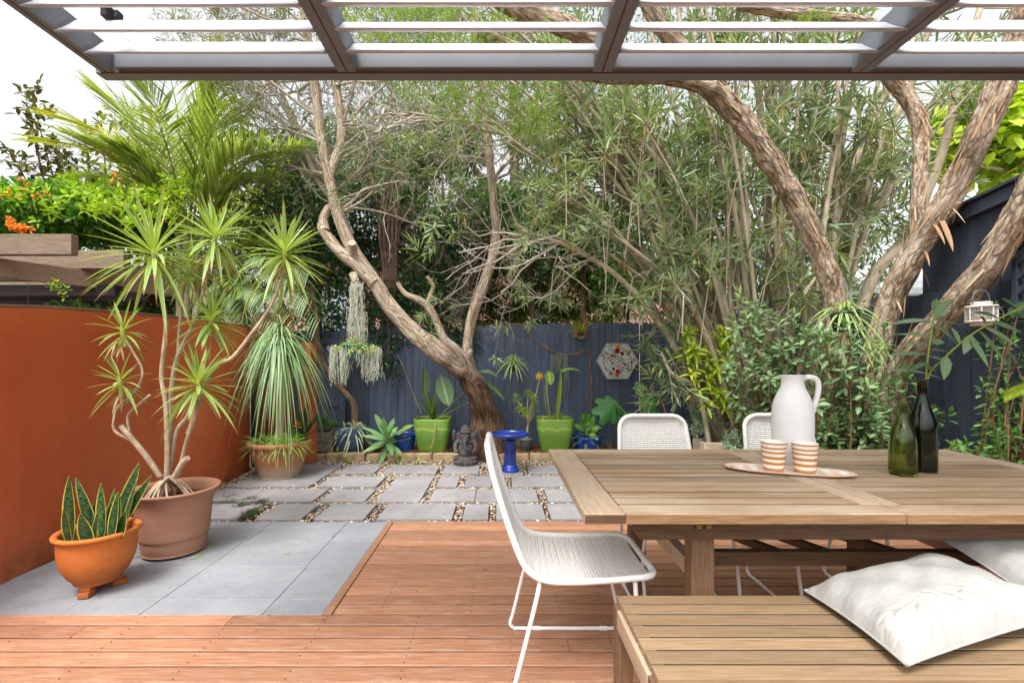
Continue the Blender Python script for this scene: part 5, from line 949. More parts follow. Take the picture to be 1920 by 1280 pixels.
for sg in (1, -1):                                   # two paisleys, point symmetric
    path = [(-.19, .10), (-.155, .13), (-.12, .12), (-.12, .085), (-.15, .03), (-.155, -.03), (-.13, -.085), (-.07, -.13), (-.0, -.15), (.06, -.13), (.085, -.10)]; out, _ = spline(np.array([(a, b, 0) for a, b in [(-.14, .11), (-.175, .13), (-.20, .07), (-.205, .0), (-.18, -.08), (-.12, -.15), (-.04, -.18), (.03, -.17), (.075, -.13)]]), 1, 6)
    for i, p_ in enumerate(out): dot(mm['terracotta_tesserae' if i % 2 else 'peach_tesserae'], sg * p_[0], sg * p_[1], .0095, 5, i)
    inn = out * (.80, .82, 1)
    for i, p_ in enumerate(inn[::2]): dot(mm['purple_tesserae' if i % 3 else 'white_tesserae'], sg * p_[0], sg * p_[1], .0065, 5, i)
    mid, _ = spline(np.array([(-.12, .07, 0), (-.04, .0, 0), (.03, -.05, 0), (.08, -.10, 0)]), 1, 7)
    for i, p_ in enumerate(mid): dot(mm['terracotta_tesserae'], sg * p_[0], sg * p_[1], .008, 5, i); dot(mm['green_tesserae'], sg * (p_[0] - .022), sg * (p_[1] - .024), .006, 5, i)
    for x, y, c_, r_ in ((.0, .145, 'crimson_tesserae', .045), (.0, .21, 'orange_tesserae', .045), (.06, .11, 'crimson_tesserae', .025)):
        for k in range(7): pet(mm[c_], sg * x, sg * y, r_, .011, k * .8976 + .3)
        dot(mm['white_tesserae'], sg * x, sg * y, .009, 6)
    for x, y in ((-.1, .21), (-.06, .18), (-.14, .17), (.08, .21), (.11, .17), (.14, .13), (-.07, .23), (.05, .23), (.17, .15), (-.09, .15), (.09, .14)): pet(mm['green_tesserae'], sg * x, sg * y, .026, .008, x * 40); 
rm_ = np.random.default_rng(5)
for k in range(420):
    x, y = rm_.uniform(-.26, .26), rm_.uniform(-.24, .24)
    if abs(y) * .577 + abs(x) > .285 or abs(y) > .235: continue
    dot(mm['white_tesserae'] if k % 3 else M_MINT, x, y, rm_.uniform(.007, .011), int(rm_.integers(4, 6)), rm_.uniform(0, 3))
for k in range(46):
    a = rm_.uniform(0, 6.283); rr = rm_.uniform(.08, .24); x, y = rr * math.cos(a), rr * math.sin(a) * .9; c_ = ['orange_tesserae', 'crimson_tesserae', 'green_tesserae', 'terracotta_tesserae', 'green_tesserae'][k % 5]
    for q_ in range(5): pet(mm[c_], x, y, .017, .0055, q_ * 1.257 + a) if k % 2 else None
    dot(mm[c_], x, y, .008, 6, a)
M_MINT.build('mint_tesserae', m_plain('mint_tesserae_glaze', '#b4ccc0', .3), hx, smooth=False)['kind'] = 'stuff'
for k, b in mm.items(): b.build(k, m_plain(k + '_glaze', cols[k], .25), hx, smooth=False)['kind'] = 'stuff'
MB().tube([hc + (0, .01, .28), hc + (0, .02, .42)], .002, 4).build('hanging_wire', M_WIRE, hx)
# lantern
c = P(1840, 611, 3.0); ln = thing('lantern', 'small weathered white metal lantern with a wire handle hanging from the paperbark trunk', 'lantern', c); M_LN = m_terra('flaking_white', '#ccc8c2', '#e8e4de', None, ('#a87444', .10, .35))
MB().lathe([(0, 0), (.052, 0), (.054, .018), (.05, .02)], c, 24).build('base', M_LN, ln); MB().lathe([(.048, .02), (.078, .022), (.08, .03), (.078, .034), (.05, .034)], c, 32).build('rim', M_LN, ln)
MB().lathe([(.05, .118), (.078, .118), (.08, .126), (.076, .13), (.05, .132), (.048, .142), (.052, .144), (.052, .152), (.046, .154)], c, 32).build('rim', M_LN, ln)
m = MB()
for k in range(40):
    a = 6.283 * k / 40
    if k % 5 == 0: m.tube([c + (.073 * math.cos(a), .073 * math.sin(a), .034), c + (.073 * math.cos(a), .073 * math.sin(a), .118)], .0045, 6)
    else:
        for s in (-.08, .08): m.tube([c + (.071 * math.cos(a - s), .071 * math.sin(a - s), .034), c + (.071 * math.cos(a + s), .071 * math.sin(a + s), .118)], .0012, 3)
m.build('mesh_panels', M_LN, ln); MB().lathe([(0, .03), (.03, .03), (.03, .09), (0, .091)], c, 16).build('candle', m_plain('ivory_wax', '#d8c8a8', .5), ln)
MB().tube([c + (-.055, 0, .14), c + (-.055, 0, .18), c + (-.045, 0, .215), c + (-.02, 0, .232), c + (.012, 0, .232), c + (.04, 0, .215), c + (.052, 0, .18), c + (.055, 0, .14)], .003, 7, sub=5).build('handle', M_WIRE, ln); MB().tube([c + (.052, 0, .15), c + (.10, 0, .13), c + (.13, -.01, .09), c + (.135, -.01, .04)], .0025, 6, sub=5).build('spare_hook', M_WIRE, ln)
# ---------------- trees and large shrubs ----------------
M_CB = m_bark('crooked_tree_bark', [(.25, '#5e4c3e'), (.45, '#9a8672'), (.65, '#bcab96'), (.85, '#d8cab6')], 4.5, .9, 3, 1.0, .022, .85)
M_CBD_ = m_bark('dark_base_bark', [(.3, '#3a2a20'), (.5, '#5e4736'), (.75, '#86705a')], 4, 1.5, 3.5, 1.0, .03, .9)
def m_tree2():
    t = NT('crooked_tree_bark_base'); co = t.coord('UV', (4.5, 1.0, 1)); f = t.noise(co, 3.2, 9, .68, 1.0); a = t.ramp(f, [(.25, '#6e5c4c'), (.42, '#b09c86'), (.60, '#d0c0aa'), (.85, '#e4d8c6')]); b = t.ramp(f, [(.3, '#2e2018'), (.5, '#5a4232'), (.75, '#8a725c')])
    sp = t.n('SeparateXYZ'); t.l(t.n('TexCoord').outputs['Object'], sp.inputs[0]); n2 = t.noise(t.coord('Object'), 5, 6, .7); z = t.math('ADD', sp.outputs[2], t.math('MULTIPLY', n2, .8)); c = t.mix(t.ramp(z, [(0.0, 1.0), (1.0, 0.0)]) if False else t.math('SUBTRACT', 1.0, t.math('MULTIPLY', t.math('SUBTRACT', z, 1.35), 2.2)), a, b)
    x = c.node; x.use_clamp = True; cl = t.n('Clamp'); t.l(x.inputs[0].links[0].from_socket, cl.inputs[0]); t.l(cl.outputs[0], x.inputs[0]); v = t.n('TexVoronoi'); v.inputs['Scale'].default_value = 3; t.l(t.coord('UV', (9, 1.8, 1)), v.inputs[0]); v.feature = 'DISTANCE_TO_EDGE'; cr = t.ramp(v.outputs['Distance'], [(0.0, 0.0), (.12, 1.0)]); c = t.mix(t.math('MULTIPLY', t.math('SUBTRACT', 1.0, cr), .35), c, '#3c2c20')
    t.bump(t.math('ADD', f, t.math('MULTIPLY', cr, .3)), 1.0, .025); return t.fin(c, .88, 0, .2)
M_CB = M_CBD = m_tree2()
M_TW = m_bark('twig_bark', [(.3, '#94877a'), (.7, '#cdc2b4')], 4, 2, 3, .4, .003)
ct = thing('crooked_tree', 'crooked tree with pale limbs and a dark trunk leaning left before the back fence', 'tree', P(912, 850, 6.15))
q = [P(918, 862, 6.2), P(914, 830, 6.2), P(908, 780, 6.17), P(896, 735, 6.12), P(870, 695, 6.05), P(835, 668, 5.95), P(795, 640, 5.87), P(760, 608, 5.8), P(728, 570, 5.75), P(700, 525, 5.7), P(668, 478, 5.65), P(640, 420, 5.6), P(618, 340, 5.55), P(602, 260, 5.5), P(592, 170, 5.45), P(575, 60, 5.4), P(560, -120, 5.3)]
m = MB(); m.tube(q[:7], np.array([.245, .205, .178, .165, .152, .138, .122]), 26, sub=12, flute=.11, jit=.018, seed=2)
for a, b, r_ in (((890, 872, 6.05), (905, 800, 6.08), .07), ((940, 872, 6.1), (925, 790, 6.1), .08), ((950, 866, 6.25), (930, 770, 6.2), .08), ((905, 876, 6.0), (912, 820, 6.03), .06)): m.tube([P(*a), (P(*a) + P(*b)) / 2 + (0, -.02, 0), P(*b)], [r_ * .9, r_, r_ * .5], 12, sub=6, flute=.1, seed=int(r_ * 100))
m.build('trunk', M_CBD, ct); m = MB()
m.tube(q[5:], np.array([.135, .12, .108, .098, .088, .08, .07, .062, .057, .053, .05, .042]), 22, sub=10, flute=.07, jit=.012, seed=4)
m.tube([P(700, 530, 5.66), P(672, 500, 5.62), P(640, 474, 5.6), P(612, 442, 5.6), P(600, 424, 5.6)], [.072, .072, .068, .06, .04], 16, sub=8, flute=.12, jit=.015, seed=5)
m.tube([P(608, 432, 5.6), P(606, 410, 5.62), P(617, 390, 5.65), P(634, 385, 5.68), P(626, 360, 5.65)], [.06, .05, .044, .04, .032], 14, sub=6, flute=.1, seed=6)
m.tube([P(604, 430, 5.6), P(596, 418, 5.58)], [.05, .012], 8)
m.tube([P(662, 515, 5.5), P(668, 530, 5.42)], [.05, .04], 10); m.tube([P(662, 470, 5.55), P(660, 455, 5.45)], [.05, .045], 12)
m.tube([P(884, 705, 6.05), P(876, 665, 6.0), P(878, 630, 5.98), P(886, 590, 5.95), P(902, 545, 5.93), P(922, 490, 5.9), P(931, 440, 5.9), P(927, 390, 5.88), P(920, 320, 5.86), P(915, 250, 5.85), P(908, 170, 5.82), P(893, 60, 5.8), P(885, -120, 5.8)], [.09, .068, .065, .064, .066, .062, .058, .056, .053, .05, .047, .043, .036], 18, sub=10, flute=.08, jit=.012, seed=7)
m.tube([P(893, 720, 6.0), P(870, 672, 5.92), P(835, 638, 5.85), P(822, 610, 5.83), P(805, 578, 5.8), P(785, 562, 5.78), P(760, 550, 5.78), P(745, 530, 5.78)], [.075, .062, .055, .05, .048, .04, .032, .022], 14, sub=8, flute=.1, jit=.012, seed=8)
m.tube([P(800, 572, 5.8), P(808, 550, 5.78), P(812, 535, 5.76), P(800, 518, 5.76)], [.03, .028, .024, .018], 9, sub=5); m.tube([P(870, 680, 5.92), P(880, 664, 5.9), P(884, 655, 5.9)], [.04, .04, .03], 8)
m.tube([P(602, 250, 5.5), P(592, 235, 5.5), P(586, 225, 5.48)], [.05, .04, .03], 8); m.tube([P(617, 330, 5.55), P(640, 260, 5.6), P(632, 170, 5.65), P(610, 60, 5.65), P(600, -60, 5.6)], [.06, .055, .05, .045, .04], 12, sub=8, flute=.08, seed=9)
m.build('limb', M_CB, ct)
# bare twig crown
ends = []; m = MB()
roots = [(618, 330, 5.55, -1, .2), (606, 270, 5.5, -1, .5), (600, 220, 5.5, -1, .7), (592, 150, 5.45, -1, .4), (640, 240, 5.6, 1, .3), (630, 160, 5.6, 1, .4), (585, 80, 5.4, -1, .5), (610, 60, 5.6, 1, .3), (575, 20, 5.4, -1, .6), (617, 300, 5.6, 1, .25), (570, -40, 5.4, -1, .5), (600, -60, 5.6, 1, .6),
         (632, 400, 5.65, 1, .1), (626, 360, 5.65, 1, .3), (918, 300, 6.1, -1, .2), (915, 240, 5.85, -1, .1), (908, 160, 5.8, -1, .5), (895, 60, 5.8, -1, .3), (922, 340, 5.88, 1, .4), (905, 130, 5.8, 1, .4), (885, 0, 5.8, 1, .4), (890, -60, 5.8, -1, .6)]
for px, py, d, sg, up in roots:
    for rep in range(3): grow(m, P(px, py, d), (sg * random.uniform(.5, 1.0), random.uniform(-.35, .5), up + random.uniform(-.2, .4)), random.uniform(.8, 1.15), .019, 3, ends, .5, (2, 4), 6, .05, .66)
m.build('twigs', M_TW, ct); M_CL = m_leaf('grey_green_leaf', '#5c6e44', '#8c9c6c', .5, .3); m = MB(); sel = [e for e in ends if e[0][2] > 3.1 and not (870 < 938 + e[0][0] / e[0][1] * F < 950)]
for p_, d_ in sel:
    if random.random() < .62: rosette(m, p_, d_ + (0, 0, -.1), 9, .075, .011, 10, 100, K=2, prof='lance', stack=.09)
m.build('crown_foliage', M_CL, ct); print('twig ends', len(ends))
# long left limbs of the same tree against the white sky
m = MB(); ends = []
for pth in ([(592, 330, 5.7), (560, 250, 5.75), (520, 180, 5.8), (470, 110, 5.85), (420, 40, 5.9)], [(640, 400, 5.8), (590, 330, 5.85), (555, 260, 5.9), (500, 210, 5.9), (440, 190, 5.9)], [(660, 440, 5.8), (610, 340, 5.85), (540, 200, 5.9), (500, 90, 5.95), (470, -40, 6.0)]):
    pts = [P(*u) for u in pth]; m.tube(pts, np.linspace(.035, .012, len(pts)), 8, sub=6, flute=.08)
    for k in range(1, len(pts)):
        for rep in range(4): grow(m, pts[k], (random.uniform(-1, .3), random.uniform(-.3, .4), random.uniform(.1, 1)), .7, .01, 2, ends, .45, (2, 4), 5, .1, .65)
m.build('limb', M_TW, ct); m = MB()
for p_, d_ in ends:
    if random.random() < .7: rosette(m, p_, d_, 9, .07, .009, 8, 90, K=2, prof='lance', stack=.08)
m.build('crown_foliage', m_leaf('silvery_leaf', '#6e7450', '#a3a383', .5, .3), ct)

# paperbark: three leaning stems with peeling bark
def m_paper():
    t = NT('paperbark'); co = t.coord('UV', (7, 2.4, 1)); f = t.noise(co, 3.0, 11, .74, 1.2); c = t.ramp(f, [(.32, '#4c3628'), (.42, '#967458'), (.48, '#c4aa90'), (.58, '#dccdb8'), (.75, '#ece4d8')])
    w_ = t.n('VectorMath', operation='ADD'); n0 = t.n('TexNoise'); n0.inputs['Scale'].default_value = 9; t.l(t.coord('UV', (1, .4, 1)), n0.inputs[0]); t.l(t.coord('UV', (26, 7, 1)), w_.inputs[0]); t.l(t.mix(1, n0.outputs['Color'], (1.6, 1.6, 1.6, 1), 'MULTIPLY'), w_.inputs[1])
    v = t.n('TexVoronoi', feature='DISTANCE_TO_EDGE'); v.inputs['Scale'].default_value = 1; t.l(w_.outputs[0], v.inputs[0]); cr = t.ramp(v.outputs['Distance'], [(.0, 0.0), (.16, 1.0)]); gate = t.ramp(t.noise(t.coord('Object'), 4, 3), [(.42, 0.0), (.56, 1.0)])
    c = t.mix(t.math('MULTIPLY', t.math('MULTIPLY', t.math('SUBTRACT', 1.0, cr), gate), .75), c, '#4a3628')
    g = t.noise(t.coord('UV', (24, 8, 1)), 4, 7, .75, .6); c = t.mix(t.math('MULTIPLY', t.ramp(g, [(.50, 0.0), (.58, 1.0)]), .5), c, '#82796a')
    d = t.noise(t.coord('Object'), 2.4, 4); c = t.mix(t.math('MULTIPLY', t.ramp(d, [(.52, 0.0), (.62, 1.0)]), .5), c, '#6c6248')
    t.bump(t.math('ADD', t.math('ADD', f, t.math('MULTIPLY', g, .6)), t.math('MULTIPLY', cr, .35)), 1.0, .03); return t.fin(c, .85, 0, .2)
M_PB = m_paper(); M_FLK = m_leaf('bark_flake', '#a07a58', '#d8bc9c', .85, .25)
def disp_tube(mb, pts, rad, n=40, sub=16, amp=.12, seed=0):
    """trunk with long ridges, broken plates and peeling steps"""
    from mathutils import noise as mn
    p, r = spline(np.array(pts), np.array(rad), sub); b = MB(); b.tube(p, r, n, flute=.07, seed=seed); V = b.v[0]; m_ = len(p); V3 = V.reshape(m_, n, 3); ax = p[:, None]; dr = V3 - ax; L = np.concatenate([[0], np.cumsum(np.linalg.norm(np.diff(p, axis=0), axis=1))])
    k = np.zeros((m_, n))
    for i in range(m_):
        for j in range(n):
            a = 6.2832 * j / n; tw = L[i] * 1.1; v = Vector((math.cos(a + tw) * 1.5 + seed, math.sin(a + tw) * 1.5, L[i] * 1.7)); f = mn.noise(v * 1.3); h = mn.noise(Vector((v.x * 3.2, v.y * 3.2, v.z * 1.6))); k[i, j] = f * .8 + (.45 if h > .06 else -.25) + mn.noise(v * 6) * .35
    b.v[0] = (ax + dr * (1 + amp * k[..., None])).reshape(-1, 3); off = mb.n
    for v, f, u in zip(b.v, b.f, b.uv): pass
    mb.v += b.v; mb.f += [f + off for f in b.f]; mb.uv += b.uv; mb.n += b.n; return p, r
def flakes(mb, p, r, n_, L=(.05, .16), W=(.015, .05)):
    T = unit(np.gradient(p, axis=0)); i = RG.integers(0, len(p), n_); R_ = rdir(n_); R_ = unit(R_ - T[i] * np.sum(R_ * T[i], 1)[:, None]); sg = np.where(RG.uniform(size=n_) < .6, -1, 1)[:, None]
    D = T[i] * sg + R_ * (RG.uniform(0, 1, (n_, 1)) ** 4 * .45 - .03) + RG.normal(size=(n_, 3)) * .06; leaves(mb, p[i] + R_ * (r[i] * 1.01)[:, None], D, RG.uniform(*L, n_), RG.uniform(*W, n_), K=4, prof='strap', droop=RG.uniform(-.02, .06, n_), fold=.15, N=R_)
pb = thing('paperbark_tree', 'big paperbark tree with three thick leaning trunks of peeling cream and brown bark at right', 'tree', (3.0, 4.1, 0)); fl = MB(); tr_ = []
stems = [([P(1578, 860, 4.2), P(1572, 760, 4.2), P(1574, 660, 4.2), P(1570, 590, 4.2), P(1558, 530, 4.18), P(1528, 455, 4.15), P(1490, 375, 4.1), P(1440, 295, 4.05), P(1390, 225, 4.0), P(1335, 165, 3.95), P(1290, 110, 3.9), P(1240, 50, 3.85), P(1190, -40, 3.8)], [.20, .17, .165, .15, .15, .15, .15, .155, .15, .14, .12, .11, .1]),
         ([P(1625, 860, 4.05), P(1632, 760, 4.05), P(1640, 680, 4.02), P(1662, 590, 3.95), P(1690, 520, 3.85), P(1730, 450, 3.75), P(1775, 380, 3.62), P(1815, 300, 3.5), P(1850, 220, 3.4), P(1885, 140, 3.35), P(1920, 40, 3.3), P(1950, -60, 3.25)], [.20, .17, .15, .155, .155, .16, .15, .145, .15, .15, .14, .13]),
         ([P(1650, 880, 3.95), P(1655, 800, 3.9), P(1672, 730, 3.85), P(1705, 665, 3.7), P(1760, 605, 3.5), P(1820, 540, 3.3), P(1872, 470, 3.15), P(1915, 395, 3.05), P(1960, 300, 2.95), P(2010, 200, 2.9)], [.2, .17, .155, .15, .15, .15, .14, .135, .13, .12]),
         ([P(1712, 490, 3.82), P(1718, 430, 3.85), P(1722, 350, 3.9), P(1728, 280, 3.92), P(1722, 225, 3.95), P(1700, 180, 3.98), P(1660, 130, 4.0), P(1640, 60, 4.05), P(1600, 40, 4.0), P(1480, 25, 3.95), P(1380, 10, 3.9)], [.10, .10, .10, .10, .11, .12, .11, .10, .09, .085, .07])]
for k, (a, r_) in enumerate(stems):
    m = MB(); p, r = disp_tube(m, a, np.array(r_) * (.57 if k < 3 else .5), 44, 20, .12, seed=k * 3.7 + 1); m.build('trunk', M_PB, pb); flakes(fl, p, r, 150, (.06, .26), (.008, .022))
for a, r_ in (([P(1290, 110, 3.9), P(1200, 118, 3.8), P(1120, 80, 3.7), P(1060, 50, 3.6), P(980, 20, 3.5), P(900, -20, 3.4)], [.09, .085, .08, .075, .07, .06]), ([P(1335, 165, 3.9), P(1250, 146, 3.8), P(1120, 142, 3.6), P(1000, 112, 3.5), P(900, 60, 3.5)], [.06, .055, .05, .05, .045])):
    m = MB(); p, r = disp_tube(m, a, r_, 26, 12, .12, seed=9); m.build('branch', M_PB, pb); flakes(fl, p, r, 50, (.06, .2), (.008, .02))
for px, py, tx, ty, d, wd in ((1778, 418, 1795, 460, 3.5, .06), (1765, 425, 1780, 450, 3.5, .04), (1748, 475, 1752, 492, 3.6, .03), (1690, 560, 1700, 580, 3.8, .03), (1800, 395, 1818, 412, 3.45, .015)): a = P(px - 14, py - 4, d + .08); b = P(tx - 10, ty, d - .04); leaves(fl, a, b - a, np.linalg.norm(b - a) * 1.1, wd, K=8, prof='strap', droop=.1, fold=.4, N=(0, -1, .3))
fl.build('peeling_bark', M_FLK, pb)['kind'] = 'stuff'
# its fine needle sprays
M_NEED = m_leaf('needle', '#7c9a4a', '#a9bf70', .5, .4); m = MB()
for px, py, d, k, s_ in ((860, 175, 3.6, 60, .12), (890, 190, 3.6, 60, .12), (940, 130, 3.5, 50, .12), (1000, 230, 3.7, 90, .11), (1015, 205, 3.7, 50, .1), (960, 200, 3.6, 30, .1), (760, 30, 3.5, 90, .2), (820, 20, 3.5, 80, .2), (720, 40, 3.6, 60, .18), (690, 10, 3.6, 50, .15), (860, 60, 3.5, 60, .15), (930, 80, 3.5, 60, .12), (1045, 40, 3.6, 30, .1), (620, 90, 3.9, 20, .1), (1500, 40, 3.9, 30, .1), (1530, 60, 3.9, 20, .08), (775, 60, 3.5, 50, .14), (905, 165, 3.6, 40, .14)):
    c = P(px, py, d); pts = c + RG.normal(size=(k, 3)) * s_
    for q_ in pts: n_ = 34; ax = unit(RG.normal(size=3) + (0, 0, -.4)); st_ = q_ + ax * RG.uniform(0, .1, (n_, 1)); leaves(m, st_, ax * .8 + rdir(n_) * .8, RG.uniform(.025, .05, n_), .0032, K=1, prof='blade', droop=.1)
m.build('needle_sprays', M_NEED, pb)

# oleander thicket
ol = thing('oleander', 'huge multi stemmed oleander with long narrow leaves filling the garden behind the table', 'shrub', (2.9, 5.2, 0)); M_OB = m_bark('oleander_bark', [(.3, '#8a7e6c'), (.55, '#b8ab94'), (.8, '#d6ccb6')], 5, 1.4, 3, .5, .006)
M_OL = m_leaf('oleander_leaf', '#586c4c', '#9aaa84', .36, .34, mid=('#94a878', .03)); M_OL2 = m_leaf('oleander_young_leaf', '#6c8450', '#a6b67c', .42, .35, mid=('#a8b880', .03))
wood = MB(); nodes = []; rs = np.random.default_rng(21)
def ostem(base, tip, bow, r0):
    mid = (base + tip) / 2 + bow; pts, rr = spline(np.array([base, base * .6 + mid * .4 + bow * .2, mid, mid * .45 + tip * .55 + bow * .2, tip]), np.array([r0, r0 * .9, r0 * .75, r0 * .5, r0 * .25]), 6); wood.tube(pts, rr, 8, cap=0)
    return pts
bases = [P(1375 + 20 * k, 775 - 6 * k, 5.3 - .05 * k) for k in range(9)]
tips = []
for k in range(78):
    tx = rs.uniform(820, 1950); ty = rs.uniform(-160, 240)
    if k % 4 == 0: tx = rs.uniform(940, 1250); ty = rs.uniform(150, 420)
    if k % 5 == 1: tx = rs.uniform(1250, 1750); ty = rs.uniform(-200, 60)
    tips.append((tx, ty, rs.uniform(4.5, 5.9)))
for tx, ty, td in tips:
    b = bases[int(np.clip((tx - 900) / 1000 * 9 + rs.normal() * 1.6, 0, 8))] + rs.normal(size=3) * (.1, .12, 0); b[2] = 0.; tp = P(tx, ty, td)
    pts = ostem(b, tp, rs.normal(size=3) * (.12, .12, .0) + np.array([(1450 - tx) / 1450 * .9, 0, .22 + abs(tx - 1450) / 2200]), rs.uniform(.02, .042)); nn_ = len(pts)
    for j in range(rs.integers(4, 8)):
        i = int(rs.uniform(.52, .98) * (nn_ - 1)); dd = unit(rs.normal(size=3) * (1, .9, .5) + (pts[min(i + 1, nn_ - 1)] - pts[i]) * 6 + (0, -.1, .1)); L = rs.uniform(.25, .6); e = pts[i] + dd * L + (0, 0, .05); wood.tube([pts[i], (pts[i] + e) / 2 + (0, 0, -.03), e], [.008, .006, .004], 4, cap=0); nodes.append((e, dd))
        if rs.uniform() < .6: d2 = unit(dd + rs.normal(size=3) * .7); e2 = (pts[i] + e) / 2 + d2 * L * .6; wood.tube([(pts[i] + e) / 2, e2], [.005, .0035], 4, cap=0); nodes.append((e2, d2))
    nodes.append((tp, unit(pts[-1] - pts[-3])))
# named thick stems seen in the photo
for a, r0 in (([(1375, 800, 5.2), (1330, 760, 5.15), (1290, 705, 5.1), (1265, 650, 5.05), (1220, 585, 5.0), (1160, 520, 4.95), (1110, 485, 4.95), (1050, 455, 4.95), (975, 432, 5.0)], .05), ([(1420, 800, 5.2), (1400, 720, 5.1), (1375, 620, 5.1), (1340, 520, 5.1), (1290, 400, 5.1), (1230, 300, 5.15), (1150, 225, 5.2), (1040, 165, 5.2)], .07), ([(1440, 800, 5.3), (1400, 680, 5.25), (1330, 560, 5.3), (1250, 450, 5.3), (1160, 370, 5.35), (1080, 300, 5.4), (980, 260, 5.4), (880, 240, 5.45)], .06),
              ([(1470, 800, 5.2), (1430, 640, 5.2), (1400, 500, 5.2), (1390, 380, 5.2), (1330, 250, 5.2), (1290, 150, 5.2), (1270, 0, 5.2)], .065), ([(1520, 800, 4.8), (1480, 655, 4.75), (1478, 600, 4.7), (1500, 560, 4.65), (1530, 520, 4.6)], .04), ([(1530, 800, 5.0), (1560, 600, 5.1), (1600, 420, 5.1), (1660, 260, 5.0), (1720, 130, 5.0), (1760, -40, 5.0)], .06), ([(1560, 800, 5.0), (1620, 560, 5.0), (1700, 440, 5.0), (1765, 290, 5.0), (1800, 150, 4.9), (1850, -30, 4.9)], .07),
              ([(1500, 800, 5.1), (1510, 600, 5.1), (1500, 420, 5.1), (1520, 260, 5.1), (1500, 60, 5.1)], .055), ([(1450, 800, 5.1), (1450, 600, 5.1), (1440, 420, 5.2), (1470, 260, 5.2), (1450, 60, 5.2)], .05), ([(1200, 390, 5.1), (1130, 300, 5.1), (1050, 250, 5.1), (960, 235, 5.1), (860, 225, 5.1), (760, 210, 5.15)], .03), ([(1340, 780, 5.0), (1310, 740, 4.95), (1260, 700, 4.9), (1240, 660, 4.9)], .03)):
    pts = [P(*u) for u in a]; 
    if a[0][1] > 775: pts[0][2] = 0
    wood.tube(pts, np.linspace(r0, r0 * .35, len(pts)), 12, sub=8, flute=.06, seed=int(r0 * 1000)); p2, _ = spline(np.array(pts), 1, 4)
    for j in range(12): i = int(rs.uniform(.45, .99) * (len(p2) - 1)); dd = unit(rs.normal(size=3)); e = p2[i] + dd * rs.uniform(.2, .45); wood.tube([p2[i], e], [.008, .004], 4, cap=0); nodes.append((e, dd))
# foliage clusters in front, placed through the shrub's volume
for k in range(230):
    px, py = rs.uniform(1000, 1760), rs.uniform(170, 600)
    if px < 1250 and py > 460: continue
    if 860 < px < 960: continue
    if px > 1700 and py > 330: continue
    if rs.uniform() < .4: px, py = rs.uniform(1230, 1680), rs.uniform(240, 520)
    e = P(px, py, rs.uniform(4.3, 5.2)); dd = unit(rs.normal(size=3) + (0, -.4, .5)); nodes.append((e, dd)); wood.tube([e, e - dd * .25 + (0, .05, -.15), e - dd * .3 + (.02, .2, -.5)], [.003, .005, .007], 4, cap=0)
for px, py, d in ((1195, 590, 4.9), (1225, 655, 4.9), (1210, 640, 5), (1230, 680, 5), (1215, 700, 5), (1245, 720, 5), (1225, 650, 4.9), (1210, 730, 5.1), (1255, 690, 5), (1240, 740, 5.1), (1205, 745, 5.2), (1270, 610, 4.9), (1250, 560, 4.9), (1205, 560, 4.9), (1225, 530, 4.9)): nodes.append((P(px, py, d), unit(rs.normal(size=3) + (-.4, -.5, .3))))
# hanging twiggy branches to the left with sparse leaf tips
for px, py in ((700, 320), (680, 330), (720, 325), (780, 460), (860, 340), (885, 380), (870, 395), (850, 370), (925, 350), (950, 330), (1010, 300), (985, 440), (1000, 390), (935, 290), (810, 440), (765, 310), (900, 300), (940, 410), (1040, 400), (1065, 360), (1030, 460), (1300, 330), (1350, 380), (1290, 420), (1400, 330), (1250, 350), (1600, 330), (1650, 380), (1690, 420), (1640, 450), (1700, 360), (1740, 300), (1660, 300), (820, 410), (640, 340), (690, 180), (660, 200), (1000, 330), (1060, 430), (700, 360), (740, 370)): nodes.append((P(px, py, rs.uniform(4.8, 5.3)), unit(rs.normal(size=3) + (-.5, -.3, .2))))
m = MB(); m2 = MB()
def clear(p_): x_ = 938 + p_[0] / p_[1] * F; y_ = 680 - (p_[2] - CAMH) / p_[1] * F; return not ((865 < x_ < 960 and 130 < y_ < 600) or (560 < x_ < 720 and 150 < y_ < 560))
for k, (p_, d_) in enumerate([e for e in nodes if clear(e[0]) and rs.uniform() < .97]): rosette(m if k % 3 else m2, p_, np.array(d_) + (0, 0, .45), 15, .185 * (.7 + .55 * ((k * 7919) % 100) / 100), .024, 8, 105, K=3, prof='lance', droop=.09, fold=.22, stack=.14)
print('oleander nodes', len(nodes)); wood.build('stems', M_OB, ol); md = MB()
for k, (p_, d_) in enumerate(nodes[::6]): rosette(md, p_ - (0, 0, .05), -np.array(d_) * .3 + (0, 0, -1), 4, .13, .018, 10, 70, K=3, droop=.3, fold=.4)
md.build('withered_leaves', m_leaf('withered_leaf', '#7a6238', '#b8a050', .7, .2), ol); m.build('foliage', M_OL, ol); m2.build('young_foliage', M_OL2, ol)
# bare curving twigs hanging over the middle of the garden
m = MB(); ends = []
for px, py, d in ((1200, 350, 5.1), (1130, 300, 5.1), (1050, 250, 5.1), (960, 235, 5.1), (1110, 485, 4.95), (1050, 455, 4.95), (1160, 370, 5.3), (1080, 300, 5.4), (980, 260, 5.4), (900, 242, 5.4), (860, 225, 5.1), (780, 215, 5.15), (1150, 225, 5.2), (1000, 440, 5.0), (1230, 330, 5.1)):
    for rep in range(4): grow(m, P(px, py, d), (-1, random.uniform(-.3, .3), random.uniform(-.45, .35)), .85, .012, 3, ends, .55, (2, 3), 5, 0, .68)
m.build('bare_twigs', M_TW, ol); m = MB()
for p_, d_ in ends:
    if random.random() < .22 and clear(p_): rosette(m, p_, d_, 10, .11, .016, 10, 95, K=3, stack=.05, droop=.15)
m.build('foliage', M_OL2, ol)

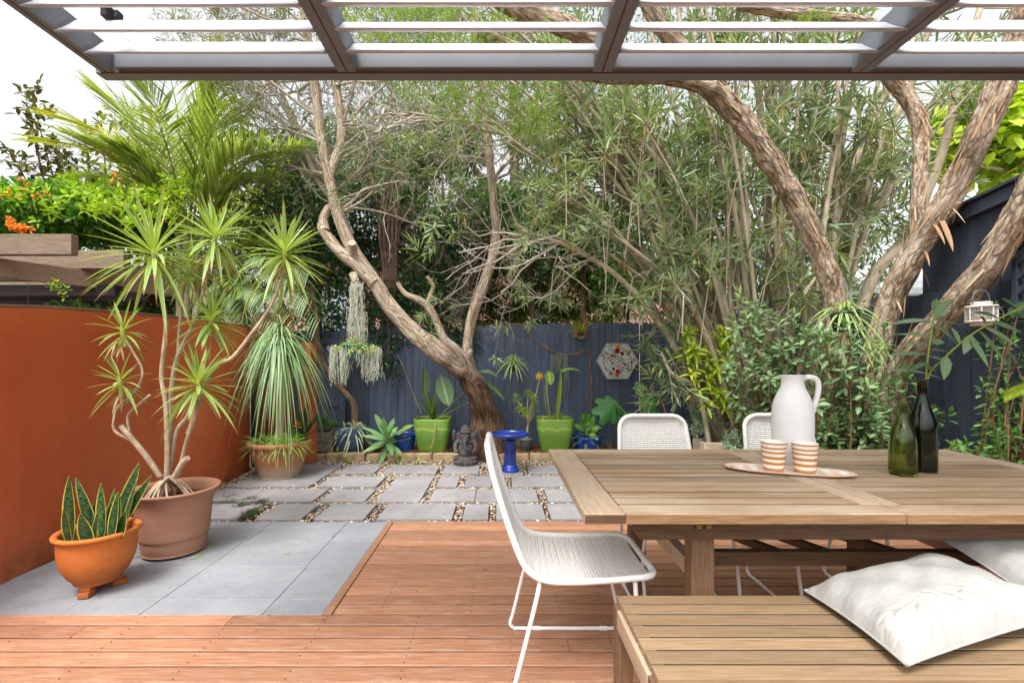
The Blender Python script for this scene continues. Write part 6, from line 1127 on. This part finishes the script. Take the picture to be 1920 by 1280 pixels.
# generic leafy bush
def bush(name, label, cat, blobs, mat, n_, L, wd, prof='oval', K=2, stems=None, sm=None, base=None, per=1, droop=.15, fold=.2, jitter=1.0, part='foliage', shell=.3, nup=.6):
    t = thing(name, label, cat, base if base is not None else blobs[0][0]); m = MB(); tot = sum(b[1][0] * b[1][1] * b[1][2] for b in blobs) ** 1
    for c_, r_ in blobs:
        k = int(n_ * (r_[0] * r_[1] * r_[2]) / tot); P_ = inblob(c_, r_, k, shell)
        if per == 1: leaves(m, P_, rdir(k) + unit(P_ - np.array(c_)) * .5, RG.uniform(.7, 1.1, k) * L, wd, K=K, prof=prof, droop=droop, fold=fold)
        else:
            for q_ in P_: rosette(m, q_, rdir(1, nup)[0] + unit(q_ - np.array(c_)) * .5, per, L, wd, 15, 105, K=K, prof=prof, droop=droop, fold=fold, stack=.06)
    m.build(part, mat, t)
    if stems:
        s = MB()
        for a, b, r_ in stems: s.tube([a, (np.array(a) + np.array(b)) / 2 + RG.normal(size=3) * .08, b], [r_, r_ * .8, r_ * .4], 8, sub=5, flute=.08)
        s.build('trunk' if cat == 'tree' else 'stems', sm or M_BRK1, t)
    return t
M_DK = m_leaf('dark_hedge_leaf', '#38543c', '#6c8a64', .35, .3); M_DK2 = m_leaf('mid_hedge_leaf', '#3c5e34', '#76985c', .35, .32); M_YG = m_leaf('olive_leaf', '#5c7a2a', '#a9ba4e', .45, .4)
B = lambda px, py, d, rx, ry, rz: (P(px, py, d), (rx, ry, rz))
bush('lilly_pilly_tree', 'dense dark green small leaved tree behind the left half of the fence', 'tree', [B(680, 400, 7.6, .9, .6, 1.0), B(600, 480, 7.5, .9, .5, .7), B(540, 420, 7.6, .8, .5, .9), B(730, 540, 7.4, .7, .4, .5), B(620, 570, 7.2, .7, .3, .45), B(560, 340, 7.8, .7, .6, .7)], M_DK, 42000, .082, .036, K=1, stems=[(P(610, 800, 7.6), P(600, 420, 7.7), .1), (P(700, 800, 7.6), P(720, 430, 7.6), .08)], fold=0)
bush('laurel_tree', 'dark glossy tree with twin trunks behind the middle of the back fence', 'tree', [B(1000, 470, 7.8, 1.0, .6, .55), B(1090, 430, 7.9, .8, .6, .6), B(930, 430, 8.0, .8, .6, .8), B(1020, 380, 8.2, .9, .6, .5)], M_DK2, 14000, .115, .045, K=2, stems=[(P(998, 700, 7.9), P(992, 450, 7.9), .06), (P(1094, 700, 7.9), P(1096, 430, 7.9), .055), (P(990, 520, 7.9), P(930, 430, 7.9), .03), (P(1096, 500, 7.9), P(1150, 420, 7.9), .03)])
bush('privet_hedge', 'olive and yellow green hedge lit from behind beyond the fence', 'hedge', [B(800, 560, 9.0, 1.0, .3, .5), B(960, 560, 8.8, .8, .3, .35), B(1060, 545, 8.8, .8, .3, .5), B(1140, 500, 8.9, .8, .3, .8), B(1000, 590, 8.8, .9, .3, .25), B(1110, 590, 8.8, .7, .3, .25), B(900, 590, 8.8, .6, .3, .25), B(880, 520, 9.0, .6, .3, .5)], M_YG, 27000, .09, .038, K=1, fold=0)
bush('screening_tree', 'dense mid green leafy tree filling the gap behind the dead vine', 'tree', [B(790, 440, 8.3, .8, .4, .8), B(860, 530, 8.2, .7, .4, .5), B(900, 400, 8.4, .7, .4, .7), B(740, 330, 8.5, .8, .4, .8), B(640, 300, 8.4, .9, .4, .7), B(840, 280, 8.5, .8, .4, .6)], M_DK2, 26000, .10, .04, K=2, fold=0, stems=[(P(830, 700, 8.3), P(830, 350, 8.3), .07)])
bush('fence_shrub', 'dark leafy shrub above the fence to the left of the oleander', 'shrub', [B(1170, 540, 7.4, .55, .4, .5), B(1230, 480, 7.4, .6, .4, .8), B(1150, 460, 7.6, .5, .4, .6), B(1300, 560, 7.4, .6, .4, .6), B(1400, 520, 7.4, .8, .4, .8), B(1520, 560, 7.4, .8, .4, .6)], M_DK2, 9000, .12, .04, K=2, stems=[(P(1180, 740, 7.4), P(1180, 500, 7.4), .04)])
bush('ivy_creeper', 'dark green creeper draped over the back fence under the crooked tree', 'creeper', [B(735, 600, 6.75, .5, .16, .45), B(790, 560, 6.8, .5, .2, .5), B(845, 590, 6.8, .4, .2, .45), B(700, 680, 6.68, .28, .08, .28), B(740, 690, 6.66, .14, .06, .3), B(870, 640, 6.75, .3, .1, .25), B(610, 600, 6.8, .35, .15, .3), B(820, 470, 6.9, .45, .3, .5)], m_leaf('ivy_leaf', '#2c4c30', '#5f8058', .35, .2), 8500, .062, .04, K=2, stems=[(P(726, 700, 6.7), P(722, 560, 6.75), .012)])
m = MB(); ends = []; dv = thing('dead_vine', 'tangle of brown dead vine stems and twigs above the middle of the back fence', 'vine', P(800, 480, 6.9))
for k in range(90): grow(m, P(random.uniform(720, 900), random.uniform(330, 580), random.uniform(6.7, 7.3)), rdir(1, -.3)[0], .6, .008, 2, ends, .9, (2, 4), 4, -.1, .7)
for k in range(5): m.tube([P(715 + 6 * k, 620, 7.0), P(722 + 5 * k, 520, 7.0), P(712 + 8 * k, 420, 7.0), P(735 + 5 * k, 300, 7.0)], [.035, .03, .025, .02], 7, sub=5, flute=.15)
m.build('stems', m_bark('dead_vine_bark', [(.3, '#54403a'), (.7, '#9a8070')], 4, 2, 3, .5, .004), dv)
bush('background_eucalypt', 'tall airy grey green tree rising behind the back fence into the white sky', 'tree', [B(760, 250, 9.5, 1.5, 1.0, 1.3), B(1000, 180, 9.6, 1.6, 1.0, 1.5), B(700, 60, 9.5, 1.4, 1.0, 1.2), B(1150, 60, 9.5, 1.7, 1.0, 1.4), B(880, 20, 9.4, 1.6, 1.0, 1.3), B(1300, 200, 9.5, 1.6, .8, 1.5)], m_leaf('far_leaf', '#4c6638', '#7e9458', .5, .35), 15000, .16, .03, K=1, prof='lance', stems=[(P(980, 720, 9.5), P(960, 50, 9.5), .14), (P(970, 420, 9.5), P(780, 120, 9.5), .07), (P(962, 300, 9.5), P(1150, 60, 9.5), .07)], fold=0)
bush('backdrop_hedge', 'tall dark hedge behind the oleander at the back right', 'hedge', [B(1400, 430, 7.8, 1.1, .4, 1.2), B(1560, 400, 7.8, .7, .4, 1.1), B(1300, 330, 7.9, .8, .4, 1.0), B(1660, 470, 7.9, .6, .3, .5), B(1640, 330, 7.9, .6, .3, .7)], m_leaf('olive_hedge_leaf', '#4e6a38', '#86a058', .45, .4), 12000, .13, .035, K=1, prof='lance', fold=0)
# grey-green leafy shrub behind the table
M_RH = m_leaf('shrub_leaf', '#4c6e44', '#86a472', .4, .25, mid=('#a0b486', .03)); M_RHB = m_bark('red_brown_stem', [(.3, '#5e4434'), (.7, '#9a7456')], 4, 3, 3, .4, .003)
def leafy(name, label, cat, pts_, mat, L, wd, per, base, depth=(3.5, 4.0), step=1, bark=M_RHB, K=4, drp=.2):
    t = thing(name, label, cat, base); m = MB(); s = MB()
    for px, py in pts_:
        d = random.uniform(*depth); e = P(px, py, d); b = np.array(base) + RG.normal(size=3) * (.12, .12, 0); mid = (b + e) / 2 + RG.normal(size=3) * (.08, .06, .05); pt, _ = spline(np.array([b, mid, e]), 1, 5); s.tube(pt, np.linspace(.009, .003, len(pt)), 5, cap=0)
        for i in range(len(pt) // 2, len(pt), 1):
            q_ = pt[i] + RG.normal(size=3) * .02; rosette(m, q_, unit(pt[i] - pt[i - 1]) + (0, -.25, .2), per if i == len(pt) - 1 else per // 2, L, wd, 15, 100, K=K, prof='oval', droop=drp, fold=.2, stack=.1)
    m.build('foliage', mat, t); s.build('stems', bark, t)
pts_ = [(random.uniform(1390, 1520), random.uniform(560, 720)) for k in range(34)] + [(random.uniform(1360, 1440), random.uniform(590, 700)) for k in range(14)]
leafy('laurel_shrub', 'grey green oval leaved shrub behind the jug, left of the paperbark', 'shrub', pts_, M_RH, .085, .036, 9, (2.85, 4.6, 0), (4.1, 4.6))
pts_ = [(random.uniform(1530, 1660), random.uniform(600, 860)) for k in range(54)] + [(random.uniform(1640, 1700), random.uniform(720, 850)) for k in range(14)]
leafy('laurel_shrub', 'grey green oval leaved shrub directly behind the table and bottles', 'shrub', pts_, M_RH, .085, .036, 9, (2.75, 3.75, 0), (3.35, 3.8))
pts_ = [(1740, 765), (1755, 780), (1730, 790), (1770, 770), (1700, 690), (1715, 705), (1690, 715)]
leafy('laurel_shrub', 'few leafy shoots showing just right of the dark bottle against the fence', 'shrub', pts_, M_DK2, .085, .036, 7, (3.2, 3.75, 0), (3.5, 3.6))
M_JS = m_leaf('jasmine_leaf', '#3f7034', '#7ca856', .3, .25, mid=('#98b870', .03)); pts_ = [(random.uniform(1860, 1960), random.uniform(570, 660)) for k in range(10)] + [(random.uniform(1845, 1960), random.uniform(700, 880)) for k in range(30)] + [(1800, 830), (1820, 845), (1790, 840), (1840, 830), (1830, 860), (1815, 838), (1850, 850), (1860, 790), (1875, 770), (1870, 810), (1800, 850), (1780, 838), (1890, 745), (1905, 730)]
leafy('jasmine_vine', 'glossy green jasmine vine climbing the side fence at the right edge', 'vine', pts_, M_JS, .062, .027, 8, (3.35, 3.1, 0), (2.95, 3.25), K=3)
m = MB(); fr_ = thing('fern_frond', 'single bright yellow green fern frond at the right edge against the fence', 'fern', P(1925, 740, 2.9)); a = P(1995, 735, 2.9); pt, _ = spline(np.array([a, P(1930, 727, 2.9), P(1885, 742, 2.9)]), 1, 14); m.tube(pt, .003, 5)
for s in (-1, 1): leaves(m, pt, np.tile([(-.35, -.2, s * 1.0)], (len(pt), 1)), .045, .016, K=2, N=(0, -1, 0), droop=0)
m.build('leaflets', m_leaf('fern_leaf', '#a2c034', '#c9dc52', .45, .4), fr_)
# monstera on the fence
mo = thing('monstera', 'glossy monstera with large split leaves in front of the back fence beside the far chair', 'plant', P(1200, 850, 6.2)); m = MB(); s = MB()
for px, py, sz, dx in ((1152, 752, .42, -.6), (1175, 775, .30, .2), (1210, 740, .30, .3), (1198, 718, .2, .2), (1225, 770, .22, .4), (1140, 770, .14, -.5)):
    c_ = P(px, py, 6.2); D = unit(np.array([dx, -.25, -.75])); S = unit(np.cross(D, (0, -1, .35))); n_ = 22; V = [c_]
    for i in range(n_ + 1):
        a = -np.pi + 2 * np.pi * i / n_; rr = sz * (.5 + .12 * math.cos(a)) * (1 if i % 3 else .62) * (1 + .25 * abs(math.sin(a / 2)) * 0); V.append(c_ + D * (math.cos(a) * rr + sz * .28) + S * math.sin(a) * rr * .95 + np.array([0, -1, 0]) * -.05 * abs(math.sin(a)))
    m.add(V, [(0, i, i + 1) for i in range(1, n_ + 1)]); bs = P(1205, 850, 6.2); bs[2] = .1; s.tube([bs, (bs + c_) / 2 + (0, 0, .1), c_], .007, 6, sub=5)
m.build('split_leaves', m_leaf('monstera_leaf', '#2c6a30', '#4f8e44', .22, .2), mo); s.build('leaf_stalks', M_STEMG, mo)

# palms at left
M_PALM = m_leaf('palm_leaflet', '#6f8c3e', '#bcc874', .4, .42); M_PALM2 = m_leaf('palm_yellow_leaflet', '#8a9c34', '#c2b848', .4, .35); M_RACH = m_plain('palm_rachis', '#7c8c3a', .5); M_PTR = m_bark('palm_trunk', [(.3, '#6a6450'), (.7, '#a8a48c')], 3, 5, 3, .4, .004, ringy=True)
pa = thing('palm', 'clumping palm with long arching feathery fronds rising behind the rust wall', 'palm', (-4.0, 5.9, 0)); mr = MB(); m = MB(); m2 = MB()
fr_list = [((365, 440), (570, 270), 5.4), ((350, 430), (60, 265), 5.6), ((350, 440), (430, 135), 5.6), ((345, 440), (130, 250), 5.2), ((340, 430), (95, 215), 5.5), ((340, 430), (180, 165), 5.4), ((345, 430), (195, 260), 5.2), ((350, 420), (255, 130), 5.5), ((350, 420), (310, 110), 5.8), ((355, 430), (420, 100), 5.7), ((360, 430), (445, 190), 5.3), ((365, 440), (500, 250), 5.6), ((365, 450), (540, 330), 5.8), ((350, 430), (290, 210), 5.0), ((370, 470), (530, 420), 5.6), ((400, 500), (560, 470), 5.9), ((330, 440), (150, 330), 6.1), ((400, 520), (480, 560), 5.6), ((380, 480), (470, 330), 5.9), ((350, 440), (240, 300), 6.2), ((380, 440), (470, 420), 6.2)]
for k, ((ax_, ay_), (bx_, by_), d) in enumerate(fr_list):
    a = P(ax_, ay_, 5.9); b = P(bx_, by_, d); L = np.linalg.norm(b - a); mid = (a + b) / 2 + np.array([0, 0, .16 * L]) + (a - b) * (.1, 0, 0); pt, rr = spline(np.array([a, mid, b]), np.array([.014, .009, .003]), 24); mr.tube(pt, rr, 6, cap=0)
    T = unit(np.gradient(pt, axis=0)); i = np.arange(6, len(pt)); sel_ = m2 if k in (1, 4, 19) else m
    for s in (-1, 1):
        for off in (0, .5)[:1 + (k % 3 == 0)]:
            base_ = pt[i] * (1 - off) + pt[np.maximum(i - 1, 0)] * off; S = unit(np.cross(T[i], (0, -.3, 1))) * s; u = (i / len(pt)); ll = L * .42 * np.sin(np.pi * np.clip(u * .85 + .12, 0, 1)) + .04
            leaves(sel_, base_, S * .8 + T[i] * .75 + (0, 0, .12) + RG.normal(size=(len(i), 3)) * .08, ll * RG.uniform(.85, 1.1, len(i)), .022, K=4, prof='lance', droop=RG.uniform(.0, .22, len(i)), fold=.3)
mr.build('rachis', M_RACH, pa); m.build('fronds', M_PALM, pa); m2.build('yellowing_fronds', M_PALM2, pa); s = MB()
for x0_, y0_, x1_, y1_ in ((352, 700, 348, 430), (365, 700, 370, 455), (338, 700, 335, 440), (400, 700, 405, 515)): s.tube([P(x0_, y0_, 5.95) * (1, 1, 0), P(x0_, y0_, 5.95), P(x1_, y1_, 5.9)], [.05, .045, .035], 10, sub=5)
s.build('trunk', M_PTR, pa)
# smaller weeping palm leaves in front
pw_ = thing('palm', 'small fine leaved palm drooping above the gate behind the ponytail palm', 'palm', P(450, 560, 5.8)); mr = MB(); m = MB()
for (ax_, ay_), (bx_, by_), d in (((440, 540), (500, 480), 5.6), ((440, 540), (400, 470), 5.6), ((440, 540), (540, 520), 5.6), ((440, 540), (470, 640), 5.4), ((440, 540), (400, 640), 5.4), ((440, 540), (520, 600), 5.5), ((430, 520), (440, 430), 5.7), ((450, 520), (560, 440), 6.0), ((440, 540), (370, 560), 5.6), ((440, 540), (490, 420), 6.0), ((500, 540), (580, 560), 5.5), ((500, 540), (560, 620), 5.45), ((490, 540), (530, 640), 5.4), ((500, 530), (580, 510), 5.6), ((480, 540), (450, 620), 5.4), ((500, 540), (600, 600), 5.5)):
    a = P(ax_, ay_, 5.8); b = P(bx_, by_, d); L = np.linalg.norm(b - a); pt, rr = spline(np.array([a, (a + b) / 2 + (0, 0, .15 * L + .06), b]), np.array([.008, .006, .002]), 14); mr.tube(pt, rr, 5, cap=0); T = unit(np.gradient(pt, axis=0)); i = np.arange(3, len(pt))
    for s in (-1, 1): leaves(m, pt[i], unit(np.cross(T[i], (0, -.3, 1))) * s + T[i] * .6, .24, .014, K=4, droop=.6)
mr.build('rachis', M_RACH, pw_); m.build('fronds', m_leaf('pale_palm_leaflet', '#5c7c46', '#93a878', .45, .3), pw_); MB().tube([P(440, 540, 5.8) * (1, 1, 0), P(440, 545, 5.8)], .03, 8).build('trunk', M_PTR, pw_)
# magnolia like tree at far left
M_MG = m_leaf('bronze_green_leaf', '#4c4c2c', '#74743e', .4, .2)
def shoot_tree(label, shoots, base, d, mat, L, wd, name='magnolia_tree'):
    t = thing(name, label, 'tree', base); s = MB(); m = MB()
    for sh_ in shoots:
        pts = [P(a, b, d + random.uniform(-.2, .2)) for a, b in sh_]; pt, rr = spline(np.array([np.array(base)] + pts), np.linspace(.03, .004, len(pts) + 1), 10); s.tube(pt, rr, 6, cap=0); i0 = 10
        i = np.repeat(np.arange(i0, len(pt)), 3); n_ = len(i); D = rdir(n_) * (1, .8, .5) + (0, 0, .35); leaves(m, pt[i] + RG.normal(size=(n_, 3)) * .015 + D * .05, D, L * RG.uniform(.7, 1.1, n_), wd, K=4, prof='oval', droop=.15, fold=.25)
        for k in np.arange(i0, len(pt), 3): e = pt[k] + rdir(1, .6)[0] * .3; s.tube([pt[k], e], [.006, .003], 4, cap=0); q_ = pt[k] + (e - pt[k]) * RG.uniform(.3, 1, (7, 1)); leaves(m, q_, rdir(7, .3), L, wd, K=4, prof='oval', droop=.15, fold=.25)
    s.build('trunk', M_BRK1, t); m.build('foliage', mat, t)
shoot_tree('slender magnolia with upright shoots of bronze green leaves against the sky at far left', [[(110, 420), (80, 330), (62, 240), (45, 172)], [(125, 420), (105, 350), (85, 280), (60, 180)], [(130, 400), (120, 330), (110, 270)], [(95, 420), (75, 380), (50, 340), (22, 285)], [(150, 400), (130, 360), (128, 300)], [(60, 420), (40, 400), (15, 420)], [(120, 440), (90, 400), (70, 360)]], P(120, 660, 7.4) * (1, 1, 0), 7.4, M_MG, .15, .055)
shoot_tree('bushy bronze leaved tree half hidden behind the palm fronds', [[(220, 420), (200, 330), (190, 230)], [(240, 420), (225, 330), (215, 210)], [(210, 420), (170, 340), (160, 240)], [(260, 400), (240, 300), (250, 200)], [(280, 400), (270, 320), (262, 260)], [(180, 420), (150, 380), (175, 300)], [(330, 400), (310, 300), (300, 210)], [(200, 420), (185, 380), (200, 340)]], P(240, 660, 7.2) * (1, 1, 0), 7.2, m_leaf('olive_gold_leaf', '#66762a', '#a3a242', .4, .35), .13, .045)
bush('backlit_bush', 'loose yellow green leafy bush filling in behind the palm fronds', 'bush', [B(300, 330, 7.0, .9, .3, .6), B(380, 380, 7.1, .9, .3, .6), B(230, 390, 7.0, .7, .3, .4), B(470, 330, 7.3, .7, .3, .6), B(420, 250, 7.3, .6, .3, .5)], m_leaf('gold_green_leaf', '#74863a', '#b2ba5c', .45, .45), 3600, .12, .042, K=3)
# trumpet vine over the pergola
tv = bush('trumpet_vine', 'bright green trumpet vine with orange flowers heaped on top of the timber pergola', 'vine', [B(40, 400, 5.6, .9, .6, .34), B(140, 405, 5.8, .8, .6, .34), B(230, 420, 6.1, .8, .6, .32), B(-60, 400, 5.4, .9, .6, .36), B(300, 440, 6.6, .5, .4, .25)], m_leaf('vine_leaf', '#3c7430', '#7cae3e', .38, .35), 1500, .10, .045, K=3, per=7, fold=.25, shell=.5)
m = MB()
for k in range(560): x_ = random.uniform(-40, 350); q_ = P(x_, 352 + 11 * math.sin(x_ / 31) + 7 * math.sin(x_ / 12 + 1) - abs(random.gauss(0, 9)) + random.uniform(0, 55) ** 1, random.uniform(5.1, 6.3)); rosette(m, q_, rdir(1, 1.2)[0], 7, random.uniform(.07, .11), .03, 10, 90, K=3, prof='lance', droop=.2, fold=.25, stack=.07)
for px, py in ((110, 540), (95, 535), (118, 552), (105, 528), (125, 540)): rosette(m, P(px, py, 4.8), (0, -.3, .6), 7, .055, .026, 20, 100, K=3, prof='oval')
MFL = m_leaf('orange_flower', '#ee8e3c', '#fab25e', .5, .3); m.build('young_foliage', m_leaf('vine_young_leaf', '#8cb82c', '#c0d848', .38, .45), tv); m = MB()
for px, py, k in ((22, 425, 12), (32, 430, 12), (40, 433, 12), (14, 418, 6), (48, 430, 8), (42, 344, 4), (62, 362, 3), (88, 368, 3), (215, 330, 4), (20, 368, 4)):
    m = MB()
    for j in range(k): a = P(px + random.uniform(-8, 8), py + random.uniform(-5, 5), 4.75); dd = unit(RG.normal(size=3) * .5 + (.7, -.5, .15)); m.tube([a, a + dd * .04, a + dd * .065], [.004, .007, .011], 7, cap=0)
    m.build('flower', MFL, tv)
bush('leafy_climber', 'leafy green climber in the gap between the rust wall and the pergola', 'climber', [B(140, 578, 5.8, .35, .2, .12), B(190, 575, 6.0, .4, .2, .15), B(260, 560, 6.3, .5, .3, .3), B(330, 570, 6.4, .4, .3, .3), B(230, 600, 5.9, .6, .2, .1)], M_DK2, 1500, .09, .045, K=3, base=P(230, 600, 5.9))
bush('screen_bush', 'dark bush behind the end of the rust wall under the palm', 'bush', [B(400, 540, 6.9, .5, .3, .5), B(470, 500, 7.0, .5, .3, .6), B(340, 520, 7.2, .6, .3, .5), B(270, 500, 7.5, .6, .2, .35), B(170, 495, 7.6, .7, .2, .3), B(80, 500, 7.7, .7, .2, .3), B(500, 600, 6.2, .4, .15, .35), B(560, 570, 6.25, .35, .15, .3), B(500, 600, 6.95, .4, .2, .4), B(430, 440, 7.3, .7, .3, .6)], M_DK2, 8000, .10, .04, K=2)
# yellow green tree at right
yt = bush('catalpa_tree', 'bright yellow green large leaved tree behind the paperbark at upper right', 'tree', [B(1850, 250, 8.0, 1.0, .6, .7), B(1920, 300, 8.0, .9, .6, .6), B(1790, 230, 8.2, .5, .5, .5), B(1960, 200, 8.0, .9, .6, .8), B(1770, 290, 8.2, .35, .3, .35)], m_leaf('lime_leaf', '#8aac2a', '#c9d94a', .45, .5), 1900, .24, .17, K=4, prof='oval', stems=[(P(1900, 700, 8.2), P(1890, 300, 8.1), .1), (P(1895, 330, 8.0), P(1820, 310, 7.7), .035), (P(1900, 330, 8.0), P(1865, 270, 7.7), .03)], sm=M_OB, droop=.3)
